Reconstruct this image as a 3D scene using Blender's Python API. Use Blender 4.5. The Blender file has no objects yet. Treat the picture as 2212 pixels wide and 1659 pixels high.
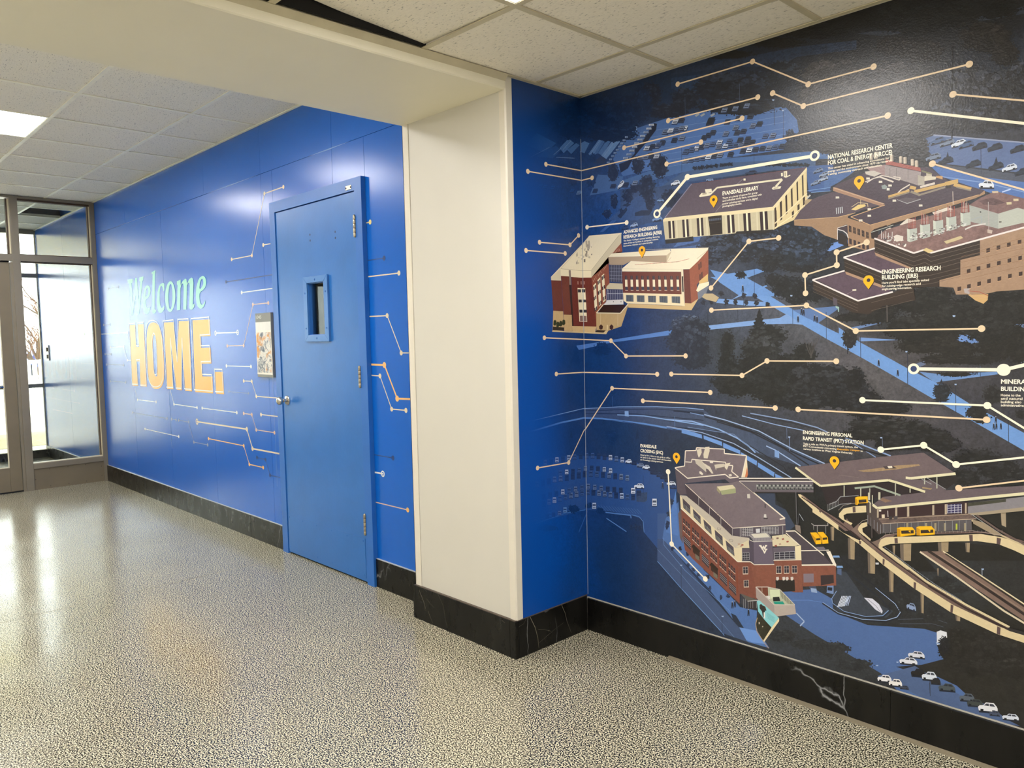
import bpy, bmesh, math, random
import numpy as np
from mathutils import Vector, Matrix
from mathutils.geometry import tessellate_polygon
random.seed(7)
PI = math.pi
SC = bpy.context.scene
COL = SC.collection

# ------------------------------------------------------------------ camera
FPX, CXP, CYP = 1660.0, 1106.0, 829.5
CAMH = 1.413
def _ray(x, y): return np.array([x - CXP, -(y - CYP), -FPX])
_ex = -_ray(-478., 757.); _ex /= np.linalg.norm(_ex)
_ey = _ray(2855., 683.); _ey /= np.linalg.norm(_ey)
_ey -= _ex * _ey.dot(_ex); _ey /= np.linalg.norm(_ey)
_ez = np.cross(_ex, _ey)
RW = np.array([_ex, _ey, _ez])                      # world = RW @ camera vector
cam = bpy.data.cameras.new('camera'); cam.sensor_width = 36.0; cam.lens = FPX / 2212 * 36
cam.clip_start = 0.02; cam.clip_end = 300
co = bpy.data.objects.new('camera', cam); COL.objects.link(co)
co.matrix_world = Matrix.Translation((0, 0, CAMH)) @ Matrix([list(r) for r in RW]).to_4x4()
SC.camera = co

# ------------------------------------------------------------------ world and exposure
SC.view_settings.view_transform = 'Standard'; SC.view_settings.look = 'None'
SC.view_settings.exposure = 0.46; SC.view_settings.gamma = 1.0; SC.view_settings.use_curve_mapping = False
W = bpy.data.worlds.new('sky'); SC.world = W; W.use_nodes = True
W.node_tree.nodes['Background'].inputs[0].default_value = (1.0, 0.985, 0.96, 1)
W.node_tree.nodes['Background'].inputs[1].default_value = 5.4
TROFFER = 19.0
TROFFER_COL = (1.0, 0.98, 0.955, 1)

# measured planes
YM = 2.726; XC = -2.372; YP = 2.253; YW = 2.388; XP = -3.10; XG = -8.622; XG2 = -11.06
ZR = 2.487; ZL = 2.827; ZB = 2.431
YN = -1.75; XE = 3.2                                # near wall, end wall behind the camera

# ------------------------------------------------------------------ helpers
def lin(c):
    c = [v / 255.0 for v in c]
    return [v / 12.92 if v <= .04045 else ((v + .055) / 1.055) ** 2.4 for v in c]
def px_y(x, y, Y):
    d = RW @ _ray(x, y); t = Y / d[1]; return (t * d[0], Y, CAMH + t * d[2])
def px_x(x, y, X):
    d = RW @ _ray(x, y); t = X / d[0]; return (X, t * d[1], CAMH + t * d[2])

class N:
    """tiny node tree builder"""
    def __init__(s, name):
        s.m = bpy.data.materials.new(name); s.m.use_nodes = True; s.t = s.m.node_tree
        s.b = s.t.nodes['Principled BSDF']; s.o = s.t.nodes['Material Output']
    def n(s, typ, **kw):
        nd = s.t.nodes.new(typ)
        for k, v in kw.items():
            if isinstance(k, str) and k.startswith('i_'):
                nd.inputs[int(k[2:])].default_value = v
            else: setattr(nd, k, v)
        return nd
    def l(s, a, b): s.t.links.new(a, b)
    def set(s, **kw):
        names = dict(col='Base Color', rough='Roughness', metal='Metallic', coat='Coat Weight', coatr='Coat Roughness', spec='Specular IOR Level', ior='IOR')
        for k, v in kw.items():
            s.b.inputs[names[k]].default_value = v
        return s
    def coords(s, scale=(1, 1, 1)):
        c = s.n('ShaderNodeTexCoord'); mp = s.n('ShaderNodeMapping'); mp.inputs['Scale'].default_value = scale
        s.l(c.outputs['Object'], mp.inputs['Vector']); return mp.outputs['Vector']
    def noise(s, scale, detail=3, rough=.5, vec=None, dist=0):
        nd = s.n('ShaderNodeTexNoise'); nd.inputs['Scale'].default_value = scale
        nd.inputs['Detail'].default_value = detail; nd.inputs['Roughness'].default_value = rough
        nd.inputs['Distortion'].default_value = dist
        if vec is not None: s.l(vec, nd.inputs['Vector'])
        return nd.outputs['Fac']
    def ramp(s, fac, stops, interp='LINEAR'):
        r = s.n('ShaderNodeValToRGB'); r.color_ramp.interpolation = interp
        e = r.color_ramp.elements
        while len(e) < len(stops): e.new(.5)
        for i, (p, c) in enumerate(stops):
            e[i].position = p; e[i].color = (*c, 1) if len(c) == 3 else c
        s.l(fac, r.inputs['Fac']); return r.outputs['Color']
    def bump(s, h, strength=.1, dist=.01):
        b = s.n('ShaderNodeBump'); b.inputs['Strength'].default_value = strength; b.inputs['Distance'].default_value = dist
        s.l(h, b.inputs['Height']); s.l(b.outputs['Normal'], s.b.inputs['Normal']); return b
def plain(name, rgb, rough=.5, metal=0, var=.06, bump=.0, scale=12, coat=0, bscale=None):
    m = N(name); c = lin(rgb); v = m.coords()
    f = m.noise(scale, 4, .55, v)
    lo = [x * (1 - var) for x in c]; hi = [min(1, x * (1 + var)) for x in c]
    m.l(m.ramp(f, [(.3, lo), (.7, hi)]), m.b.inputs['Base Color'])
    m.set(rough=rough, metal=metal, coat=coat)
    if bump: m.bump(m.noise(bscale or scale * 6, 3, .5, v), bump, .004)
    return m.m

def link(o, parent=None):
    COL.objects.link(o)
    if parent: o.parent = parent
    return o
def wloc(o):
    v = Vector((0, 0, 0))
    while o: v = v + o.location; o = o.parent
    return v
class MB:
    def __init__(s): s.v = []; s.f = []
    def add(s, vs, fs):
        b = len(s.v); s.v += [tuple(v) for v in vs]; s.f += [tuple(b + i for i in f) for f in fs]; return s
    def box(s, x0, x1, y0, y1, z0, z1):
        x0, x1 = sorted((x0, x1)); y0, y1 = sorted((y0, y1)); z0, z1 = sorted((z0, z1))
        return s.add([(x0,y0,z0),(x1,y0,z0),(x1,y1,z0),(x0,y1,z0),(x0,y0,z1),(x1,y0,z1),(x1,y1,z1),(x0,y1,z1)],
                     [(0,3,2,1),(4,5,6,7),(0,1,5,4),(1,2,6,5),(2,3,7,6),(3,0,4,7)])
    def prism(s, pts, axis, a, b):
        """pts 2D outline, extruded along axis ('x','y','z') from a to b"""
        n = len(pts)
        def P(p, t): return {'x': (t, p[0], p[1]), 'y': (p[0], t, p[1]), 'z': (p[0], p[1], t)}[axis]
        vs = [P(p, a) for p in pts] + [P(p, b) for p in pts]
        return s.add(vs, [tuple(range(n)), tuple(range(2*n-1, n-1, -1))] + [(i, (i+1) % n, n+(i+1) % n, n+i) for i in range(n)])
    def lathe(s, prof, center, axis='y', n=20):
        """prof: (radius, along) list"""
        vs = []; fs = []
        for r, h in prof:
            for k in range(n):
                a = 2*PI*k/n; c, d = r*math.cos(a), r*math.sin(a)
                o = {'y': (c, h, d), 'x': (h, c, d), 'z': (c, d, h)}[axis]
                vs.append(tuple(center[i]+o[i] for i in range(3)))
        for j in range(len(prof)-1):
            for k in range(n):
                fs.append((j*n+k, j*n+(k+1) % n, (j+1)*n+(k+1) % n, (j+1)*n+k))
        fs.append(tuple(range(n))); fs.append(tuple(range(len(prof)*n-1, (len(prof)-1)*n-1, -1)))
        return s.add(vs, fs)
    def tube(s, pts, rad, n=5):
        vs = []; fs = []
        for i, p in enumerate(pts):
            p = Vector(p); q = Vector(pts[min(i+1, len(pts)-1)]); o = Vector(pts[max(i-1, 0)])
            d = (q - o).normalized(); u = d.orthogonal().normalized(); w = d.cross(u)
            r = rad[i] if isinstance(rad, (list, tuple)) else rad
            for k in range(n):
                a = 2*PI*k/n; vs.append(tuple(p + u*(r*math.cos(a)) + w*(r*math.sin(a))))
        for i in range(len(pts)-1):
            for k in range(n):
                fs.append((i*n+k, i*n+(k+1) % n, (i+1)*n+(k+1) % n, (i+1)*n+k))
        return s.add(vs, fs)
    def build(s, name, mat, parent=None, bevel=0, smooth=False, fix=True):
        o0 = wloc(parent) if parent else Vector((0, 0, 0))
        me = bpy.data.meshes.new(name)
        me.from_pydata([(v[0]-o0.x, v[1]-o0.y, v[2]-o0.z) for v in s.v], [], s.f); me.update()
        if fix:
            bm = bmesh.new(); bm.from_mesh(me); bmesh.ops.recalc_face_normals(bm, faces=bm.faces)
            if bevel:
                bmesh.ops.bevel(bm, geom=[e for e in bm.edges], offset=bevel, segments=2, affect='EDGES', profile=.5)
            bm.to_mesh(me); bm.free()
        if smooth:
            for p in me.polygons: p.use_smooth = True
            try: me.set_sharp_from_angle(angle=math.radians(35))
            except Exception: pass
        me.materials.append(mat)
        return link(bpy.data.objects.new(name, me), parent)
def box(name, mat, parent, *b, bevel=0): return MB().box(*b).build(name, mat, parent, bevel=bevel)
def tag(o, label=None, cat=None, group=None, kind=None):
    if label: o['label'] = label
    if cat: o['category'] = cat
    if group: o['group'] = group
    if kind: o['kind'] = kind
    return o
def empty(name, loc, label=None, cat=None, group=None, kind=None):
    o = bpy.data.objects.new(name, None); o.location = loc; o.empty_display_size = .1; link(o)
    return tag(o, label, cat, group, kind)

# ------------------------------------------------------------------ materials
def mat_terrazzo():
    m = N('terrazzo'); v = m.coords()
    d1 = m.n('ShaderNodeTexNoise'); d1.inputs['Scale'].default_value = 190; d1.inputs['Detail'].default_value = 1.0
    m.l(v, d1.inputs['Vector'])
    base = m.ramp(d1.outputs['Fac'], [(.455, lin((16, 15, 12))), (.485, lin((50, 47, 38))), (.525, lin((200, 193, 166))), (.63, lin((224, 217, 190)))])
    big = m.noise(1.3, 3, .6, v)
    dirt = m.ramp(big, [(.3, (.86, .86, .86)), (.7, (1, 1, 1))])
    mx = m.n('ShaderNodeMix', data_type='RGBA', blend_type='MULTIPLY'); mx.inputs[0].default_value = 1
    m.l(base, mx.inputs[6]); m.l(dirt, mx.inputs[7]); m.l(mx.outputs[2], m.b.inputs['Base Color'])
    r = m.ramp(m.noise(2.2, 4, .6, v), [(.3, (.13,)*3), (.7, (.25,)*3)])
    m.l(r, m.b.inputs['Roughness'])
    m.set(ior=1.5); return m.m
def mat_ceiling_tile(name, rgb):
    m = N(name); v = m.coords(); c = lin(rgb)
    vs = m.coords((1, 3.2, 1)); vo = m.n('ShaderNodeTexNoise'); vo.inputs['Scale'].default_value = 60; vo.inputs['Detail'].default_value = 2
    m.l(vs, vo.inputs['Vector'])
    f = m.ramp(vo.outputs['Fac'], [(.30, [x*.50 for x in c]), (.36, [x*.96 for x in c]), (.75, [min(1, x*1.03) for x in c])])
    m.l(f, m.b.inputs['Base Color']); m.set(rough=.95, spec=.1)
    m.bump(vo.outputs['Fac'], .35, .003); return m.m
def mat_marble():
    m = N('black_marble'); v = m.coords()
    w = m.n('ShaderNodeTexVoronoi', feature='DISTANCE_TO_EDGE'); w.inputs['Scale'].default_value = 3.6
    nz = m.n('ShaderNodeTexNoise'); nz.inputs['Scale'].default_value = 3.2; nz.inputs['Detail'].default_value = 5
    m.l(v, nz.inputs['Vector'])
    v = m.coords((1.0, 1.0, .38))
    mixv = m.n('ShaderNodeMix', data_type='VECTOR'); mixv.inputs[0].default_value = .12
    m.l(v, mixv.inputs[4]); m.l(nz.outputs['Color'], mixv.inputs[5]); m.l(mixv.outputs[1], w.inputs['Vector'])
    vein = m.ramp(w.outputs['Distance'], [(0, (.30,)*3), (.0035, (.07,)*3), (.008, (0, 0, 0))])
    msk = m.ramp(m.noise(2.0, 2, .5, v), [(.55, (0, 0, 0)), (.63, (1, 1, 1))])
    mv = m.n('ShaderNodeMix', data_type='RGBA', blend_type='MULTIPLY'); mv.inputs[0].default_value = 1
    m.l(vein, mv.inputs[6]); m.l(msk, mv.inputs[7])
    base = m.ramp(m.noise(9, 5, .65, v), [(.35, (.0035, .0032, .003)), (.75, (.012, .011, .009))])
    ad = m.n('ShaderNodeMix', data_type='RGBA', blend_type='ADD'); ad.inputs[0].default_value = 1
    m.l(base, ad.inputs[6]); m.l(mv.outputs[2], ad.inputs[7]); m.l(ad.outputs[2], m.b.inputs['Base Color'])
    m.l(m.ramp(m.noise(14, 4, .6, v), [(.3, (.22,)*3), (.7, (.38,)*3)]), m.b.inputs['Roughness'])
    m.set(spec=.28); return m.m
def mat_bluewall():
    m = N('blue_laminate'); v = m.coords()
    c1 = lin((5, 92, 190)); c2 = lin((7, 97, 197))
    m.l(m.ramp(m.noise(.9, 2, .5, v), [(.3, c1), (.7, c2)]), m.b.inputs['Base Color'])
    m.set(rough=.235, ior=1.5)
    m.bump(m.noise(1.6, 2, .4, v), .16, .02); return m.m
def mat_glass(name='window_glass', tint=(.93, .96, .95)):
    m = N(name); t = m.t
    tr = m.n('ShaderNodeBsdfTransparent'); tr.inputs[0].default_value = (*tint, 1)
    gl = m.n('ShaderNodeBsdfGlossy'); gl.inputs['Roughness'].default_value = .02
    fr = m.n('ShaderNodeFresnel'); fr.inputs['IOR'].default_value = 1.45
    mx = m.n('ShaderNodeMixShader'); m.l(fr.outputs[0], mx.inputs[0]); m.l(tr.outputs[0], mx.inputs[1]); m.l(gl.outputs[0], mx.inputs[2])
    m.l(mx.outputs[0], m.o.inputs['Surface']); return m.m
def mat_emit(name, col, s):
    m = N(name); m.b.inputs['Base Color'].default_value = (.9, .9, .88, 1)
    m.b.inputs['Emission Color'].default_value = col; m.b.inputs['Emission Strength'].default_value = s; return m.m
M_FLOOR = mat_terrazzo()
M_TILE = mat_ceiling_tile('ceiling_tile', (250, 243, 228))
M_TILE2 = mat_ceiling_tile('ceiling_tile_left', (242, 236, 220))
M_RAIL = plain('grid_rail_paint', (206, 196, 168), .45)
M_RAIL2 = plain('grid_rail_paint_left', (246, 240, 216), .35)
M_MARBLE = mat_marble()
M_BLUE = mat_bluewall()
M_CREAM = plain('cream_panel', (204, 199, 187), .38, var=.015, bump=.04, scale=3, bscale=90)
M_TRIM = plain('cream_trim', (216, 208, 192), .42, var=.02)
M_BEAM = plain('cream_paint', (238, 231, 208), .6, var=.02, bump=.05, scale=2, bscale=60)
M_WALL = plain('cream_wall', (238, 232, 216), .7, var=.02, bump=.05, scale=2, bscale=70)
M_DOOR = plain('blue_door_paint', (40, 104, 178), .30, var=.07, bump=.10, scale=5, bscale=45)
M_DFRAME = plain('blue_frame_paint', (38, 102, 182), .34, var=.06, bump=.09, scale=6, bscale=55)
M_ALU = plain('bronze_grey_metal', (132, 124, 110), .38, metal=.35, var=.06, scale=4)
M_ALU2 = plain('beige_metal_panel', (120, 110, 92), .45, metal=.2, var=.07, scale=4)
M_BEAD = plain('glazing_bead', (214, 206, 180), .4)
M_GASKET = plain('brown_gasket', (74, 58, 44), .6)
M_CHROME = plain('satin_chrome', (205, 200, 192), .22, metal=1, var=.03)
M_STEEL = plain('worn_steel', (168, 158, 138), .35, metal=.9, var=.25, scale=40)
M_DARK = plain('dark_gap', (12, 11, 12), .8)
M_SILVER = plain('silver_strip', (205, 204, 198), .35, metal=.3)
M_GLASS = mat_glass()
M_LIGHT = mat_emit('light_diffuser', TROFFER_COL, TROFFER)

# ------------------------------------------------------------------ floor
fl = MB().box(XG2 - .1, XE, YN, YM + .05, -.12, 0).build('floor', M_FLOOR); tag(fl, kind='structure')
M_JOINT = plain('divider_strip', (120, 112, 92), .4)
for i, (a, b) in enumerate([((2024, 1627), (1995, 1657)), ((2100, 1559), (1960, 1700))][:1]):
    pass
tr = MB().box(-.80, -.797, YN, YM - .02, 0, .0006).build('divider_strip', M_JOINT, fl)
tr = MB().box(-4.60, -4.597, YN, YP, 0, .0006).build('divider_strip', M_JOINT, fl)

# ------------------------------------------------------------------ walls
DX0, DX1, DZT = -4.735, -3.648, 2.296            # door frame outline
wl = tag(MB().box(XG2, DX0 + .03, YW + .012, YW + .17, 0, 3.1).box(DX1 - .03, XP + .4, YW + .012, YW + .17, 0, 3.1)
         .box(DX0 + .03, DX1 - .03, YW + .012, YW + .17, DZT - .03, 3.1).build('wall_left', M_BLUE), kind='structure')
# laminate sheets, each its own piece with a fine joint round it
xs_low = [XG, -7.65, -6.755, -5.835, -4.895]
ZJ = 2.512; g = .0012
def sheet(x0, x1, z0, z1, tilt=0.0):
    y = YW
    MB().add([(x0+g, y, z0+g), (x1-g, y, z0+g), (x1-g, y+tilt, z1-g), (x0+g, y+tilt*.5, z1-g), (x0+g, y+.0115, z0+g), (x1-g, y+.0115, z0+g), (x1-g, y+.0115, z1-g), (x0+g, y+.0115, z1-g)],
        [(0,1,2,3),(4,7,6,5),(0,4,5,1),(1,5,6,2),(2,6,7,3),(3,7,4,0)]).build('wall_panel', M_BLUE, wl)
for a, b in zip(xs_low[:-1], xs_low[1:]): sheet(a, b, .158, ZJ, random.uniform(-.0, .003))
sheet(-4.895, DX0 + .002, .158, ZJ); sheet(DX1 - .002, XP, .158, ZJ)
sheet(DX0 + .002, -3.985, DZT - .002, ZJ); sheet(-3.985, DX1 - .002, DZT - .002, ZJ)
xs_up = [XG, -7.65, -5.835, -4.895, -3.985, XP]
for a, b in zip(xs_up[:-1], xs_up[1:]): sheet(a, b, ZJ, ZL, .002)
# glare along the sheet joints, painted as pale blue strips
M_GLARE = plain('seam_glare', (120, 160, 214), .3, var=.1)
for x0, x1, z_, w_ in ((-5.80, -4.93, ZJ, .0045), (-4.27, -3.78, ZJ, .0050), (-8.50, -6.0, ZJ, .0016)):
    MB().add([(x0, YW-.0004, z_), ((x0+x1)/2, YW-.0012, z_-w_), (x1, YW-.0004, z_), ((x0+x1)/2, YW-.0012, z_+w_*.4)], [(0,1,2,3)]).build('seam_glare', M_GLARE, wl)
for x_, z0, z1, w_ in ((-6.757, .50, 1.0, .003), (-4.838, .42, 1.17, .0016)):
    MB().add([(x_-w_, YW-.0006, z1), (x_+w_, YW-.0006, z1), (x_+w_*.4, YW-.0006, z0), (x_-w_*.4, YW-.0006, z0)], [(0,1,2,3)]).build('seam_glare', M_GLARE, wl)
for a, b in [(XG2 + .02, -9.84), (-9.84, XG - .03)]: sheet(a, b, .138, ZL)
# mural wall and its short return
wr = tag(MB().box(XC + .0, XE, YM + .001, YM + .16, 0, 2.9).build('wall_right', M_CREAM), kind='structure')
wn = tag(MB().box(XC - .14, XC - .001, YP + .02, YM + .16, 0, 2.9).build('wall_return', M_CREAM), kind='structure')
wk = tag(MB().box(XG2 - .1, XE + .1, YN - .15, YN, 0, 3.1).build('wall_near', M_WALL), kind='structure')
we = tag(MB().box(XE, XE + .12, YN, YM + .1, 0, .25).box(XE, XE + .12, YN, YM + .1, 2.40, 3.1).box(XE, XE + .12, YN, YN + .25, .25, 2.40).box(XE, XE + .12, YM - .2, YM + .1, .25, 2.40).build('wall_end', M_WALL), kind='structure')  # end wall left open for the added fill window
# pilaster clad in cream sheet
pl = empty('pilaster', ((XP + XC) / 2, YP, 0), kind='structure')
MB().box(XP + .002, XC - .003, YP + .004, YW + .16, .0, ZR).build('pilaster_core', M_CREAM, pl)
box('face_panel', M_CREAM, pl, XP + .048, XC - .036, YP, YP + .004, .166, ZB)
MB().box(XP, XP + .046, YP - .003, YP + .004, .166, ZB).box(XP, XP + .003, YP - .003, YW, .166, ZB).build('edge_trim', M_TRIM, pl)
MB().prism([(XC - .036, YP - .003), (XC - .004, YP - .003), (XC + .002, YP + .003), (XC + .002, YP + .036), (XC - .002, YP + .036), (XC - .002, YP + .004), (XC - .036, YP + .004)], 'z', .166, ZR - .004).build('corner_trim', M_TRIM, pl)
MB().box(XP + .046, XP + .048, YP + .001, YP + .002, .166, ZB).build('shadow_joint', M_DARK, pl)
# beam over the opening
bp = [(XP, ZB), (XC - .006, ZB), (XC, ZB + .004), (XC, ZR - .012), (XC - .004, ZR - .004), (XC - .03, 2.95), (XP, 2.95)]
bm_ = tag(MB().prism(bp, 'y', YN, YP + .004).build('beam', M_BEAM), kind='structure')
MB().prism([(XC, ZR - .022), (XC + .003, ZR - .020), (XC + .022, ZR - .002), (XC + .022, ZR), (XC, ZR)], 'y', YN, YP).build('beam_edge_rail', M_RAIL, bm_)

# ------------------------------------------------------------------ baseboards of black marble
def slabs(name, spans, mk, ht, top=None):
    root = empty(name, mk[2], kind='structure')
    for a, b in spans:
        mk[0](a, b, ht).build('marble_slab', M_MARBLE, root, bevel=.0012)
    if top: top(root)
    return root
def bx_x(y):    # slabs along X, front face at y
    return (lambda a, b, h: MB().box(a + .0006, b - .0006, y, y + .02, 0, h), None, ((0, y, 0)))
W1B = YW - .014
bl = slabs('baseboard_left', [(XG + .01, -8.05), (-8.05, -6.45), (-6.45, -5.24), (-5.24, DX0), (DX1, XP)], bx_x(W1B), .160)
MB().box(XG + .01, DX0, W1B + .003, YW, .160, .1625).box(DX1, XP, W1B + .003, YW, .160, .1625).build('cap_strip', M_SILVER, bl)
MB().box(XG2 + .02, XG - .04, W1B, W1B + .02, 0, .136).build('marble_slab', M_MARBLE, bl)
MB().box(XG2 + .02, XG - .04, W1B + .002, YW, .136, .139).build('cap_strip', M_SILVER, bl)
bp_ = slabs('baseboard_pilaster', [(XP - .008, XP + .012), (XP + .012, XC - .028), (XC - .028, XC + .008)], bx_x(YP - .016), .166)
MB().box(XC - .012, XC + .008, YP + .005, YM - .016, 0, .166).build('marble_slab', M_MARBLE, bp_, bevel=.0012)
MB().box(XP - .008, XP + .004, YP + .004, YW - .014, 0, .166).build('marble_slab', M_MARBLE, bp_, bevel=.001)
MB().box(XP, XC, YP - .013, YP, .166, .1685).box(XC, XC + .006, YP, YM - .01, .166, .168).build('cap_strip', plain('cap_dark', (82, 70, 60), .5), bp_)
br = slabs('baseboard_right', [(XC + .008, -.985), (-.985, .55), (.55, 2.0), (2.0, XE)], bx_x(YM - .016), .152)
MB().box(XC, XE, YM - .005, YM, .152, .1545).build('cap_strip', plain('caulk_line', (176, 172, 160), .5), br)
MB().prism([(YM - .030, 0), (YM - .028, .006), (YM - .016, .010), (YM - .016, 0)], 'x', -1.9, XE).build('sealant_bead', plain('sealant', (120, 110, 90), .6), br)
MB().box(XC + .0005, XC + .002, YM - .0022, YM - .0005, .168, 2.30).build('corner_seam', plain('seam_white', (150, 160, 178), .5), wr)

# pale calcite veins of the marble
M_VEIN = plain('calcite_vein', (120, 112, 98), .45)
def vein(pts, parent, w, f):
    P_ = [Vector(f(x, y)) for x, y in pts]; m_ = MB()
    for k in range(len(P_)-1):
        a, b = P_[k], P_[k+1]; d = (b-a).normalized(); wx = w*(1 - .25*k)
        n_ = d.cross(Vector((0, -1, 0)) if abs(a.y-b.y) < 1e-6 else Vector((1, 0, 0))).normalized()*wx/2
        m_.add([a-n_, a+n_, b+n_*.8, b-n_*.8], [(0, 1, 2, 3)])
    return m_.build('vein', M_VEIN, parent)
vz = lambda *a: [(860 + a[i]*.226, 1160 + a[i+1]*.226) for i in range(0, len(a), 2)]
ff = lambda x, y: px_y(x, y, YP - .0165); fr_ = lambda x, y: px_x(x, y, XC + .0085)
for q, w in ((vz(200,505, 245,620, 262,690), .0022), (vz(285,705, 310,770, 332,825), .0018), (vz(380,545, 432,660, 450,780, 470,870), .0012), (vz(272,590, 310,640, 345,676), .0012), (vz(245,490, 275,525), .001), (vz(990,795, 1020,822), .0014)): vein(q, bp_, w, ff)
for q, w in ((vz(1262,765, 1310,865, 1335,960, 1346,1060), .0034), (vz(1562,650, 1598,730, 1612,800, 1655,915), .0020), (vz(1350,1010, 1430,940, 1500,880, 1580,820), .0008), (vz(1225,780, 1200,830, 1150,862), .0008), (vz(1340,885, 1400,885, 1460,900), .0010)): vein(q, bp_, w, fr_)
for q, w in (([(545,1115), (547,1132), (550,1146)], .004), ([(82,1060), (85,1072)], .002)): vein(q, bl, w, lambda x, y: px_y(x, y, W1B - .0006))
# ------------------------------------------------------------------ ceilings
MB().box(XC + .0235, XC + .028, YN, YM - .4, ZR + .005, ZR + .24).build('slot_shade_board', M_DARK, bm_)  # dark board added so the slot by the loose tile looks shaded
cl = empty('ceiling', (-1, 0, ZR), kind='structure')
MB().box(XG2 - .1, XE, YN - .1, YM + .1, 3.1, 3.2).box(XC + .3, XE, YN, YM, ZR + .25, ZR + .26).build('roof_slab', M_DARK, cl)
GW = .024
def lights_for(spots):
    return {(round(x, 2), round(y, 2)) for x, y in spots}
def grid(root, xs, ys, z, tilemat, lights, skip=(), tilt=None, M_RAIL=None):
    M_RAIL = M_RAIL or globals()['M_RAIL']
    """xs, ys: line positions; tiles between them"""
    for x in xs[1:-1]:
        MB().box(x - GW/2, x + GW/2, ys[0], ys[-1], z, z + .004).box(x - .001, x + .001, ys[0], ys[-1], z + .004, z + .03).build('grid_rail', M_RAIL, root)
    for y in ys[1:-1]:
        for x0, x1 in zip(xs[:-1], xs[1:]):
            MB().box(x0 + GW/2, x1 - GW/2, y - GW/2, y + GW/2, z + .0006, z + .004).build('grid_rail', M_RAIL, root)
    # wall angle
    MB().box(xs[0], xs[-1], ys[-1] - .02, ys[-1], z - .001, z + .003).box(xs[0], xs[-1], ys[-1] - .0015, ys[-1], z - .0005, z + .02).build('wall_angle', M_RAIL, root)
    MB().box(xs[0], xs[0] + .018, ys[0], ys[-1], z - .001, z + .003).box(xs[-1] - .018, xs[-1], ys[0], ys[-1], z - .001, z + .003).build('wall_angle', M_RAIL, root)
    for i, (x0, x1) in enumerate(zip(xs[:-1], xs[1:])):
        for j, (y0, y1) in enumerate(zip(ys[:-1], ys[1:])):
            if (i, j) in skip: continue
            if (i, j) in lights: continue
            h = random.uniform(.0044, .0056); m_ = .0035
            t = (tilt or {}).get((i, j), (0, 0, 0, 0))
            b = [(x0+m_+(t[4] if len(t) > 4 else 0), y0+m_, z+h+t[0]), (x1-m_, y0+m_, z+h+t[1]), (x1-m_, y1-m_, z+h+t[2]), (x0+m_, y1-m_, z+h+t[3])]
            MB().add(b + [(p[0], p[1], p[2] + .015) for p in b], [(0,3,2,1),(4,5,6,7),(0,1,5,4),(1,2,6,5),(2,3,7,6),(3,0,4,7)]).build('ceiling_tile', tilemat, root)
def troffer(x0, x1, y0, y1, z, label, group=None):
    t = empty('ceiling_light', ((x0+x1)/2, (y0+y1)/2, z), label, 'light', group)
    a = .016
    f = MB()
    for bx in [(x0+.005, x0+a, y0+.005, y1-.005), (x1-a, x1-.005, y0+.005, y1-.005), (x0+a, x1-a, y0+.005, y0+a), (x0+a, x1-a, y1-a, y1-.005)]:
        f.box(*bx, z+.002, z+.07)
    f.box(x0+.01, x1-.01, y0+.01, y1-.01, z+.06, z+.07)
    f.build('frame', M_BEAD, t)
    MB().box(x0+a, x1-a, y0+a, y1-a, z+.006, z+.012).build('diffuser', M_LIGHT, t)
    return t
ST = .61
xr = [XC] + [-1.857 + ST*k for k in range(9)]; xr = [x for x in xr if x < XE - .1] + [XE]
yr = [YM] + [2.430 - ST*k for k in range(7)]; yr = [y for y in yr if y > YN + .1] + [YN]; yr = yr[::-1]
jl = yr.index(min(yr, key=lambda y: abs(y - 1.21)))
litR = {(1, jl), (4, jl), (7, jl), (1, jl-3), (4, jl-3)}
tl = {(0, jl): (.0, .0, .0, .0)}
# the loose tile by the beam sits tipped up, leaving a dark slot
jb = jl
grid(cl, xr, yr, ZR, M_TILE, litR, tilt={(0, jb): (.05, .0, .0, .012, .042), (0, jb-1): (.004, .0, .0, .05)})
RL = ['recessed ceiling light cut off at the top edge, nearest the beam', 'recessed ceiling light above the mural, out past the frame', 'recessed ceiling light at the far end of the mural wall', 'recessed ceiling light behind the camera by the beam', 'recessed ceiling light behind the camera over the open floor']
for n_, (i, j) in enumerate(sorted(litR)):
    troffer(xr[i], xr[i+1], yr[j], yr[j+1], ZR, RL[n_], 'recessed lights over the mural')
cl2 = empty('ceiling_lower_hall', (-6, 0, ZL), kind='structure')
SL = .625
xl = [XG] + [-8.025 + SL*k for k in range(8)]; xl = [x for x in xl if x < XP - .1] + [XP]
yl = [YW] + [1.955 - .635*k for k in range(7)]; yl = [y for y in yl if y > YN + .1] + [YN]; yl = yl[::-1]
ja = yl.index(min(yl, key=lambda y: abs(y - .685)))
ia = xl.index(min(xl, key=lambda x: abs(x + 6.15)))
litL = {(ia, ja), (ia - 3, ja), (ia + 3, ja), (ia, ja - 3), (ia + 3, ja - 3)}
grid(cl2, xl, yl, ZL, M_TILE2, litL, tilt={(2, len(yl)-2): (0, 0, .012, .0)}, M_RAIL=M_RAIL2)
LL = {(ia, ja): 'glowing square ceiling light at the left edge of the picture', (ia-3, ja): 'square ceiling light just inside the glazed entrance', (ia+3, ja): 'square ceiling light hidden behind the cream beam', (ia, ja-3): 'square ceiling light on the near side of the left hall', (ia+3, ja-3): 'square ceiling light near side, beside the beam'}
for k in sorted(litL): troffer(xl[k[0]], xl[k[0]+1], yl[k[1]], yl[k[1]+1], ZL, LL[k], 'square lights of the left hall')
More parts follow.
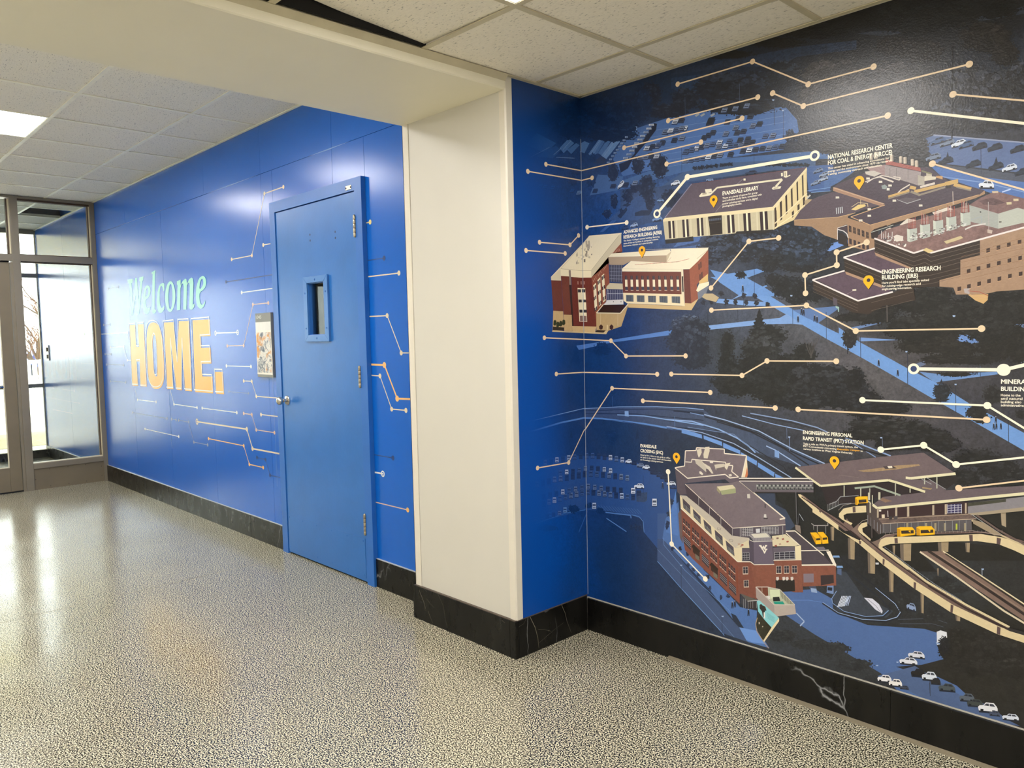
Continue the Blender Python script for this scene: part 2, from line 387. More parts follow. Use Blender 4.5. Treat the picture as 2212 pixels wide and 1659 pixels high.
# vestibule ceiling, one tile missing
cl3 = empty('ceiling_vestibule', (-9.8, 0, ZL), kind='structure')
xv = [XG2, -10.45, -9.84, -9.22, XG - .03]; 
grid(cl3, xv, yl, ZL, M_TILE2, set(), skip={(2, len(yl)-2)}, M_RAIL=M_RAIL2)
M_VOID = plain('ceiling_void', (70, 66, 60), .8)
MB().box(-9.86, -9.20, 1.93, YW, ZL + .16, ZL + .18).box(-9.86, -9.845, 1.93, YW, ZL + .02, ZL + .16).box(-9.215, -9.20, 1.93, YW, ZL + .02, ZL + .16).box(-9.845, -9.215, 1.93, 1.945, ZL + .02, ZL + .16).build('open_void', M_VOID, cl3)
MB().box(XG2 - .1, XG2, YN, YW, ZL + .01, 3.1).build('void_bulkhead', M_VOID, cl3)
# ================================================================== the printed mural
# One flat vinyl print runs over the short return wall and the long wall.  Everything on it is laid
# out in wall metres (s along the wall, z up); pixel pairs are only how those metres were measured.
MU = empty('mural', (XC, YM, 0), 'dark blue aerial campus map mural wrapping the corner right of the cream pilaster', 'mural')
S0, S1, Z0, Z1 = -(YM - YP - .036), XE - XC - .01, .156, ZR - .003
LSTEP = 1.2e-5
def cornx(y): return 1250.5 + (y - 212) * .01771
def to_s(p):
    x, y = p
    if x < cornx(y):
        q = px_x(x, y, XC); return (q[1] - YM, q[2])
    q = px_y(x, y, YM); return (q[0] - XC, q[2])
def path_s(pts, closed=True):
    out = []; n = len(pts)
    for i in range(n if closed else n - 1):
        a, b = pts[i], pts[(i + 1) % n]
        out.append(to_s(a))
        sa, sb = a[0] - cornx(a[1]), b[0] - cornx(b[1])
        if sa * sb < 0:
            t = sa / (sa - sb); y = a[1] + t * (b[1] - a[1])
            q = px_y(cornx(y), y, YM); out.append((0.0, q[2]))
    if not closed: out.append(to_s(pts[-1]))
    return out
def clip(poly, k, v, keep_ge):
    out = []; n = len(poly)
    for i in range(n):
        a, b = poly[i], poly[(i + 1) % n]
        ia = a[k] >= v if keep_ge else a[k] <= v; ib = b[k] >= v if keep_ge else b[k] <= v
        if ia: out.append(a)
        if ia != ib:
            t = (v - a[k]) / (b[k] - a[k]); out.append(tuple(a[j] + t * (b[j] - a[j]) for j in (0, 1)))
    return out
CELL = .005
INK = np.full((int((S1 - S0)/CELL) + 4, int((Z1 - Z0)/CELL) + 4), 2, dtype=np.int32)   # ink layers already printed
def ink_layer(poly):
    """next free layer above everything this shape overlaps"""
    P_ = np.array(poly); u = (P_[:, 0] - S0)/CELL + 1; v = (P_[:, 1] - Z0)/CELL + 1
    i0, i1 = max(0, int(u.min()-.2)), min(INK.shape[0]-1, int(u.max()+.2)); j0, j1 = max(0, int(v.min()-.2)), min(INK.shape[1]-1, int(v.max()+.2))
    if i1 < i0 or j1 < j0: return 3
    sub_ = INK[i0:i1+1, j0:j1+1]
    if sub_.shape[0] <= 2 or sub_.shape[1] <= 2: m = np.ones(sub_.shape, bool)
    else:
        X, Y = np.meshgrid(np.arange(i0, i1+1)+.5, np.arange(j0, j1+1)+.5, indexing='ij'); m = np.zeros(sub_.shape, bool)
        for k in range(len(u)):
            a, b = (u[k], v[k]), (u[k-1], v[k-1])
            if a[1] != b[1]: m ^= ((a[1] > Y) != (b[1] > Y)) & (X < (b[0]-a[0])*(Y-a[1])/(b[1]-a[1]) + a[0])
            n = int(max(abs(a[0]-b[0]), abs(a[1]-b[1]))*2) + 2; t = np.linspace(0, 1, n)
            ii = np.clip((a[0]+(b[0]-a[0])*t).astype(int)-i0, 0, m.shape[0]-1); jj = np.clip((a[1]+(b[1]-a[1])*t).astype(int)-j0, 0, m.shape[1]-1); m[ii, jj] = True
        d = m.copy(); d[1:] |= m[:-1]; d[:-1] |= m[1:]; d[:, 1:] |= d[:, :-1].copy(); m = d
    L = int(sub_[m].max()) + 1 if m.any() else 3
    sub_[m] = L; return L
class Print:
    def __init__(s): s.v = []; s.f = []; s.c = []; s.lay = 1
    def nl(s, k=1): return s
    def spoly(s, poly, rgb, tex=0.0, lay=None):
        """polygon in wall metres"""
        c = (*lin(rgb), tex)
        for k, v, ge in ((0, S0, True), (0, S1, False), (1, Z0, True), (1, Z1, False)):
            if poly: poly = clip(poly, k, v, ge)
        if len(poly) < 3: return s
        d = (lay or ink_layer(poly)) * LSTEP
        halves = [(poly, 1)] if min(p[0] for p in poly) >= 0 else ([(poly, 0)] if max(p[0] for p in poly) <= 0 else
                 [(clip(poly, 0, 0., True), 1), (clip(poly, 0, 0., False), 0)])
        for q, m in halves:
            if len(q) < 3: continue
            b = len(s.v)
            for u, z in q:
                s.v.append((u, -d, z) if m else (d, u, z))
            if len(q) == 3: s.f.append((b, b+1, b+2)); s.c.append(c); continue
            if len(q) == 4 or len(q) > 4:
                for t in tessellate_polygon([[Vector((p[0], p[1], 0)) for p in q]]):
                    s.f.append((b+t[0], b+t[1], b+t[2])); s.c.append(c)
        return s
    def poly(s, pts, rgb, tex=0.0): return s.spoly(path_s(pts), rgb, tex)
    def sline(s, P_, w, rgb, tex=0.0):
        for a, b in zip(P_[:-1], P_[1:]):
            dx, dz = b[0]-a[0], b[1]-a[1]; L = math.hypot(dx, dz)
            if L < 1e-6: continue
            nx, nz = -dz/L*w/2, dx/L*w/2
            s.spoly([(a[0]+nx, a[1]+nz), (a[0]-nx, a[1]-nz), (b[0]-nx, b[1]-nz), (b[0]+nx, b[1]+nz)], rgb, tex)
        return s
    def line(s, pts, w, rgb, tex=0.0): return s.sline(path_s(pts, False), w, rgb, tex)
    def disc(s, c, r, rgb, n=20, r0=None):
        O = [(c[0]+r*math.cos(2*PI*k/n), c[1]+r*math.sin(2*PI*k/n)) for k in range(n)]; L = ink_layer(O)
        for k in range(n):
            A, B = O[k], O[(k+1) % n]; a, b = 2*PI*k/n, 2*PI*(k+1)/n
            if r0:
                s.spoly([A, B, (c[0]+r0*math.cos(b), c[1]+r0*math.sin(b)), (c[0]+r0*math.cos(a), c[1]+r0*math.sin(a))], rgb, 0, L)
            else: s.spoly([c, A, B], rgb, 0, L)
        return s
    def build(s, name, mat, parent):
        me = bpy.data.meshes.new(name); me.from_pydata(s.v, [], s.f)
        at = me.color_attributes.new('Col', 'FLOAT_COLOR', 'CORNER')
        n = [len(f) for f in s.f]
        arr = np.repeat(np.array(s.c, dtype=np.float32), n, axis=0)
        at.data.foreach_set('color', arr.ravel())
        # face normals towards the room
        me.update(); me.materials.append(mat)
        bm = bmesh.new(); bm.from_mesh(me)
        for f in bm.faces:
            c = f.calc_center_median(); nm = f.normal
            if (abs(nm.y) > .5 and nm.y > 0) or (abs(nm.x) > .5 and nm.x < 0): f.normal_flip()
        bm.to_mesh(me); bm.free()
        return link(bpy.data.objects.new(name, me), parent)
def V(x0, y0, w): 
    k = w / 2212.0
    return lambda *a: [(x0 + a[i]*k, y0 + a[i+1]*k) for i in range(0, len(a), 2)]
A_ = V(1100,150,400); B_ = V(1450,0,400); C_ = V(1400,200,400); D_ = V(1780,200,432); E_ = V(1120,400,400)
F_ = V(1400,340,400); G_ = V(1800,300,412); H_ = V(1700,420,512); I_ = V(1120,600,400); J_ = V(1480,600,400)
K_ = V(1812,700,400); L_ = V(1120,850,400); M_ = V(1440,900,400); N_ = V(1812,930,400); O_ = V(1420,1120,400)
Q_ = V(1760,1150,452); R_ = V(1850,1359,400); U_ = V(1850,0,400); PX = V(0,0,2212)

def mural_mat(name, fade):
    m = N(name); v = m.coords()
    at = m.n('ShaderNodeAttribute', attribute_name='Col')
    n1 = m.noise(95, 6, .74, v, .6); n2 = m.noise(24, 4, .65, v, 1.2)
    ad = m.n('ShaderNodeMath', operation='MULTIPLY_ADD'); m.l(n1, ad.inputs[0]); ad.inputs[1].default_value = 1.2
    m2 = m.n('ShaderNodeMath', operation='MULTIPLY'); m.l(n2, m2.inputs[0]); m2.inputs[1].default_value = .9
    m.l(m2.outputs[0], ad.inputs[2])
    mr = m.n('ShaderNodeMapRange'); m.l(ad.outputs[0], mr.inputs[0])
    mr.inputs[1].default_value = .72; mr.inputs[2].default_value = 1.40; mr.inputs[3].default_value = .25; mr.inputs[4].default_value = 2.3
    mf = m.n('ShaderNodeMix', data_type='FLOAT'); m.l(at.outputs['Alpha'], mf.inputs[0]); mf.inputs[2].default_value = 1; m.l(mr.outputs[0], mf.inputs[3])
    vm = m.n('ShaderNodeVectorMath', operation='SCALE'); m.l(at.outputs['Color'], vm.inputs[0]); m.l(mf.outputs[0], vm.inputs['Scale'])
    col = vm.outputs['Vector']
    if fade:   # the print itself fades into plain blue towards the pilaster
        sx = m.n('ShaderNodeSeparateXYZ'); m.l(v, sx.inputs[0])
        sm = m.n('ShaderNodeMath', operation='ADD'); m.l(sx.outputs['X'], sm.inputs[0]); m.l(sx.outputs['Y'], sm.inputs[1])
        r = m.n('ShaderNodeMapRange', interpolation_type='SMOOTHERSTEP'); m.l(sm.outputs[0], r.inputs[0])
        r.inputs[1].default_value = -.43; r.inputs[2].default_value = .10; r.inputs[3].default_value = 1.0; r.inputs[4].default_value = 0.0
        r2 = m.n('ShaderNodeMapRange'); m.l(sm.outputs[0], r2.inputs[0])
        r2.inputs[1].default_value = -.05; r2.inputs[2].default_value = .75; r2.inputs[3].default_value = .30; r2.inputs[4].default_value = 0.0
        mx_ = m.n('ShaderNodeMath', operation='MAXIMUM'); m.l(r.outputs[0], mx_.inputs[0]); m.l(r2.outputs[0], mx_.inputs[1])
        mp = m.n('ShaderNodeMath', operation='POWER'); m.l(mx_.outputs[0], mp.inputs[0]); mp.inputs[1].default_value = 1.15
        zr = m.n('ShaderNodeMapRange'); m.l(sx.outputs['Z'], zr.inputs[0]); zr.inputs[1].default_value = 1.5; zr.inputs[2].default_value = 2.5
        bl_ = m.n('ShaderNodeMix', data_type='RGBA'); m.l(zr.outputs[0], bl_.inputs[0])
        bl_.inputs[6].default_value = (*lin((0, 72, 160)), 1); bl_.inputs[7].default_value = (*lin((10, 56, 120)), 1)
        bx = m.n('ShaderNodeMix', data_type='RGBA'); m.l(mp.outputs[0], bx.inputs[0]); m.l(col, bx.inputs[6]); m.l(bl_.outputs[2], bx.inputs[7])
        col = bx.outputs[2]
    m.l(col, m.b.inputs['Base Color']); m.set(rough=.29, ior=1.5)
    m.bump(m.noise(150, 2, .5, v), .16, .003)
    return m.m
MM_BG = mural_mat('campus_print_duotone', True)
MM = mural_mat('campus_print_colour', False)

# ------------------------------------------------------------------ ground tones, one smooth sheet
CP = [(1500,150,(20,36,60)),(1700,60,(20,25,38)),(1850,60,(18,20,28)),(2000,30,(15,15,20)),(2180,40,(18,18,24)),(1300,230,(8,30,60)),(1400,180,(16,36,62)),
 (1850,180,(44,44,48)),(1950,230,(52,50,50)),(2100,200,(40,42,52)),(2200,120,(34,40,54)),(1300,330,(18,50,95)),(1350,420,(42,74,125)),(1420,440,(45,75,122)),(1300,480,(20,56,110)),
 (1350,700,(24,46,84)),(1450,690,(34,48,76)),(1450,860,(34,44,64)),(1600,650,(52,60,78)),(1300,800,(15,44,84)),(1700,750,(56,58,66)),(1560,740,(45,50,58)),(1900,800,(78,76,80)),(1660,685,(70,74,86)),(1730,700,(76,78,86)),(1990,890,(70,68,74)),(2080,960,(60,58,64)),(1600,672,(62,70,88)),(1850,770,(78,76,82)),(2000,760,(60,58,62)),(1420,800,(36,48,72)),
 (2100,870,(50,50,58)),(2000,950,(46,46,54)),(2100,1000,(42,43,50)),(1350,950,(24,44,70)),(1450,990,(28,38,52)),(1650,1000,(42,46,58)),(1750,1080,(26,27,30)),(1330,1220,(20,40,66)),
 (1420,1260,(26,42,66)),(1500,1320,(28,40,60)),(1800,1440,(44,47,52)),(1700,1400,(46,50,58)),(2100,1460,(32,30,28)),(2160,1380,(28,26,24)),(2050,1250,(40,43,48)),(2180,1180,(32,32,34)),
 (1930,1180,(22,22,24)),(1250,1250,(8,52,110)),(1180,1200,(0,62,140)),(2150,300,(46,48,58)),(2200,700,(24,24,26)),(1900,700,(40,42,48)),(1800,620,(30,33,40)),(1650,560,(34,42,58))]
cps = np.array([to_s((a, b)) for a, b, c in CP] + [(2.6, 2.2), (2.6, 1.2), (2.6, .4), (4.5, 1.4)])
cpc = np.array([lin(c) for a, b, c in CP] + [lin((34, 36, 42)), lin((38, 40, 46)), lin((32, 32, 34)), lin((34, 36, 42))])
def ground():
    vs = []; fs = []; cs = []
    def strip(svals, mural):
        zs = np.linspace(Z0, Z1, 70); b = len(vs)
        for s_ in svals:
            for z in zs:
                vs.append((s_, -LSTEP, z) if mural else (LSTEP, s_, z))
                d2 = ((cps[:, 0] - s_)**2 + (cps[:, 1] - z)**2) + .002
                w = 1 / d2**1.6; cs.append((*((w[:, None]*cpc).sum(0) / w.sum()), .55))
        n = len(zs)
        for i in range(len(svals)-1):
            for j in range(n-1):
                q = (b+i*n+j, b+(i+1)*n+j, b+(i+1)*n+j+1, b+i*n+j+1)
                fs.append(q)
    strip(np.linspace(S0, 0, 14), False); strip(np.concatenate([np.linspace(0, 2.3, 70), np.linspace(2.4, S1, 20)]), True)
    me = bpy.data.meshes.new('printed_ground'); me.from_pydata(vs, [], fs)
    at = me.color_attributes.new('Col', 'FLOAT_COLOR', 'POINT')
    at.data.foreach_set('color', np.array(cs, dtype=np.float32).ravel()); me.materials.append(MM_BG); me.update()
    return link(bpy.data.objects.new('printed_ground', me), MU)
ground()

# ------------------------------------------------------------------ duotone landscape
g_ = Print(); g_.lay = 3
rnd = random.Random(11)
ROAD = (66, 98, 148); LOT = (70, 104, 162); PATH = (102, 142, 200); GRASS = (50, 55, 66); DK = (24, 25, 30)
def lot(p, c=LOT, t=.10): g_.poly(p, c, t)
# upper hillside road and clearings
lot(B_(0,830, 800,700, 1500,560, 2212,480, 2212,590, 1500,680, 1300,790, 700,800, 0,900), (30,42,66), .7)
lot(U_(0,400, 900,280, 1500,160, 2212,40, 2212,130, 1500,250, 900,350, 300,430), (46,50,64), .6)
lot(B_(0,930, 600,860, 420,1100, 160,1120, 0,1060), (30,50,80), .6)
# upper car park
lot(C_(-420,800, -280,480, -120,420, 240,300, 640,230, 1150,140, 1430,160, 1650,180, 1780,330, 1800,470, 1640,600, 1620,680, 900,790, 400,850, 0,930, -300,1000))
g_.nl()
lot(C_(-330,1060, 0,940, 400,850, 900,790, 1700,720, 2212,690, 2212,790, 1700,800, 900,840, 420,950, 0,1060, -330,1160), ROAD)
lot(C_(420,950, 900,840, 1700,800, 2000,790, 2000,900, 1500,930, 600,1050, 340,1080, 160,1120), (62, 86, 124))
lot(C_(-600,980, -300,1000, -330,1160, -700,1230), ROAD)
lot(C_(1880,880, 2212,860, 2212,1010, 2170,1180, 1920,1190), (62, 90, 142))
lot(C_(-330,1160, 160,1120, 340,1080, 520,1090, 330,1350, 180,1520, -160,1600, -330,1500), (50, 70, 104), .35)
g_.nl()
for k in range(7):
    y = 260 + k*75
    g_.line(C_(-100 + k*12, y+220, 1650 - k*4, y-60), .0012, (112, 142, 190))
# roofs of the long sheds, faint
for q, c in ((A_(330,760, 560,880, 430,1000, 200,900), (52,96,150)), (A_(560,915, 480,940, 330,1040, 520,1060, 620,960), (40,78,128)), (A_(600,940, 710,824, 775,880, 650,1000), (78,118,170)), (A_(690,960, 800,880, 840,905, 740,1010), (72,112,165)),
        (A_(860,880, 900,855, 958,882, 900,1000, 840,990), (82,120,172)), (A_(945,1010, 1110,782, 1150,790, 1010,1060), (88,124,176)), (A_(1020,1000, 1150,785, 1180,800, 1050,1010), (68,104,156)), (A_(1060,1000, 1210,776, 1250,792, 1110,1030), (74,110,162)),
        (A_(1100,1030, 1320,732, 1395,772, 1160,1070), (104,138,186)), (A_(1010,1090, 1100,1040, 1160,1075, 1130,1130, 1000,1120), (40,50,74)), (A_(1440,700, 1465,665, 1470,740, 1445,750), (120,150,195)), (A_(1485,670, 1530,655, 1525,720, 1490,730), (128,158,200))):
    g_.poly(q, c, .15)
g_.nl()
for q in (A_(640,960, 740,850), (A_(970,1010, 1130,785)), A_(1130,1040, 1345,745), A_(250,1050, 480,930), A_(530,1020, 620,940), A_(560,1050, 780,1060)): g_.line(q, .0015, (140, 168, 208))
# shadow strip of trees across the lot
g_.poly(A_(1730,640, 1765,650, 1755,720, 1660,850, 1560,960, 1480,1060, 1420,1180, 1330,1235, 1310,1130, 1420,1090, 1500,1000, 1500,930, 1590,870, 1650,760), (22,26,38), .4)
# right car park and road
g_.poly(D_(1125,505, 1210,475, 2300,565, 2300,900, 1180,770, 1130,720), (84,104,148), .15)
g_.poly(D_(1170,775, 1240,790, 2300,920, 2300,1000, 1700,930), (70,76,92), .2)
g_.poly(D_(1165,800, 1240,815, 1700,930, 2300,1000, 2300,1250, 1780,1090, 1300,930), (76,110,172), .1)
g_.poly(D_(0,860, 380,830, 300,900, 150,1000, 0,1080), (70,100,152), .15)
g_.nl()
g_.line(D_(1210,470, 2300,560), .004, (140,150,180)); g_.line(D_(1300,930, 1800,1000, 2300,1120), .003, (120,150,200)); g_.line(D_(1970,1100, 2065,1068), .004, (180,200,235))
# walkways
g_.poly(J_(300,-10, 650,0, 1200,330, 1700,600, 2212,850, 2212,1010, 1690,730, 1390,555, 1190,430, 700,150, 400,40), PATH, .08)
g_.poly(K_(0,40, 240,210, 840,540, 1180,710, 1560,950, 2212,1300, 2400,1400, 2400,1620, 1740,1240, 1120,890, 830,720, 270,400, 0,250), PATH, .08)
g_.poly(J_(280,570, 780,515, 1130,480, 1215,430, 1400,560, 1280,550, 950,555, 300,620), (116,150,202), .08)
g_.poly(I_(690,810, 950,770, 1830,625, 1830,682, 1100,775, 720,862), (84,124,190), .08)
g_.poly(F_(740,1340, 950,1390, 1080,1370, 1300,1330, 1390,1360, 1180,1440, 1400,1560, 1560,1659, 1100,1659, 850,1490), (96,136,195), .1)
g_.poly(J_(1200,335, 1290,385, 1800,340, 1830,372, 1590,540, 1430,470), (84,112,160), .1)
g_.poly(J_(370,300, 400,250, 560,260, 700,170, 760,180, 560,262, 780,280, 960,290, 1000,340, 780,335), (112,148,202), .08)
g_.poly(J_(870,130, 970,85, 985,100, 880,150), PATH); g_.poly(K_(250,160, 640,185, 730,192, 250,206), (108,142,198)); g_.poly(K_(150,40, 490,-30, 500,-10, 200,66), (96,122,168))
g_.poly(K_(960,570, 1220,600, 1890,570, 1900,600, 1200,690, 1150,700), (100,134,186), .1)
g_.poly(K_(1400,150, 1420,90, 1560,140, 1690,215, 1480,250, 1400,205), (100,132,190), .3); g_.poly(K_(2020,0, 2212,0, 2300,80, 2150,60), (90,110,150), .3)
g_.poly(K_(2110,420, 2212,400, 2300,450, 2150,470), (110,125,160), .2); g_.poly(K_(900,480, 1020,440, 1040,480, 960,520), (92,105,135), .2)
g_.poly(H_(340,480, 560,415, 575,455, 400,530, 350,520), (104,140,205), .2)
g_.poly(E_(1180,360, 1340,230, 1360,240, 1220,380, 1010,560, 970,560), (58,92,150), .15); g_.poly(E_(1500,70, 1620,60, 1700,330, 1560,330, 1420,420, 1060,420), (52,78,122), .25)
g_.poly(E_(1700,780, 2100,720, 2212,680, 2400,560, 2500,640, 2212,760), (66,92,140), .2)
g_.poly(C_(480,1650, 720,1640, 600,1780, 300,1850), (70,100,155), .2)
# lower left car park and roads
g_.poly(L_(-40,1560, 60,1000, 200,800, 600,740, 1000,750, 1400,820, 1700,950, 1880,1080, 1892,1160, 1760,1659, 1700,1900, 1500,1659, 1480,1500, 1340,1450, 1050,1400, 800,1390, 150,1560), (44,76,130), .10)
g_.poly(O_(0,-60, 100,-60, 160,0, 60,240, 0,250), (62,88,136))
g_.poly(O_(0,240, 70,250, 250,450, 600,880, 1000,1330, 1080,1475, 780,1370, 290,840, 0,510), (64,82,118), .1)
g_.poly(O_(100,0, 250,-200, 290,200, 420,420, 560,620, 850,900, 990,1060, 1190,1100, 1180,1300, 1340,1550, 1080,1475, 980,1300, 600,820, 60,240), (78,112,170), .1)
g_.poly(L_(1880,1160, 1910,1700, 1760,1659), (84,122,186), .1)
g_.poly(Q_(-360,620, 0,600, 180,700, 200,840, 560,980, 1160,1020, 1290,1060, 1290,1190, 1360,1340, 1130,1400, 860,1420, 1000,1470, 1240,1500, 1500,1620, 1700,1800, 2400,2300, 900,1700, 700,1490, 0,1080, -420,800), (74,102,154), .08)
g_.poly(R_(700,440, 1240,790, 1580,910, 1800,1080, 1960,1160, 1600,1100, 860,850, 250,560), (74,94,134), .1)
g_.poly(Q_(230,400, 330,420, 520,690, 830,830, 760,900, 500,900, 230,820, 190,700), (52,58,70), .3)
g_.nl()
lw = (128,158,205)
g_.line(O_(0,510, 290,840, 780,1370, 800,1400), .0030, (110,150,210)); g_.line(O_(0,370, 260,640, 560,1000, 920,1420), .0016, (110,138,182))
g_.line(O_(70,230, 80,320, 330,620, 860,1100, 980,1300, 1070,1460), .0022, (104,140,196)); g_.line(O_(170,400, 400,620, 640,870), .0012, (40,62,104)); g_.line(O_(190,440, 420,660, 660,900), .0012, (40,62,104))
g_.poly(O_(880,1130, 940,1160, 1050,1335, 1010,1340, 900,1200), (36,46,66)); g_.poly(O_(980,1300, 1180,1340, 1300,1500, 1130,1480, 1060,1450), (106,146,212))
g_.line(O_(1660,1130, 1755,1230, 1705,1285), .0045, (160,178,208)); g_.line(O_(1480,980, 1800,975, 1960,1000), .0014, (100,140,205))
g_.line(L_(1040,1420, 1340,1455, 1345,1490), .006, (84,124,186)); g_.line(L_(1350,1450, 1440,1470, 1490,1530, 1500,1659), .003, (96,134,190)); g_.line(L_(1050,1490, 1290,1650), .005, (90,130,190)); g_.line(L_(130,1580, 560,1430, 800,1390), .003, (70,120,190)); g_.line(L_(820,1400, 720,1659), .006, (50,92,158))
for k in range(15): g_.line(L_(950+k*33,1335+k*3, 1010+k*33,1400+k*3), .0010, (96,130,180))
g_.poly(L_(1405,1190, 1540,1180, 1535,1280, 1500,1300, 1410,1290), (52,66,88), .4)
# the curving guideway in the distance
g_.nl()
g_.poly(L_(780,180, 1600,165, 2212,195) + M_(600,40, 1100,190, 1500,390, 1890,575, 1600,590, 1060,430, 850,270, 600,160, 0,110) + L_(1800,430, 1000,300, 780,290), (60,72,96), .25)
g_.nl()
for q, w, c in ((L_(60,350, 775,180, 1200,160, 1650,158, 2000,172, 2212,192), .0032, lw), (M_(450,-25, 700,40, 1100,170, 1500,385, 1890,562), .0042, (150,172,210)),
        (L_(60,480, 500,350, 780,292, 1000,300, 1500,362, 1950,440), .0075, (94,136,200)), (L_(90,370, 775,205, 1650,185, 2212,225), .0026, (22,30,44)), (M_(450,0, 700,70, 1100,205, 1500,420, 1850,580), .0050, (30,30,38)),
        (L_(800,240, 1400,245, 2212,320) , .0030, (24,30,44)), (M_(0,50, 350,80, 650,170, 900,290, 1400,600, 1470,720), .0035, (30,34,44)), (L_(1180,255, 1500,268, 2212,380), .0045, (130,164,214)), (M_(0,35, 300,55, 620,150, 850,260, 980,350, 1060,430), .0055, (136,166,214)),
        (M_(0,115, 420,190, 800,320, 1100,490, 1490,730), .0035, (150,170,205)), (M_(0,135, 420,215, 800,345, 1100,515, 1450,728), .0032, (28,30,38)), (M_(250,125, 800,210, 950,330, 1100,430), .0030, (104,126,166)),
        (M_(900,-10, 1300,95, 1640,165), .0032, (140,166,210)), (M_(1000,-40, 1500,50, 1800,130, 1930,190), .0040, (128,150,190)), (M_(1000,-20, 1500,75, 1800,155), .0030, (34,36,46)), (L_(1850,210, 2212,240) , .0040, (20,24,34)), (L_(2050,230, 2212,265), .003, (120,150,200)),
        (M_(600,60, 1000,180, 1400,380, 1700,580), .0050, (34,34,42)), (M_(1190,350, 1300,400, 1600,590), .0040, (150,174,216)), (K_(0,1370, 180,1430, 440,1590), .0030, (120,146,196)), (K_(60,1350, 300,1450, 620,1575), .0045, (134,158,204)), (K_(0,1390, 200,1480, 570,1580), .0050, (24,24,30)), (L_(820,310, 1200,325, 1650,400, 1940,470), .002, (30,46,76))):
    g_.line(q, w, c)
g_.nl()
for q in (M_(180,142, 420,215, 425,262, 180,195), M_(440,222, 660,300, 665,352, 445,268), M_(675,310, 880,405, 880,448, 675,368), M_(888,425, 1080,530, 1075,585, 890,478), M_(1088,545, 1290,668, 1280,720, 1090,600), M_(1295,680, 1400,730, 1300,730)): g_.poly(q, (104,144,206), .05)
g_.poly(L_(1268,210, 1314,210, 1318,275, 1270,270), (130,164,214)); g_.poly(M_(1290,400, 1345,410, 1345,495, 1290,480), (118,150,200)); g_.poly(L_(0,0, 0,0, 0,0), DK)
g_.poly(M_(1090,915, 1290,915, 1300,1050, 1500,1150, 1540,1300, 1440,1380, 1100,1000), (52,62,84), .15)
g_.poly(M_(1300,900, 1560,920, 1560,1150, 1310,1000), (20,22,22), .3)
# loop track and piles by the lower car park
for q, w, c in ((Q_(80,750, 250,862, 500,930, 750,945, 880,905, 918,850, 860,750, 650,580, 300,300, 270,250), .0052, (26,30,40)), (Q_(85,740, 250,850, 500,918, 750,932, 870,895, 905,845, 850,755, 640,585), .0022, (150,172,212)),
        (Q_(190,700, 200,760, 320,845, 550,900, 720,895, 800,830, 700,700, 310,400), .0050, (30,36,50)), (Q_(230,620, 180,700, 190,750, 310,835, 540,890, 720,880, 780,825), .0022, (130,158,206)),
        (Q_(880,920, 1260,910, 1400,960), .0012, (84,92,110)), (Q_(900,965, 1240,965, 1360,1000), .0012, (84,92,110))): g_.line(q, w, c)
g_.nl()
for k in range(6): g_.line(Q_(240+k*14,790-k*2, 290+k*16,672), .0026, (206,214,232))
for k in range(3): g_.line(Q_(318+k*16,775, 352+k*15,672), .0022, (170,186,220))
g_.poly(Q_(520,690, 610,700, 680,760, 718,830, 712,858, 640,815, 560,730), (206,206,222)); g_.line(Q_(560,705, 650,780, 700,850), .0016, (110,110,130))

# ------------------------------------------------------------------ printed trees
def blob(cx, cy, rx, ry, rgb, tex=.8, n=16, rough=.22, spiky=0):
    pts = []
    for k in range(n):
        a = 2*PI*k/n; r = 1 + rnd.uniform(-rough, rough)
        pts.append((cx + rx*r*math.cos(a), cy + ry*r*math.sin(a)))
    g_.poly(pts, rgb, tex)
def mixc(a, b, t): return tuple(a[i] + (b[i]-a[i])*t for i in range(3))
def tree(v, cx, cy, rx, ry, dark=(26,30,38), light=(58,70,92), dens=1.0, bare=False):
    (cx, cy), = v(cx, cy); (ax, ay), = v(rx, ry); (bx, by), = v(0, 0); rx, ry = ax-bx, ay-by
    n = max(18, int((rx+ry)*1.1)); L0 = g_.lay
    blob(cx, cy, rx*.86, ry*.88, dark, .8, n, .12)
    k = int(min(60, 7 + rx*ry/34) * dens)
    for i in range(k):
        a = rnd.uniform(0, 2*PI); r = math.sqrt(rnd.random())
        x, y = cx + rx*.9*r*math.cos(a), cy + ry*.92*r*math.sin(a)
        t = max(0, min(1, .45 - .55*(y-cy)/ry + rnd.uniform(-.35, .35)))
        sz = rnd.uniform(.07, .17)
        g_.lay = L0 + 1 + i % 9
        blob(x, y, max(1.3, rx*sz), max(1.3, ry*sz*.9), mixc(dark, light, t*.8), .8, 8, .35)
    for i in range(int(k*1.6)):                      # leafy fringe so that no outline reads as a disc
        a = rnd.uniform(0, 2*PI); r = rnd.uniform(.84, 1.06)
        x, y = cx + rx*r*math.cos(a), cy + ry*r*math.sin(a)
        g_.lay = L0 + 10 + i % 5
        blob(x, y, rnd.uniform(.9, 2.4), rnd.uniform(.9, 2.2), mixc(dark, light, rnd.uniform(0, .5) * (1 if y < cy else .3)), .6, 6, .45)
    g_.lay = L0
def conifer(v, cx, top, bot, w, dark=(24,30,40)):
    (cx, top), (a, bot) = v(cx, top, cx, bot); (wx, _), (bx, _) = v(w, 0, 0, 0); w = wx - bx
    pts = [(cx, top)]; n = 8
    for s_ in (1, -1):
        side = []
        for k in range(1, n+1):
            y = top + (bot-top)*k/n; side += [(cx + s_*w*(k/n)*rnd.uniform(.45, .6), y - (bot-top)*.03), (cx + s_*w*(k/n)*rnd.uniform(.85, 1.1), y)]
        pts += side if s_ > 0 else side[::-1]
    g_.poly(pts, dark, .6)
def trunk(v, x, y0, y1, w=.003, c=(22,24,32)): g_.line(v(x, y0, x, y1), w, c)
BL = (14,36,66); BLl = (30,62,104)
g_.nl(2)
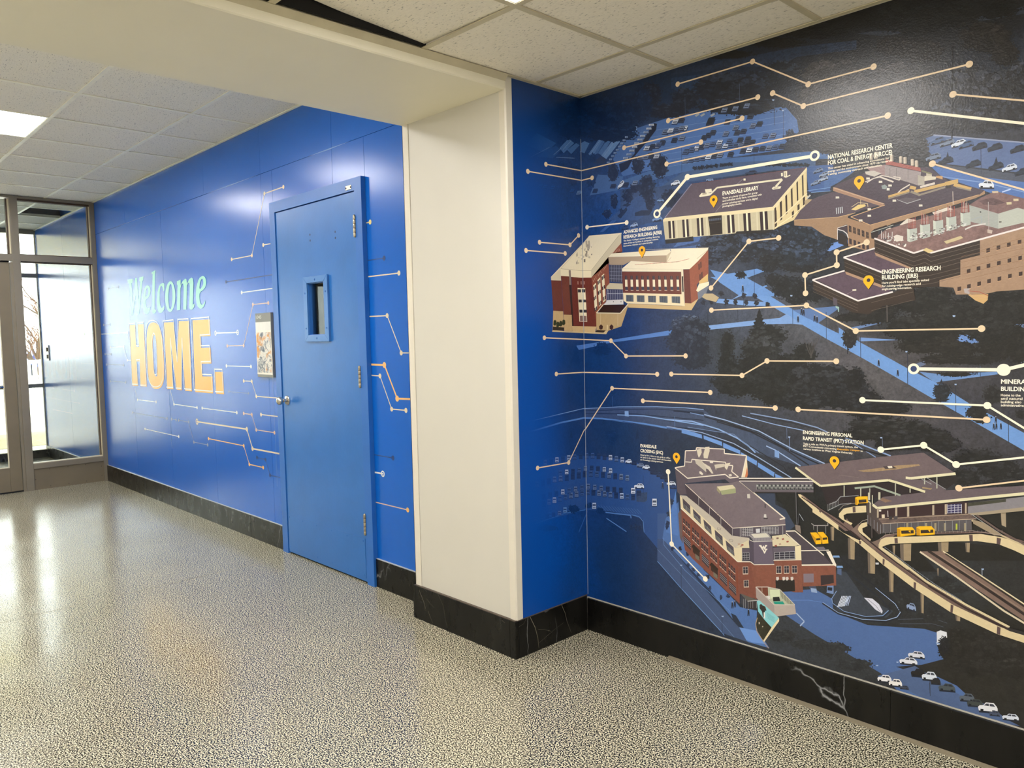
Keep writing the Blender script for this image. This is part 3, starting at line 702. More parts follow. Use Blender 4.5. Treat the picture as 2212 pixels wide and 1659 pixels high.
# top ridge woods
for a in [(PX,1560,190,70,38),(PX,1480,215,32,26),(PX,1405,205,26,30),(PX,1440,240,50,16),(PX,1640,185,60,34),(PX,1600,230,90,20),(PX,1690,160,50,30)]: tree(*a, dark=(20,24,34), light=(46,54,74))
for a in [(PX,1300,240,40,36),(PX,1345,262,40,28),(PX,1385,225,24,40),(PX,1320,290,60,18),(PX,1350,225,30,22)]: tree(*a, dark=(10,26,50), light=(30,50,84))
for a in [(PX,1200,230,50,40),(PX,1240,270,50,30),(PX,1160,250,36,30)]: tree(*a, dark=(6,30,62), light=(16,52,98))
for a in [(PX,1760,62,90,22),(PX,1850,40,90,22),(PX,1960,42,90,34),(PX,2050,30,80,30),(PX,2140,18,70,22),(PX,1680,92,60,12),(PX,1560,118,70,10)]: tree(*a, dark=(12,12,15), light=(26,28,34))
for a in [(PX,2130,80,60,34),(PX,2170,118,34,26),(PX,1990,110,50,26),(PX,1935,100,46,22)]: tree(*a, dark=(20,17,17), light=(44,38,38))
for a in [(PX,1800,165,70,40),(PX,1860,200,70,40),(PX,1760,210,40,28),(PX,1930,170,60,40),(PX,1990,210,60,46),(PX,1860,260,80,30),(PX,1950,275,70,22),(PX,1830,320,70,22),(PX,1930,320,60,24)]: tree(*a, dark=(40,38,40), light=(66,62,64), dens=.8)
for a in [(PX,2080,180,60,50),(PX,2150,200,60,50),(PX,2110,260,80,30),(PX,2190,240,40,40),(PX,2200,170,30,40),(PX,2040,250,40,30)]: tree(*a, dark=(32,32,36), light=(66,70,84), dens=.9)
for a in [(PX,1985,330,26,40),(PX,1960,345,30,30),(PX,1970,372,34,22)]: tree(*a, dark=(34,34,38), light=(70,72,80))
g_.nl(16)
# trees round the library and the left car park
for a in [(A_,1240,1240,70,110),(A_,1540,1140,80,110),(A_,1800,1170,100,130),(A_,1420,1510,60,90),(A_,1640,1400,110,150),(A_,1680,1590,60,110),(A_,1250,1560,45,70),(A_,1930,1520,110,90),(A_,1500,1420,60,60),(C_,120,850,120,120),(C_,280,1260,130,110),(C_,0,1200,60,120),(C_,1720,540,100,60),(C_,1700,470,50,30)]: tree(*a, dark=(24,32,48), light=(52,70,104))
for a in [(A_,980,1330,60,80),(A_,760,1330,60,60),(A_,1000,1060,50,60),(A_,800,1200,80,70),(A_,620,1150,60,60)]: tree(*a, dark=(10,40,78), light=(24,66,118))
for a in [(E_,1145,190,42,86),(E_,1300,120,58,66),(E_,1570,200,48,90),(E_,1820,190,90,80),(E_,1060,340,60,50),(E_,1230,310,18,28)]: tree(*a, dark=(22,30,46), light=(46,62,92))
for a, b, c in ((-120,1540,1700),(1790,0,0)): pass
for x, y0, y1 in ((120,960,1115),(20,1380,1420)): trunk(C_, x, y0, y1)
for k in range(9): tree(C_, 560+k*52 + rnd.uniform(-20, 20), 905 - k*6, 28, 20, dark=(26,32,46), light=(44,56,80), dens=.6)
for k in range(8): tree(C_, 1430+k*66, 860 + (k > 3)*4, 40, 20, dark=(24,30,40), light=(44,54,72), dens=.6)
g_.poly(E_(1390,330, 1470,300, 1600,300, 1560,360, 1390,370), (30,40,58), .5); g_.poly(E_(1240,240, 1290,220, 1350,225, 1300,260), (30,40,58), .5); g_.poly(E_(1180,370, 1290,260, 1300,300, 1220,400), (34,44,62), .4)
g_.nl(16)
# woods below the library
for a in [(F_,860,1060,270,170),(F_,700,1180,200,120),(F_,1000,960,120,70),(F_,1330,1020,260,170),(F_,1330,900,150,60),(F_,1560,880,90,50),(F_,1800,960,250,150),(F_,1900,860,90,60),(F_,1700,1120,240,130),(F_,1950,1130,230,180),(F_,2050,980,120,140),(F_,1180,1180,140,80)]: tree(*a, dark=(26,30,40), light=(70,86,116))
for a in [(F_,1480,1230,200,90),(F_,1800,1290,260,90),(F_,1500,1460,110,90),(F_,1700,1560,230,150),(F_,2000,1560,150,150),(F_,1450,1330,90,40),(F_,1110,1400,70,45)]: tree(*a, dark=(24,26,32), light=(46,54,68))
for a in [(H_,240,400,150,160),(H_,120,560,180,120),(H_,330,450,100,70),(H_,60,330,100,100),(H_,390,410,70,50)]: tree(*a, dark=(26,32,42), light=(66,82,110))
g_.nl(16)
# centre lawn conifers, shrubs and the dark woods
for x, t, b, w in ((685,770,1000,70),(515,760,990,64),(365,740,960,60),(212,790,960,40)): conifer(I_, x, t, b, w, (14,40,76))
tree(I_, 1000, 850, 110, 80, dark=(12,32,62), light=(20,44,78)); tree(I_, 1415, 885, 20, 36, dark=(20,28,46)); tree(I_,1900,560,90,80,dark=(34,40,52),light=(84,96,118)); tree(I_,2050,520,160,80,dark=(34,40,52),light=(88,102,126))
tree(I_,2000,760,260,160,dark=(26,30,38),light=(50,56,66)); tree(I_,2080,960,240,140,dark=(24,28,34),light=(40,46,56)); tree(I_,1990,640,180,90,dark=(26,30,38),light=(60,68,84))
conifer(J_, 885, 360, 700, 150, (26,28,32)); 
for a in [(J_,130,600,170,130),(J_,130,800,160,220)]: tree(*a, dark=(26,30,38), light=(60,68,82))
for a in [(J_,510,800,90,180),(J_,500,1050,130,200)]: tree(*a, dark=(22,24,26), light=(40,44,52))
for a in [(J_,1000,680,230,130),(J_,900,850,260,180)]: tree(*a, dark=(24,26,28), light=(58,60,66))
g_.nl(16)
for a in [(J_,900,1080,330,220),(J_,640,1250,330,180),(J_,1100,1330,340,200),(J_,1430,900,150,120),(J_,1250,1080,220,180)]: tree(*a, dark=(22,23,24), light=(38,40,44))
for a in [(J_,1480,1250,260,220),(J_,1750,1180,260,160),(J_,1850,1400,280,180),(J_,1400,1480,300,120),(J_,2000,1330,220,160),(J_,1560,1080,90,60)]: tree(*a, dark=(23,24,27), light=(56,58,66))
for k in range(9): g_.line(J_(1500+rnd.uniform(-12,12), 960, 1420+k*22, 760+rnd.uniform(-40,50)), .0018, (70,66,66))
for a in [(J_,1250,130,130,120),(J_,1150,60,120,90),(J_,1420,180,110,110),(J_,1550,200,90,100),(J_,1330,270,120,60)]: tree(*a, dark=(22,24,28), light=(40,44,54))
for x, y in ((490,285),(600,290),(730,295),(850,300),(700,215),(835,215),(430,190),(985,325),(220,290),(310,280)): tree(J_, x, y, 26, 32, dark=(28,30,40), light=(52,58,74), dens=.7)
tree(J_,1960,720,90,110,dark=(34,34,38),light=(64,62,64)); trunk(J_,1942,800,900); tree(K_,130,180,90,120,dark=(34,34,38),light=(60,58,60)); trunk(K_,105,270,360)
g_.nl(16)
for a in [(K_,900,60,280,150),(K_,1250,110,240,170),(K_,1000,250,330,110),(K_,1420,300,260,110),(K_,1250,420,300,60),(K_,1900,250,260,190),(K_,1750,150,120,120),(K_,2150,300,160,180),(K_,2100,100,170,90),(K_,1600,430,330,60),(K_,1400,600,220,30)]: tree(*a, dark=(25,24,24), light=(42,40,40))
conifer(K_,1225,650,930,110,(32,34,40)); tree(K_,1235,800,120,95,dark=(28,32,38),light=(56,66,84)); trunk(K_,1218,880,940)
for a in [(K_,1640,1050,140,80),(K_,1850,840,140,110),(K_,2180,1080,80,60),(K_,1700,1130,120,60)]: tree(*a, dark=(30,30,32), light=(50,50,54))
for a in [(K_,80,800,280,160),(K_,250,900,280,130),(K_,400,1020,360,110),(K_,620,1000,250,80),(K_,200,650,120,140)]: tree(*a, dark=(22,22,25), light=(44,46,54))
for a in [(K_,500,1200,400,110),(K_,900,1250,240,110),(K_,300,1320,300,70),(K_,800,1400,340,90),(K_,1150,1350,200,100)]: tree(*a, dark=(23,23,24), light=(54,54,58))
g_.nl(16)
for a in [(N_,700,120,300,120),(N_,1200,160,260,110),(N_,1650,330,300,120),(N_,1900,450,260,140),(N_,2150,560,200,120),(N_,1500,560,220,110),(N_,1100,60,240,90),(N_,2000,620,280,60)]: tree(*a, dark=(22,22,24), light=(48,48,54))
for a in [(H_,1250,1000,330,130),(H_,800,1100,240,120),(H_,1700,1110,240,160),(H_,2080,1050,230,190),(H_,1500,1160,260,150),(H_,1200,1250,300,130),(H_,1900,1250,280,130),(H_,560,1150,120,40)]: tree(*a, dark=(24,24,25), light=(42,42,44))
for a in [(H_,2000,940,130,60),(H_,2150,930,100,60),(H_,1420,920,140,60)]: tree(*a, dark=(24,24,25), light=(46,46,48))
# bottom right wood, verge shrubs
for a in [(Q_,1750,1250,330,170),(Q_,1600,1180,200,130),(Q_,2050,1250,260,180),(Q_,1500,1080,140,80),(Q_,1900,1080,260,60),(Q_,1700,1420,300,110),(Q_,2100,1430,240,120),(Q_,1380,1250,80,90)]: tree(*a, dark=(26,24,24), light=(44,42,42))
for a in [(Q_,150,1230,240,80),(Q_,420,1400,200,70),(O_,1500,1400,180,80),(O_,1800,1500,220,70)]: tree(*a, dark=(36,38,42), light=(54,56,60), dens=.8)
for a in [(Q_,700,500,110,60),(Q_,950,740,90,110),(Q_,1250,880,140,60),(Q_,1350,520,140,60),(Q_,1500,600,160,50)]: tree(*a, dark=(30,31,34), light=(48,50,54), dens=.7)
g_.nl(16)
for x, t, b, w in ((1420,400,540,30),(1565,470,590,34),(630,440,530,26)): conifer(L_, x, t, b, w, (22,34,50))
for a in [(L_,1110,500,70,60),(L_,1120,570,40,50),(L_,660,1380,70,50),(L_,970,1400,50,40),(L_,840,1340,44,34),(L_,1120,1600,60,50),(L_,340,1610,140,40)]: tree(*a, dark=(16,36,64), light=(28,54,92), dens=.7)
for x, y in ((1830,1290),(1800,1440),(1780,1560),(1350,1600),(1400,1600),(1450,1605)): tree(L_, x, y, 22, 34, dark=(26,34,48), dens=.6)
for x, y in ((120,60),(115,100),(180,360),(270,355),(370,560),(490,670),(600,690),(630,830),(760,945),(845,930),(430,610),(360,420)): tree(O_, x, y, 18, 22, dark=(30,40,62), light=(50,70,110), dens=.5)
for a in [(L_,1240,1560,200,60),(L_,1000,1600,220,60)]: pass

# lamp posts and walkers
g_.nl()
for v, x, y0, y1, c in ((J_,825,-160,200,(30,40,60)),(J_,1283,370,550,(30,40,60)),(J_,1685,410,730,(36,46,66)),(J_,2095,700,960,(34,42,60)),(K_,258,150,400,(34,42,60)),(K_,820,340,715,(30,38,58)),(K_,1395,720,1060,(30,38,58)),(K_,2025,1040,1420,(34,42,60)),(C_,1263,640,850,(44,60,90)),(C_,400,660,940,(40,56,86)),
        (C_,1505,90,390,(60,66,84)),(C_,1615,220,530,(60,74,104)),(O_,283,560,850,(26,36,54)),(O_,772,1170,1370,(26,36,54)),(L_,1490,980,1200,(30,44,70)),(L_,1120,30,160,(70,100,150)),(L_,1865,270,390,(90,120,170)),(M_,95,30,130,(90,120,170)),(M_,1435,120,270,(90,110,145)),(M_,1465,240,410,(120,144,190)),
        (N_,523,85,200,(90,100,120)),(Q_,1768,390,570,(150,160,180)),(Q_,1215,1590,1700,(24,26,34)),(R_,878,620,800,(40,44,58)),(B_,815,1000,1230,(70,82,108)),(B_,165,1160,1380,(60,76,104)),(D_,1735,600,900,(46,52,76)),(J_,270,420,530,(30,36,48)),(J_,628,380,500,(30,36,48)),(H_,933,910,1190,(120,112,112)),(K_,1690,500,630,(60,80,110)),(J_,697,200,330,(34,44,64)),(L_,1715,840,920,(26,40,66))):
    g_.line(v(x, y0, x+3, y1), .0017, c)
for v, x, y in ((O_,285,560),(O_,780,1170),(K_,808,330),(J_,1270,215),(K_,1395,722),(C_,1495,90),(C_,1610,215),(Q_,1775,390),(N_,510,85),(M_,1465,245),(H_,1560,1135),(R_,490,395),(R_,248,435)):
    g_.poly(v(x-14,y-8, x+14,y-8, x+10,y+8, x-10,y+8), (150,172,208))
for v, x, y in ((J_,1348,500),(J_,1415,420),(K_,475,470),(K_,703,590),(K_,1850,1230),(K_,1882,1225),(K_,1935,1225),(K_,1875,1150),(J_,1545,490),(J_,1575,505),(J_,1390,410),(O_,895,1040),(O_,925,1030),(O_,1088,1130),(L_,1722,1108),(J_,688,135),(K_,1645,570)):
    g_.poly(v(x-8,y-38, x+8,y-38, x+13,y-5, x+12,y+34, x+3,y+34, x,y+5, x-6,y+34, x-13,y+34, x-10,y-5), (34,36,48)); g_.poly(v(x-6,y-50, x+6,y-50, x+7,y-38, x-7,y-38), (150,150,165))
g_.poly(O_(262,335, 285,335, 285,375, 262,375), (28,30,40)); g_.poly(O_(598,675, 622,675, 622,720, 598,720), (28,30,40))

# ------------------------------------------------------------------ printed cars
WHT = (206,214,228); GRY = (112,126,152); DRK = (40,48,64); BLU = (70,92,132)
def car(v, x, y, w, h, col, sl=.0, up=False):
    """small vehicle: body, roof and glass; sl tilts it, up = seen from the end"""
    L0 = g_.lay
    def q(pts, c): g_.poly(v(*[t for (a, b) in pts for t in (x + a*w + b*h*.0, y + b*h + a*w*sl)]), c)
    if up:
        q([(-.5,-.45),(.5,-.45),(.5,.5),(-.5,.5)], (30,40,62)); g_.lay += 1
        q([(-.42,-.5),(.42,-.5),(.46,.40),(-.46,.40)], col); g_.lay += 1
        q([(-.34,-.28),(.34,-.28),(.38,-.02),(-.38,-.02)], mixc(col, (30,36,50), .75)); q([(-.32,.18),(.32,.18),(.30,.30),(-.30,.30)], mixc(col, (30,36,50), .6))
    else:
        q([(-.5,.1),(.5,.1),(.52,.55),(-.44,.6)], (28,34,50)); g_.lay += 1
        q([(-.5,.05),(-.42,-.12),(-.22,-.18),(-.1,-.48),(.3,-.5),(.46,-.15),(.5,.05),(.5,.35),(-.46,.40)], col); g_.lay += 1
        q([(-.2,-.16),(-.08,-.36),(.05,-.38),(.05,-.14)], mixc(col, (26,30,44), .85)); q([(.09,-.38),(.27,-.38),(.38,-.14),(.09,-.14)], mixc(col, (26,30,44), .85))
        g_.lay += 1
        for a in (-.3, .3): q([(a-.08,.22),(a+.08,.22),(a+.07,.46),(a-.07,.46)], (22,24,32))
    g_.lay = L0
def small(v, x, y, w, h, col, lean=.45):
    """parked car seen steeply: a leaning box"""
    L0 = g_.lay; s_ = lean*h
    P = lambda *a: v(*[t for i in range(0, len(a), 2) for t in (x + a[i]*w - a[i+1]*s_, y + a[i+1]*h)])
    g_.poly(P(-.55,-.38, .65,-.30, .65,.55, -.45,.55), (34,46,74)); g_.lay += 1
    g_.poly(P(-.5,-.5, .45,-.55, .5,.30, -.5,.38), col); g_.lay += 1
    g_.poly(P(-.38,-.05, .40,-.10, .40,.14, -.38,.18), mixc(col, (24,30,46), .8)); g_.poly(P(-.30,-.42, .36,-.46, .34,-.34, -.28,-.30), mixc(col, (24,30,46), .55))
    g_.lay = L0
def rowc(v, x0, y0, x1, y1, n, w, h, lean=.45, cols=(WHT, GRY, DRK, DRK, BLU, GRY, WHT)):
    for k in range(n):
        t = k / max(1, n-1); c = cols[rnd.randrange(len(cols))]
        small(v, x0+(x1-x0)*t + rnd.uniform(-3, 3), y0+(y1-y0)*t + rnd.uniform(-3, 3), w, h, mixc(c, (84,104,150), rnd.uniform(0, .22)), lean)
g_.nl(2)
for a in [(215,475,430,430,4),(105,640,170,600,2),(310,570,400,545,2),(665,540,770,480,3),(455,705,700,630,5),(845,650,870,625,1),(770,620,850,600,2),(925,640,1240,595,6),(1100,570,1190,555,2),(970,580,1000,560,1),(930,490,930,490,1),(1060,480,1140,460,2),(1045,420,1045,420,1),(1075,310,1075,310,1),(945,350,945,350,1),(1225,285,1225,285,1),(1250,395,1330,375,2),(1400,520,1490,510,2),
          (445,815,860,750,7),(985,740,985,740,1),(1130,700,1600,640,7),(320,350,400,335,2),(910,215,1040,195,2),(1175,165,1175,165,1),(20,660,20,660,1),(20,750,90,765,2)]:
    rowc(C_, *a, 62, 62)
small(C_, 745, 345, 78, 95, (30,36,46))
for x in (585,650,770): g_.poly(C_(x-30,275, x+20,245, x+30,262, x-10,290), (150,156,160)); 
for k in range(10): small(A_, 1700 - k*34 + rnd.uniform(-5,5), 665 + k*44, 60, 26, mixc(WHT, (90,120,170), rnd.uniform(0,.5)), 0)
for k in range(9): small(A_, 1400 - k*27, 810 + k*38, 34, 22, (140,165,205), 0)
rowc(A_, 1640, 945, 1780, 900, 3, 60, 56); rowc(A_, 1860, 750, 2060, 700, 4, 60, 56); rowc(A_, 1560, 1060, 1760, 1040, 4, 60, 50); rowc(A_, 2100,990,2180,970,2,60,50)
car(A_, 1985,1355,110,56,WHT,-.2); car(A_,1335,1375,80,70,WHT,-.7); small(A_,1390,1380,60,60,DRK); small(A_,1240,1395,60,50,DRK); small(A_,1500,1360,60,60,GRY); small(A_,1025,1450,50,50,(34,52,84)); small(A_,830,1475,44,50,(110,140,185)); car(A_,1810,1565,80,36,(110,140,190))
for a in [(370,1395),(430,1400),(520,1410),(750,1450)]: small(A_, *a, 44, 44, (30,84,148))
car(C_, 735,1040,90,36,(120,144,186)); car(C_,1230,955,150,50,(46,60,88),-.1); car(C_,110,1510,120,60,(120,150,200),-.1); car(E_,1380,475,90,50,(150,170,205),-.2); car(E_,1270,505,90,50,(40,60,100),-.15); car(E_,1660,400,100,50,(110,140,190),-.2); car(E_,1690,180,70,36,(120,150,195))
for x, y in ((2030,930),(2100,975),(2000,1075),(2090,1030)): car(C_, x, y, 120, 50, mixc(WHT, BLU, rnd.random()), -.3)
for x, y, c in ((1360,550,GRY),(1490,560,WHT),(1570,570,BLU),(1720,590,DRK),(1890,600,DRK),(2140,620,DRK),(1210,710,GRY),(1345,750,DRK),(1650,785,DRK),(1900,810,DRK),(2050,830,WHT),(1260,530,BLU),(2190,870,DRK)): car(D_, x, y, 170, 70, c, -.25)
conifer(D_,1368,650,760,34,(26,32,44)); conifer(D_,1905,710,810,40,(26,32,44)); car(D_,1795,1015,170,90,(214,220,232),.05)
# lower left car park rows
def arc(v, pts, n, w, h):
    cum = [0]
    for a, b in zip(pts[:-1], pts[1:]): cum.append(cum[-1] + math.hypot(b[0]-a[0], b[1]-a[1]))
    for k in range(n):
        d = cum[-1]*k/(n-1)
        for i in range(len(pts)-1):
            if cum[i+1] >= d:
                t = (d-cum[i])/(cum[i+1]-cum[i]); x = pts[i][0]+t*(pts[i+1][0]-pts[i][0]); y = pts[i][1]+t*(pts[i+1][1]-pts[i][1]); break
        c = [WHT, GRY, DRK, DRK, BLU][rnd.randrange(5)]
        car(v, x, y, w, h, mixc(c, (50,84,140), rnd.uniform(0, .35)), 0, True)
arc(L_, [(320,830),(480,790),(670,760),(850,740),(1110,770),(1240,795)], 14, 46, 66)
for x, y, w, c in ((1315,810,76,WHT),(1380,825,66,DRK),(1455,855,90,GRY),(1525,880,90,WHT),(1590,900,80,DRK),(1625,940,110,DRK),(1690,970,90,(40,52,80)),(1735,995,90,DRK),(1790,1030,100,(36,46,70)),(1825,1075,110,WHT),(1845,1110,80,(44,64,108))): car(L_, x, y, w, 52, c, .1)
arc(L_, [(150,1110),(430,1030),(610,1000),(840,955),(1100,980),(1300,1010)], 17, 48, 74); arc(L_, [(500,950),(720,920),(840,885),(1030,910),(1100,925)], 9, 44, 60)
arc(L_, [(300,1320),(540,1240),(830,1175),(1030,1200),(1300,1235),(1370,1240)], 17, 48, 74); arc(L_, [(300,1230),(480,1190),(830,1110),(1030,1140),(1160,1150),(1300,1165)], 14, 46, 66)
car(L_,1440,1105,120,60,WHT,.05); car(L_,1625,1305,62,96,WHT,0,True); car(L_,905,1345,52,80,(170,186,210),0,True); car(L_,555,1395,48,70,(110,150,200),0,True); car(L_,375,1450,44,60,(60,110,180),0,True); car(L_,1370,1165,56,74,WHT,0,True); car(L_,1438,1190,56,64,(40,50,70),0,True)
arc(L_, [(200,1500),(330,1470),(490,1430)], 5, 44, 54)
for x, y, w, h, c in ((715,305,200,84,(206,208,220)),(620,380,215,86,(214,216,226)),(735,520,170,100,(32,30,32)),(870,560,180,106,(208,214,226)),(945,620,120,80,(38,36,40)),(1080,695,200,96,(70,78,84)),(1320,815,180,96,(84,92,104)),(1415,880,190,90,(60,66,66)),(1570,935,235,120,(222,222,228)),(1650,1005,130,60,(70,78,100)),(1840,1050,200,80,(206,212,226)),(335,590,170,88,(228,226,230)),(465,640,160,90,(232,228,226)),(570,695,110,44,(60,66,84))):
    car(R_, x, y, w, h, c, .12)
g_.poly(Q_(1290,1050, 1330,1035, 1395,1055, 1400,1110, 1330,1150, 1320,1185, 1292,1190), (214,216,224)); g_.poly(Q_(1280,1160, 1345,1165, 1350,1190, 1290,1180), (150,170,205)); tree(Q_,1370,1190,60,100,dark=(22,22,28),light=(40,40,48)); 
car(Q_, 1020,785,100,80,(130,148,184),.35)
g_.poly(O_(1955,690, 2030,680, 2090,745, 2090,790, 2025,800, 1960,740), (80,112,136)); g_.poly(O_(2030,770, 2105,790, 2105,905, 2020,885), (110,134,180)); g_.nl(3); g_.poly(O_(2035,820, 2090,825, 2088,865, 2032,858), (30,32,44)); g_.poly(O_(1965,700, 2020,750, 2025,880, 1960,800), (34,38,44))
g_.poly(O_(1780,760, 1880,765, 1905,860, 1830,850), (60,72,98)); g_.poly(O_(1830,830, 1900,840, 1910,890, 1840,880), (140,160,196)); g_.poly(O_(2100,440, 2170,440, 2180,466, 2100,466), (120,156,206)); g_.poly(O_(2140,565, 2210,565, 2220,590, 2145,590), (120,156,206)); g_.poly(O_(2150,595, 2200,600, 2200,680, 2150,660), (76,94,130))
BGTOP = 0
g_.poly(N_(1540,990, 2330,905, 2330,1400, 1950,1240, 1600,1180), (28,27,26), .4)
g_.poly(M_(1300,900, 1760,905, 2212,1200, 2212,1659, 1960,1659, 1560,1350), (28,29,30), .4)
g_.poly(Q_(560,60, 1420,100, 2300,180, 2300,300, 1500,300, 1100,200, 1300,420, 900,400, 600,300), (26,25,25), .4)
g_.nl(3)
g_.line(PX(2057.6,100, 2056.6,300), .0035, (16,15,18))      # open seam of the sheet at the top
tag(g_.build('printed_landscape', MM_BG, MU), kind='stuff')
# ================================================================== full colour buildings of the print
BL0 = BGTOP
def newp(): p = Print(); p.lay = BL0; return p
CREAM_ = (226,214,186)
# ---- library
p = newp()
p.poly(F_(520,318, 1890,122, 1495,595, 200,725), (86,76,90), .18)
p.nl(); p.poly(F_(180,745, 200,725, 1490,590, 1895,118, 1900,150, 1512,632, 180,768), (222,208,170))
p.poly(F_(180,768, 1512,632, 1506,865, 205,982), (190,180,152), .06)
p.poly(F_(1512,632, 1898,150, 1900,450, 1915,470, 1870,590, 1740,750, 1560,830, 1510,862), (212,194,150), .05)
p.nl(); p.line(F_(520,318, 200,722), .004, (128,124,150)); p.line(F_(520,318,1890,120), .0015, (110,70,72)); p.line(F_(805,655,885,560), .0012, (150,146,156)); p.line(F_(1040,340,1130,262), .0012, (150,146,156))
fy = lambda x: 768 - .1023*(x-180); by = lambda x: 981 - .091*(x-205)
for a, b in ((240,270),(287,312),(407,435),(455,482),(580,610),(628,655),(943,975),(995,1027),(1135,1168),(1190,1222),(1333,1370),(1390,1425)):
    p.poly(F_(a, fy(a)+1, b, fy(b)+1, b+12, by(b)-8, a+12, by(a)-8), (50,36,42))
for a, b in ((270,287),(435,455),(610,628),(975,995),(1168,1190),(1370,1390)): p.poly(F_(a, fy(a), b, fy(b), b+12, by(b)-4, a+12, by(a)-4), (234,224,196))
for a in (330,500,690,920,1070,1290,1480): p.poly(F_(a, fy(a)+2, a+18, fy(a+18)+2, a+28, by(a+18)-4, a+10, by(a)-4), (204,196,170))
p.poly(F_(716,708, 880,690, 890,912, 742,932, 736,850), (38,30,30)); p.nl()
for k in range(6): p.poly(F_(728+k*25,735-k*2.5, 748+k*25,733-k*2.5, 748+k*25,760-k*2.5, 728+k*25,762-k*2.5), (76,84,104))
p.line(F_(730,790, 880,772), .001, (90,80,70))
for x, t, b, w in ((1510,605,835,20),(1575,530,752,24),(1640,455,680,22),(1706,375,602,20),(1773,295,522,18),(1838,215,462,18),(1528,640,820,8)):
    p.poly(F_(x,t+8, x+w,t-14, x+w+6,b-14, x+8,b+6), (58,44,42))
for x, t, b in ((1718,645,715),(1785,565,650),(1850,478,585)): p.poly(F_(x,t+10, x+26,t-14, x+28,b-18, x+4,b+8), (60,46,42)); 
p.line(F_(1515,790, 1900,430), .004, (226,212,176)); p.line(F_(1515,845, 1740,690, 1880,560), .003, (232,216,178))
p.poly(F_(205,986, 540,944, 545,1000, 212,1032), (34,34,38), .4); p.poly(F_(1060,885, 1500,862, 1440,900, 1040,915), (36,34,36), .4)
for q, w in ((F_(825,362, 1600,262), .0065), (F_(825,362, 745,440), .007), (F_(1605,262, 1525,350), .008), (F_(1700,212, 1640,240), .004)): p.line(q, w, (218,210,186))
p.nl()
for q in (F_(680,382, 758,374, 765,412, 690,430), F_(610,462, 640,425, 770,425, 740,455, 620,475), F_(1620,168, 1662,163, 1662,232, 1622,240), F_(1588,188, 1610,184, 1612,225, 1590,228), F_(1480,368, 1500,350, 1592,346, 1580,372, 1490,386), F_(1140,255, 1164,252, 1166,276, 1142,278)): p.poly(q, (226,218,196))
for q in (F_(650,430, 700,418, 700,440, 650,448), F_(1630,180, 1650,178, 1650,222, 1632,226), F_(1500,364, 1560,356, 1555,370, 1500,376)): p.poly(q, (170,160,140))
p.poly(F_(1870,520, 1905,500, 1985,505, 1985,520, 1900,560, 1875,580), (170,150,120)); p.line(F_(1900,490,1940,450), .006, (190,190,190)); p.line(F_(1900,400, 2180,360), .0015, (130,170,220)); p.line(F_(1950,420, 2190,400), .0015, (130,170,220))
tag(p.build('printed_library', MM, MU), 'printed cream library with a flat purple-grey roof and dark slot windows')
# ---- advanced engineering building (crosses the corner)
p = newp(); RED = (104,56,48); REDL = (132,74,58); TAN = (188,160,118); WIN = (52,50,60)
p.poly(E_(845,603, 1232,570, 1222,620, 1225,680, 870,1105, 750,1106, 505,1085, 510,1140, 390,1135, 388,1095), (222,212,188), .03)
p.nl(); p.poly(E_(1228,572, 1228,690, 872,1104, 866,1020, 1195,600), (200,190,166)); p.poly(E_(505,998, 750,1022, 867,1020, 871,1103, 750,1106, 507,1082), (226,216,190)); p.poly(E_(500,1000, 392,1095, 392,1132, 508,1140, 506,1080), (206,197,172))
p.line(E_(845,605, 505,998), .002, (190,180,156)); p.line(E_(505,998, 750,1022, 867,1020, 1200,600), .0014, (150,140,120))
p.poly(E_(390,1135, 511,1141, 535,1506, 415,1500), (98,48,42), .15); p.poly(E_(508,1084, 603,1090, 636,1548, 540,1546, 513,1141), (104,52,44), .15)
p.poly(E_(630,1095, 750,1106, 870,1104, 932,1691, 655,1683), (104,48,42), .15)
p.poly(E_(870,1104, 1228,690, 1242,795, 1110,812, 1072,860, 1088,1165, 1047,1240, 1050,1390, 932,1530, 932,1691), REDL, .15)
p.poly(E_(600,1015, 624,1017, 630,1190, 608,1190), (130,118,112)); p.poly(E_(605,1190, 632,1192, 658,1682, 640,1682), (46,30,34))
p.poly(E_(415,1500, 534,1507, 547,1736, 408,1740), TAN, .08); p.poly(E_(540,1546, 636,1549, 642,1746, 548,1742), TAN, .08); p.poly(E_(640,1682, 932,1690, 916,1758, 644,1750), (196,168,126), .08)
p.poly(I_(403,630, 548,638, 900,652, 1085,612, 1048,674, 403,645), (202,182,142))
p.nl()
p.poly(E_(705,1227, 750,1229, 797,1228, 820,1632, 727,1630), (228,218,192))
for i, (t, b) in enumerate(((1244,1281),(1366,1400),(1487,1522))):
    o = i*9
    for a, c in ((708,746),(757,797)): p.poly(E_(a+o,t, c+o,t+1, c+o+1,b, a+o+2,b), WIN)
p.poly(E_(733,1560, 768,1560, 770,1625, 735,1625), (130,104,100)); p.poly(E_(776,1560, 812,1562, 816,1627, 778,1626), (130,104,100))
for x in (702,740,778): p.poly(E_(x,1146, x+16,1147, x+17,1186, x+1,1185), (150,112,104))
for q in (E_(893,1195, 927,1165, 942,1475, 912,1505), E_(943,1135, 977,1100, 990,1425, 962,1452), E_(993,1080, 1024,1055, 1040,1375, 1012,1402)): p.poly(q, (226,216,188))
p.nl()
for x, y in ((895,1205),(898,1330),(908,1460),(945,1140),(950,1262),(960,1390),(995,1085),(1000,1205),(1012,1330)):
    p.poly(E_(x,y+10, x+12,y, x+15,y+42, x+3,y+52), WIN); p.poly(E_(x+18,y-6, x+30,y-16, x+33,y+26, x+21,y+36), WIN)
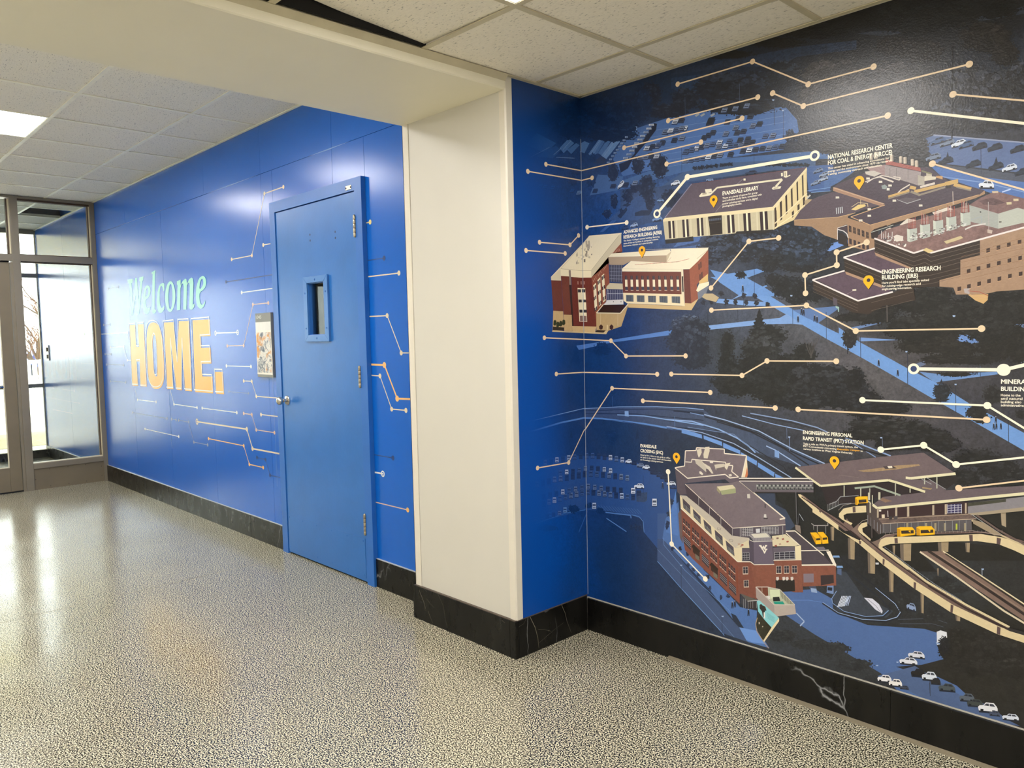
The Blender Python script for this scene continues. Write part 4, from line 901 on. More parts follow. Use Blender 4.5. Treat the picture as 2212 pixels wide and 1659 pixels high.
for x, y in [(890+k*16, 1130-k*19) for k in range(3)]+[(950+k*15, 1058-k*18) for k in range(3)]+[(1005+k*14, 992-k*16) for k in range(4)]+[(1120+k*16,800-k*9) for k in range(6)]:
    p.line(E_(x,y, x+8,y+28), .0016, (200,170,150))
p.poly(E_(1110,815, 1810,770, 1825,800, 1768,838, 1350,852, 1072,860), (226,217,194)); p.poly(E_(1072,862, 1768,838, 1768,922, 1345,905, 1240,962, 1085,950), (166,146,126)); p.poly(E_(1768,838, 1825,790, 1825,860, 1768,920), (196,180,154))
p.poly(E_(1088,953, 1250,953, 1242,1166, 1092,1150), (66,68,88))
p.poly(E_(1050,1215, 1092,1168, 1246,1176, 1248,1246, 1050,1242), (194,184,158)); p.poly(E_(1060,1246, 1248,1246, 1252,1366, 1062,1370), (62,66,96)); p.poly(E_(1062,1372, 1252,1366, 1255,1425, 1020,1430), (206,204,206))
p.poly(E_(1012,1430, 1282,1430, 1218,1526, 955,1520), (46,24,20)); p.nl(); p.line(E_(1315,1415, 1217,1531, 932,1526, 1012,1428), .0045, (220,208,178)); p.poly(E_(930,1534, 1220,1538, 1318,1420, 1228,1688, 1075,1738, 932,1740), (178,152,112), .06)
for k in range(5): p.line(E_(1112+k*30,955, 1110+k*30,1155), .0010, (160,165,185))
for k in range(4): p.line(E_(1090,990+k*42, 1246,993+k*43), .0010, (160,165,185))
for k in range(7): p.line(E_(1072+k*28,1250, 1072+k*28,1366), .0012, (190,195,210))
p.line(E_(1062,1296, 1250,1296), .0016, (200,204,214)); p.line(E_(1062,1246,1050,1400,1010,1430), .002, (200,204,214))
for x in (1045,1135,1225): p.disc(to_s(E_(x,1392)[0]), .0026, (92,84,88), 8)
p.line(E_(980,1535, 982,1690), .0012, (214,200,170)); p.line(E_(1188,1540, 1186,1680), .0012, (214,200,170)); p.poly(E_(1055,1670,1070,1670,1070,1728,1055,1728), (210,190,150))
p.poly(E_(1238,996, 1345,905, 1768,925, 1825,800, 1820,768, 1500,768, 2272,746, 2245,800, 2148,905, 2045,1003, 1968,1005, 1950,1040, 1940,1034, 1238,1030), (230,220,196), .03)
p.nl(); p.line(E_(1345,905, 1768,926, 1825,862), .0014, (190,160,140)); p.line(E_(1390,950, 1900,915, 2040,880), .0022, (176,130,112), 1.0); p.line(E_(1240,998, 1960,1006), .001, (196,184,158)); p.line(E_(2268,770, 2130,880), .003, (204,192,164)); p.line(E_(1500,770,2250,752), .001, (190,180,156))
p.poly(E_(1238,1032, 1945,1036, 1956,1303, 1250,1286), RED, .15); p.poly(E_(1943,1008, 1968,1008, 1988,1446, 1950,1442), (218,206,180)); p.poly(E_(1250,1286, 1956,1303, 1986,1442, 1300,1412, 1255,1380), (226,210,176)); p.poly(E_(1950,1090, 1968,1088, 1974,1275, 1958,1275), (54,44,48))
p.poly(E_(1970,1008, 2042,1006, 2064,1412, 1988,1408), (100,50,44), .15); p.poly(E_(2042,1006, 2148,905, 2268,770, 2270,1080, 2180,1130, 2130,1190, 2152,1350, 2064,1412), (140,80,62), .15)
p.poly(E_(1310,1416, 1988,1446, 1988,1408, 2064,1412, 2152,1352, 2066,1494, 1312,1462), (196,168,124)); p.nl()
for k, x in enumerate((1272,1338,1403,1467,1533,1602,1670,1741,1814,1888)):
    o = k*.6; p.poly(E_(x-2,1120, x+30,1121, x+34,1258, x+4,1256), (206,196,186)) if 0 else None
    p.poly(E_(x,1080+o, x+26,1081+o, x+28,1128+o, x+1,1127+o), WIN); p.poly(E_(x+1,1128, x+29,1129, x+32,1213, x+3,1212), (232,220,192)); p.poly(E_(x+4,1213, x+31,1213, x+34,1252, x+6,1251), (58,66,80)); p.line(E_(x+4,1256, x+36,1257), .002, (222,210,190)); p.line(E_(x+15,1085, x+17,1126), .001, (150,120,110))
for k, x in enumerate((1285,1413,1547,1683,1830)):
    w = 88 + k*3; y = 1312 + k*4
    p.poly(E_(x,y, x+w,y+1, x+w+2,y+80+k, x+3,y+76), (72,78,92))
    for j in range(5): p.line(E_(x+8+j*w/5,y+2, x+10+j*w/5,y+76), .0008, (140,150,150))
for x, y in ((2150,945),(2162,1070)): p.poly(E_(x,y, x+14,y-14, x+16,y+60, x+2,y+72), (74,48,50)); p.poly(E_(x+22,y-24, x+36,y-38, x+38,y+36, x+24,y+50), (74,48,50))
p.poly(F_(575,1590, 610,1510, 728,1484, 728,1525, 600,1612), (232,218,190)); p.poly(F_(590,1612, 728,1525, 690,1640, 600,1700), (110,116,132)); p.poly(J_(200,230, 230,190, 330,188, 405,235, 370,290, 250,260), (178,160,128)); p.poly(F_(610,1480, 715,1390, 718,1482, 612,1512), (206,172,112))
# plant on the roof
for k in range(46):
    x = rnd.uniform(665, 870); y = rnd.uniform(740, 900) - (x-765)*.55
    p.lay = BL0 + 6 + k % 6; w = rnd.uniform(6, 22); h = rnd.uniform(8, 34); c = rnd.choice([(200,190,172),(150,142,132),(112,106,104),(224,214,196),(176,168,152)])
    p.poly(E_(x,y, x+w,y-3, x+w,y+h, x,y+h+2), c)
for x in (800,830): p.poly(E_(x,665, x+20,662, x+28,740, x+6,745), (166,156,142))
for x, y in ((420,1620),(455,1640),(490,1630),(525,1615)):
    p.poly(E_(x,y, x+15,y-12, x+32,y, x+34,y+40, x+18,y+60, x-4,y+50), (38,48,30), .8)
p.poly(E_(412,1690, 545,1700, 545,1736, 410,1732), (40,34,30), .5); p.poly(E_(915,1755, 940,1730, 1045,1735, 1015,1762), (46,34,28), .4)
for x in (985,1110): p.poly(E_(x-22,1685, x,1662, x+24,1682, x+20,1715, x,1728, x-20,1715), (54,28,28), .8)
p.line(E_(757,560, 770,1740), .0012, (206,188,160))
tag(p.build('printed_brick_building', MM, MU), 'printed red brick building with white roofs folding round the wall corner')

# ---- coal and energy centre
p = newp(); PUR = (78,68,80); OCH = (152,124,98)
p.poly(H_(66,240, 125,150, 240,45, 300,20, 420,-20, 700,-30, 910,92, 800,120, 640,168, 575,205, 480,212), (84,73,84), .15)
p.poly(G_(0,560, 60,520, 370,392, 500,330, 1100,330, 1330,480, 1760,598, 1690,652, 1300,760, 440,1000, 205,905, 600,765), (72,62,74), .12)
p.poly(H_(68,243, 480,214, 640,172, 570,205, 576,300, 470,330, 474,424, 350,380, 230,300, 70,290), (150,122,98), .08)
p.nl(); p.poly(G_(0,568, 20,560, 600,752, 560,782, 0,604), (160,126,106)); p.line(G_(0,566, 590,756), .002, (196,170,144)); p.line(G_(600,768, 205,905, 430,1000, 1690,650), .0024, (196,160,122)); p.line(H_(68,240, 480,212, 640,172), .0016, (200,170,130))
p.poly(G_(163,914, 430,1002, 462,1060, 440,1080, 480,1150, 480,1275, 360,1290, 175,1245), (152,122,98), .08); p.poly(G_(430,1002, 1690,652, 1758,598, 1762,640, 1650,690, 1300,800, 460,1060), (158,128,102), .08)
p.poly(G_(50,1030, 165,990, 170,1090, 60,1050), (70,58,66)); p.nl()
for k in range(5):
    x = 182+k*50; y = 1003+k*18; p.poly(G_(x,y, x+30,y+11, x+32,y+82, x+2,y+72), (52,42,46)); p.poly(G_(x+4,y+150, x+34,y+160, x+36,y+224, x+6,y+214), (58,48,54))
    p.line(G_(x+1,y+38, x+31,y+48), .0008, (120,96,76)); p.line(G_(x+15,y+5, x+17,y+78), .0008, (120,96,76))
p.line(G_(50,1034, 165,1000), .0018, (210,206,200)); p.line(G_(52,1040, 52,1170), .0022, (206,204,206)); p.line(G_(54,1050, 120,1068, 160,1100, 176,1150), .0030, (206,204,206)); p.poly(G_(60,1090, 110,1095, 160,1140, 170,1245, 60,1210), (44,38,40))
for q in (G_(630,990+30, 470,1080, 470,1050, 620,1000), G_(660,990, 850,935, 850,950, 700,1000), G_(860,930, 1150,850, 1150,870, 1000,915), G_(1430,775, 1500,765, 1495,790, 1430,808)): p.poly(q, (44,32,34))
for q in (G_(1150,855, 1330,792, 1400,820, 1300,870, 1180,890), G_(770,1000, 860,925, 960,940, 980,975, 850,1005), G_(610,1050, 660,1030, 690,1040, 640,1070)): p.poly(q, (214,206,196))
p.line(G_(600,1080, 1000,950, 1480,810), .0035, (214,206,204)); p.line(G_(650,1110, 990,1000), .0018, (180,170,164))
# cooling plant
p.poly(G_(595,300, 1020,385, 1000,545, 860,500, 600,425), (148,138,140), .1); p.poly(G_(380,325, 600,300, 600,425, 440,385), (150,126,128)); p.nl()
for a, b in ((735,745),(868,880),(660,600)): p.line(G_(a,340, a,470), .0012, (96,88,92))
p.poly(G_(690,265, 1010,335, 1020,380, 700,312), (150,84,78), .3); p.poly(G_(610,235, 700,262, 700,310, 610,300), (150,84,78), .3)
for x, y in ((765,200),(815,210),(900,232),(948,248),(660,180),(480,150),(420,165)): 
    h = 78; p.poly(G_(x,y+6, x+18,y, x+38,y+6, x+40,y+h, x+2,y+h), (196,182,166)); p.nl(); p.poly(G_(x+24,y+6, x+38,y+8, x+40,y+h, x+26,y+h), (158,146,134))
p.poly(G_(985,420, 1060,440, 1060,535, 985,540), (170,162,152)); p.poly(G_(1080,390, 1145,400, 1145,470, 1080,465), (186,176,158)); p.poly(G_(1020,360, 1150,400, 1145,415, 1030,385), (120,116,92)); p.poly(G_(1060,430, 1195,440, 1190,470, 1060,490), (206,198,180))
p.poly(G_(1195,430, 1270,432, 1270,470, 1195,452), (190,150,104))
for q, w in ((G_(370,500, 560,425, 640,440), .003), (G_(540,440, 700,500), .005), (G_(390,510, 470,460, 560,440), .003), (G_(640,440, 770,480, 780,450, 700,440), .003), (G_(750,630, 790,590, 890,530), .004), (G_(760,640, 880,585), .003), (G_(1010,560, 1180,515), .007)): p.line(q, w, (208,198,190))
p.poly(G_(370,380, 470,370, 560,400, 480,440, 380,410), (190,182,176)); p.poly(G_(560,545, 600,530, 630,555, 610,585, 570,580), (140,150,150)); p.poly(G_(622,570, 655,570, 655,598, 622,598), (216,212,204))
p.nl(); DU = (196,162,104)
for q, w in ((G_(640,672, 885,598), .0075), (G_(890,560, 960,575), .010), (G_(940,615, 1300,525), .010), (G_(1300,525, 1400,500, 1450,490), .013), (G_(1400,530, 1600,585), .010)): p.line(q, w, DU)
for q, w in ((G_(640,695, 885,620), .004), (G_(900,612, 1000,650), .007), (G_(990,655, 1300,560), .0060), (G_(1430,560, 1600,600), .004)): p.line(q, w, (138,128,116))
p.poly(G_(1310,540, 1370,540, 1370,570, 1315,575), (56,48,48)); p.line(G_(745,705, 860,750, 1015,700), .002, (170,170,176)); p.poly(G_(750,706, 850,680, 1010,696, 860,746), (92,84,92))
for x, y in ((690,705),(995,762),(530,487),(640,530),(385,448),(30,668),(400,805),(300,935),(400,880)): p.poly(G_(x,y, x+40,y, x+42,y+22, x,y+24), (214,208,196))
p.poly(G_(210,820, 290,765, 370,758, 380,780, 260,830), (214,190,130)); p.line(G_(215,790, 290,740, 400,750, 405,790), .0014, (220,200,160)); p.line(G_(320,705, 320,760), .0014, (220,200,160))
for k in range(4): p.line(G_(38+k*22,800-k*4, 42+k*22,872-k*4), .0032, (186,190,196))
tag(p.build('printed_research_centre', MM, MU), 'printed tan building with purple-grey roofs and roof machinery')

# ---- dark glass engineering building
p = newp(); p.lay += 14; DG = (50,40,36); WHL = (226,216,214)
p.poly(G_(480,1155, 600,1060, 1300,840, 1580,765, 2300,760, 2300,1010, 2212,1015, 1125,1322, 1050,1290, 935,1327), (122,96,94), .35)
p.poly(H_(560,590, 822,518, 1180,690, 885,728), (84,68,82), .3); p.poly(H_(275,798, 545,722, 890,860, 985,908, 665,988), (84,68,82), .3)
p.poly(H_(817,412, 1185,550, 1290,515, 1345,547, 1803,425, 1803,567, 1620,612, 1620,750, 1425,800, 1425,860, 1180,870, 900,800, 1180,690, 820,540), DG, .05)
p.poly(H_(532,600, 885,738, 890,850, 545,718), DG); p.poly(H_(244,808, 665,1000, 990,915, 1180,850, 1200,990, 900,1040, 760,1120, 610,1100, 250,893), (54,43,38), .05)
p.poly(H_(820,540, 1180,690, 1150,700, 830,570), (164,132,110)); p.poly(H_(545,718, 885,845, 885,872, 552,745), (164,132,110))
p.poly(H_(785,355, 850,335, 850,400, 815,415, 790,412), (44,36,40))
p.poly(H_(1803,425, 2330,280, 2330,880, 1960,905, 1850,930, 1580,935, 1555,870, 1425,860, 1425,800, 1620,750, 1620,612, 1803,567), (156,128,106), .12)
p.poly(G_(1580,765, 1700,690, 1880,605, 2320,720, 2320,790, 1915,866), (116,90,90), .3)
p.poly(G_(1580,768, 1915,868, 1915,1042, 1590,960), (160,164,160)); p.poly(G_(1915,868, 2140,800, 2330,850, 2330,1010, 2200,975, 1915,1042), (178,182,174)); p.nl()
p.poly(G_(1690,720, 1850,680, 2000,740, 1880,770, 1740,760), (88,68,70), .5); p.poly(G_(1840,608, 1915,605, 1915,628, 1850,630), (200,180,150)); p.poly(G_(2010,735, 2070,732, 2070,760, 2015,765), (196,184,150)); p.poly(G_(2090,695, 2150,695, 2150,720, 2092,722), (200,184,150))
p.poly(G_(1925,955, 1955,958, 1952,970, 1925,972), (90,86,80)); p.poly(G_(1700,840, 1718,842, 1718,856, 1702,856), (50,50,56))
for q in (H_(817,410, 1185,548, 1290,514, 1345,546, 2330,276), H_(822,503, 530,588, 885,727), H_(540,712, 240,798, 665,993, 990,910)): p.line(q, .0052, WHL)
p.line(G_(440,1085, 700,1000), .0022, (170,176,170)); p.poly(G_(480,1320-0, 500,1310, 880,1470, 870,1478), (164,132,110)) if 0 else None
for k, d in enumerate((38, 78, 118, 160)):
    p.line(H_(820,412+d, 1185,550+d, 1290,517+d, 1345,548+d, 1800 if k < 3 else 1620, 427+d + (0 if k < 3 else 46)), .0010, (112,100,92))
for d in (210, 250, 290): p.line(H_(1190,560+d, 1345,548+d*.98, 1620,476+d), .0010, (104,92,84))
for d in (30, 66): p.line(H_(540,606+d, 885,745+d), .0010, (104,92,84))
for d in (32, 66, 95): p.line(H_(246,812+d, 665,1003+d*.9), .0010, (104,92,84))
for d in (40, 115): p.line(H_(790,970+d, 1180,870+d), .0010, (104,92,84))
p.poly(H_(430,960, 470,975, 472,1040, 436,1030), (84,78,88)); p.poly(H_(455,1040, 488,1050, 488,1095, 478,1095, 476,1066, 458,1060), (150,180,176)); p.poly(H_(612,888, 648,884, 648,898, 614,902), (222,214,196)); p.line(H_(560,930, 630,895), .001, (150,130,140))
for row in (((1862,503),(1958,477),(2055,450),(2155,425),(2255,398)), ((1680,697),(1772,672),(1865,647),(1962,622),(2060,598),(2160,575),(2260,550)), ((1593,862),(1683,838),(1778,815),(1870,790),(1967,768),(2065,743),(2165,722),(2265,700))):
    for x, y in row: p.poly(H_(x,y+4, x+34,y-4, x+34,y+34, x,y+42), (58,42,40)); p.line(H_(x-2,y+46, x+36,y+37), .0014, (200,160,124))
for k in range(1, 7): p.line(H_(1630 if k > 1 else 1803, 690+k*55-(220), 2330, 500+k*55-190), .0008, (130,96,70)) 
# shafts with red pipes
for x, t, b in ((857,1040,1190),(1008,992,1152),(1160,945,1102),(1312,903,1060),(1476,855,1012)):
    p.lay += 1
    p.poly(G_(x,t, x+30,t+10, x+34,b+6, x+4,b-4), (192,198,188)); p.poly(G_(x+30,t+10, x+115,t-6, x+120,b-18, x+34,b+8), (174,180,174)); p.poly(G_(x,t, x+30,t-12, x+115,t-6, x+30,t+10), (96,72,72))
    for j in range(6):
        a = x+18+j*15; p.line(G_(a,t, a+rnd.uniform(-3,3),t-rnd.uniform(95,140)), .0016, rnd.choice([(168,92,82),(190,130,120),(196,176,168),(150,84,78)]))
    p.line(G_(x+20,t-45, x+100,t-50), .0012, (150,84,78))
p.poly(G_(925,1088, 942,1088, 942,1104, 926,1104), (60,50,44))
for k in range(120):
    t = rnd.random(); x = 560 + t*950 + rnd.uniform(-20, 40); y = 1165 + 55*math.sin(t*2.4) - t*230 + rnd.uniform(-26, 40) + (30 if t < .3 else 0)
    if t < .3: y = 1110 + rnd.uniform(0, 80) + (x-560)*.22
    p.lay = BL0 + 26 + k % 8; w = rnd.uniform(8, 34); h = rnd.uniform(5, 18)
    p.poly(G_(x,y, x+w,y-w*.28, x+w,y+h-w*.28, x,y+h), rnd.choice([(206,204,204),(160,160,160),(112,104,104),(186,188,186),(224,220,214),(86,76,80)]))
for x in (560,585,610,640,685): p.line(G_(x,1160, x+2,1060+rnd.uniform(0,40)), .0022, (196,192,190))
p.poly(G_(700,1130, 740,1112, 815,1130, 810,1180, 730,1190), (212,204,196)); p.poly(G_(1285,1190, 1480,1125, 1510,1150, 1320,1222), (196,180,142)); p.line(G_(1300,1222, 1510,1160), .0015, (140,110,90)); p.poly(G_(1040,1290, 1080,1265, 1170,1300, 1110,1325), (206,184,130))
p.line(G_(1530,1050, 1620,1010, 1770,985), .0045, (206,202,198)); p.line(G_(1600,940, 1720,900, 1720,980), .0012, (150,160,176)); p.line(G_(1800,730, 1806,1080), .0016, (176,166,166)); p.line(G_(1388,610, 1392,760), .0018, (200,186,176)); p.poly(G_(1790,1050, 1850,1060, 1840,1100, 1790,1090), (186,170,160))
p.poly(H_(1650,880, 1705,875, 1705,930, 1660,920), (170,160,160)); p.poly(H_(1690,935, 1880,930, 1875,985, 1835,1020, 1760,990), (196,160,110)); p.line(H_(1690,900, 1800,910, 1878,945), .0018, (160,80,66)); p.line(H_(1700,930, 1875,975), .0014, (190,150,120)); p.line(H_(1760,840, 1765,905), .0014, (170,130,110))
p.lay = BL0 + 20
for a in ((1600,960),(1760,1000),(1480,930)): pass
tag(p.build('printed_dark_glass_building', MM, MU), 'printed stepped dark glass building with white edged roofs')

# ---- crossing building with the monogram tower
p = newp(); RF = (110,98,104); WT = (226,216,200); BK = (120,70,58); GP = (96,86,102)
p.poly(M_(100,612, 215,590, 225,410, 352,405, 358,372, 690,390, 690,440, 955,466, 900,725, 860,722, 755,735, 700,692, 250,738), RF, .12)
p.poly(M_(100,612, 250,740, 250,792, 700,748, 755,792, 865,772, 865,722, 755,738, 700,692, 250,738), (96,86,96), .05); p.poly(M_(100,614, 250,742, 250,795, 215,800, 240,930, 160,935, 130,900), (86,76,86), .1)
p.poly(M_(957,466, 972,690, 960,726, 900,726), (222,206,176)); p.poly(M_(962,600, 972,690, 962,722, 935,724), (190,110,70))
p.poly(M_(335,800, 755,795, 865,768, 1415,1215, 1420,1290, 790,1332, 225,806), (112,100,106), .12)
p.poly(M_(220,806, 790,1332, 792,1350, 880,1450, 780,1440, 240,940), (66,56,66), .15); p.poly(M_(790,1332, 1420,1292, 1428,1400, 880,1452, 800,1400), (78,70,82))
p.poly(M_(160,938, 235,944, 560,1210, 780,1420, 990,1450, 975,1560, 820,1580), (186,176,162), .05)
p.poly(O_(270,-277, 930,352, 1012,352, 1012,516, 960,516, 280,-120), (216,202,168))
p.poly(O_(283,-120, 960,518, 1112,520, 1155,556, 1180,830, 1190,965, 985,900, 985,1020, 900,940, 850,892, 700,740, 560,610, 420,480, 330,375, 300,200), BK, .16)
p.poly(O_(250,-60, 285,-120, 305,300, 270,230), (100,84,84), .2)
p.poly(O_(1112,520, 1155,556, 1395,548, 1392,500, 1722,492, 1742,882, 1640,882, 1600,870, 1412,872, 1412,832, 1175,832), (126,76,62), .16)
p.poly(O_(1370,210, 1530,188, 1705,312, 1645,330, 1378,332), (208,196,166)); p.poly(O_(930,345, 1090,255, 1100,352, 1010,352), (208,196,166))
p.poly(O_(1535,148, 1645,145, 2130,553, 1725,560, 1718,330, 1540,190), (72,64,74), .1)
p.poly(O_(1725,566, 2132,560, 2137,800, 1742,812), (126,76,62), .16)
p.poly(O_(1950,680, 2105,672, 2110,770, 1955,800), (50,40,44))
p.nl()
for q, w in ((M_(100,610, 215,590, 225,408, 352,404, 358,371, 690,388, 690,440, 955,465, 898,726), .0042), (M_(100,612, 250,736, 700,690, 755,733, 860,721, 778,655, 792,585, 708,575), .0042), (M_(225,540, 298,545, 302,510, 705,545, 705,580), .0040), (M_(870,768, 1415,1215, 1352,1226), .0050), (M_(222,806, 790,1332, 1420,1291), .0028), (O_(283,-122, 960,516, 1112,516, 1157,550, 1397,547), .0040), (O_(1388,500, 1722,492), .0035),
        (O_(1535,152, 1645,148, 1990,440), .0042), (O_(1725,558, 2135,552), .0052), (O_(1720,385, 2050,378), .0035), (O_(1535,172, 1700,320), .0035)): p.line(q, w, WT)
p.poly(O_(2018,395, 2065,388, 2138,552, 2136,575, 2108,560), (228,218,204)); p.poly(O_(2000,455, 2020,455, 2100,545, 2080,548), (50,42,50)); p.poly(O_(1895,340, 1985,336, 2020,378, 1930,380), (110,104,118))
for q in (M_(190,972, 282,1062, 286,1166, 200,1088), M_(313,1100, 405,1192, 410,1285, 325,1200), M_(440,1225, 530,1312, 540,1412, 455,1330), M_(575,1350, 668,1432, 675,1545, 585,1460), M_(705,1475, 800,1560, 812,1668, 722,1588)):
    p.poly(q, (74,66,78)); P0, P1, P2, P3 = q
    L0 = p.lay; p.lay += 1
    f = lambda u, w: (P0[0]*(1-u)*(1-w)+P1[0]*u*(1-w)+P2[0]*u*w+P3[0]*(1-u)*w, P0[1]*(1-u)*(1-w)+P1[1]*u*(1-w)+P2[1]*u*w+P3[1]*(1-u)*w)
    p.poly([f(.05,.42), f(.95,.42), f(.95,.97), f(.05,.97)], (36,36,48))
    p.lay += 1
    for w in (.55,.70,.85): p.line([f(.05,w), f(.95,w)], .0010, (176,176,176))
    p.line([f(.5,.42), f(.5,.97)], .0008, (176,176,176)); p.lay = L0
# facade bays
top = lambda t: (300+t*650, -75+t*615)
for i in range(6):
    t0 = i/6 + .012
    for j in range(3):
        for r, (dy, hh) in enumerate(((62, 62), (150, 62))):
            t = t0 + .045*j; x, y = top(t); y += dy + 20*t
            p.poly(O_(x,y, x+22,y+20, x+23,y+20+hh*.9, x+1,y+hh*.9), (54,42,50)); p.line(O_(x+1,y+hh*.95, x+25,y+24+hh*.95), .0022, (224,206,190)); p.nl(); p.line(O_(x+1,y+hh*.45, x+22,y+20+hh*.45), .0008, (150,120,110)); p.lay -= 1
    x, y = top(i/6 + .16); p.poly(O_(x,y+30, x+12,y+42, x+18,y+330+30*(i > 0), x+6,y+320+30*(i > 0)), (126,62,42))
for i in range(6):
    x, y = top(i/6 + .02); y += 262 + i*6
    q = O_(x,y, x+84,y+82, x+88,y+182, x+4,y+92)
    p.poly(q, (52,48,60) if i not in (1, 3) else (54,34,28)); p.nl()
    if i not in (1, 3):
        for w in (.2,.45,.7): p.line([(q[0][0]*(1-w)+q[3][0]*w, q[0][1]*(1-w)+q[3][1]*w), (q[1][0]*(1-w)+q[2][0]*w, q[1][1]*(1-w)+q[2][1]*w)], .0012, (180,176,180))
    else: p.poly(O_(x-18,y+30, x+12,y, x+92,y+78, x+80,y+110), (46,32,26)); p.poly(O_(x+30,y+110, x+80,y+150, x+82,y+200, x+34,y+165), (110,104,92))
    p.lay -= 1
# storefront and tower
p.nl(2)
for a, b, c, d in ((900,1328,1030,1428),(1135,1318,1335,1405)):
    p.poly(M_(a,b, c,b-6, c,d-6, a,d), (60,54,66)); p.nl()
    for k in range(6): p.line(M_(a,b+4+k*(d-b)/5.4, c,b-2+k*(d-b)/5.4), .0013, (190,188,190))
    for k in range(7): p.line(M_(a+k*(c-a)/6,b, a+k*(c-a)/6,d), .0013, (190,188,190))
p.poly(M_(1065,1340, 1115,1337, 1115,1385, 1070,1388), (200,200,204)); 
for x, y0, y1 in ((787,1330,1432),(880,1330,1450),(1388,1305,1440),(383,960,1060),(512,1085,1185),(648,1200,1310)): p.line(M_(x,y0, x+1,y1), .0020, (176,172,170))
p.poly(O_(1095,258, 1150,282, 1158,548, 1112,500), (76,68,84)); p.poly(O_(1150,282, 1372,270, 1392,545, 1156,548), (100,90,106)); p.nl()
p.poly(O_(1088,188, 1150,272, 1374,262, 1312,170, 1100,176), (130,124,132)); p.nl(); p.poly(O_(1120,186, 1300,174, 1345,218, 1160,232), (206,200,186)); p.line(O_(1090,250, 1150,278, 1374,268), .0030, (196,190,184)); p.line(O_(1092,200, 1148,232, 1360,225, 1312,172), .0014, (190,186,186))
for k in range(12): p.line(O_(1152+k*18,236, 1153+k*18,272), .0007, (180,176,178))
p.poly(O_(1012,358, 1102,356, 1108,498, 1016,500), (86,78,92)); p.nl(); p.poly(O_(1016,410, 1098,406, 1100,494, 1018,497), (44,42,54)); p.nl()
for k in range(4): p.line(O_(1016,412+k*28, 1100,408+k*28), .0012, (176,176,180))
for k in range(4): p.line(O_(1016+k*27,410, 1018+k*27,496), .0010, (176,176,180))
p.poly(O_(1382,348, 1642,334, 1648,488, 1392,498), (98,90,102)); p.nl(); p.poly(O_(1396,402, 1642,392, 1646,482, 1400,490), (44,42,56)); p.nl()
for k in range(4): p.line(O_(1398,404+k*28, 1644,394+k*28), .0012, (186,186,192))
for k in range(5): p.line(O_(1398+k*61,404-k*2.5, 1400+k*61,488-k*2.5), .0012, (186,186,192))
p.poly(O_(1644,332, 1716,320, 1722,490, 1650,492), (222,208,172))
for x, y in ((1360,240),(1420,230),(1485,240),(1540,270),(1450,300),(1400,320),(960,300),(985,325),(1000,310)): p.poly(O_(x,y, x+26,y-6, x+32,y+12, x+6,y+18), rnd.choice([(150,80,70),(176,150,130),(120,90,84)]))
for x, y in ((700,20-80),(620,-170),(525,-250),(860,250),(715,110)): p.line(O_(x,y, x+44,y+6, x+40,y+26, x+2,y+18, x,y), .0010, (84,72,74))
for x, y, w, h in ((1022,578,60,82),(1034,738,56,78),(1420,570,60,84),(1513,568,60,84),(1608,566,60,84)):
    p.poly(O_(x-2,y-2, x+w+2,y-4, x+w+4,y+h+6, x,y+h+8), (214,196,180)); p.nl(); p.poly(O_(x+3,y+2, x+w-2,y, x+w,y+h-4, x+5,y+h-2), (48,42,54)); p.nl(); p.line(O_(x+w/2,y, x+w/2+2,y+h), .0010, (190,176,170)); p.line(O_(x+3,y+h*.4, x+w,y+h*.4), .0010, (190,176,170)); p.lay -= 2
p.poly(O_(1412,735, 1640,732, 1646,868, 1416,878), (34,28,28)); p.poly(O_(1745,660, 1868,658, 1870,762, 1748,765), (124,112,124))
for x in (1435,1510,1550,1608): p.poly(O_(x-16,700, x+14,696, x+20,722, x+6,740, x-12,738), (206,198,192)); 
p.poly(O_(990,893, 1190,972, 1215,975, 1078,990), (92,88,84)); p.line(O_(1078,988, 1215,976), .003, (180,180,180)); p.poly(O_(1000,905, 1075,985, 1072,1080, 1040,1070, 1002,1010), (56,56,66)); p.poly(O_(1080,992, 1185,990, 1190,1092, 1120,1085, 1082,1070), (50,44,46))
for x in (1030,1052,1085,1112,1140,1185): p.line(O_(x,960 if x < 1070 else 992, x+1,1070), .0012, (168,170,176))
# courtyard enclosure
p.poly(O_(1178,820, 1320,818, 1465,848, 1642,1030, 1395,1030), (176,178,156)); p.nl()
p.poly(O_(1188,822, 1320,820, 1325,920, 1300,930), (108,58,44)); p.line(O_(1250,822,1252,890), .002, (190,170,150)); p.poly(O_(1345,850, 1460,850, 1470,930, 1350,960), (206,214,180)); p.poly(O_(1465,850, 1642,1030, 1560,1020, 1475,930), (150,150,128))
for k in range(5): p.line(O_(1490+k*34,880+k*34, 1494+k*34,960+k*22), .0018, (96,96,92))
p.poly(O_(1385,992, 1500,990, 1522,1026, 1402,1024), (34,146,128)); p.poly(O_(1380,938, 1455,935, 1470,985, 1385,988), (32,34,34)); p.poly(O_(1290,925, 1345,925, 1345,960, 1320,965), (214,210,206))
p.poly(O_(1175,822, 1190,820, 1400,1030, 1400,1166, 1350,1120, 1182,945), (160,146,142)); p.poly(O_(1395,1032, 1642,1030, 1658,1140, 1440,1168, 1400,1168), (174,162,154), .05)
p.line(O_(1175,820, 1395,1031, 1642,1030, 1465,848, 1320,818, 1178,818), .0026, (200,192,184))
p.poly(O_(1190,985, 1222,978, 1300,1050, 1452,1186, 1365,1302, 1285,1215, 1205,1110), (134,200,206)); p.nl()
p.poly(O_(1222,1032, 1240,1020, 1258,1038, 1290,1052, 1304,1100, 1285,1100, 1282,1190, 1262,1180, 1250,1110, 1222,1072), (44,40,38)); p.poly(O_(1272,1120, 1285,1120, 1290,1195, 1270,1190), (226,226,220))
for k in range(5): p.line(O_(1305+k*3,1125+k*16, 1400,1185+k*13), .0010, (84,140,150))
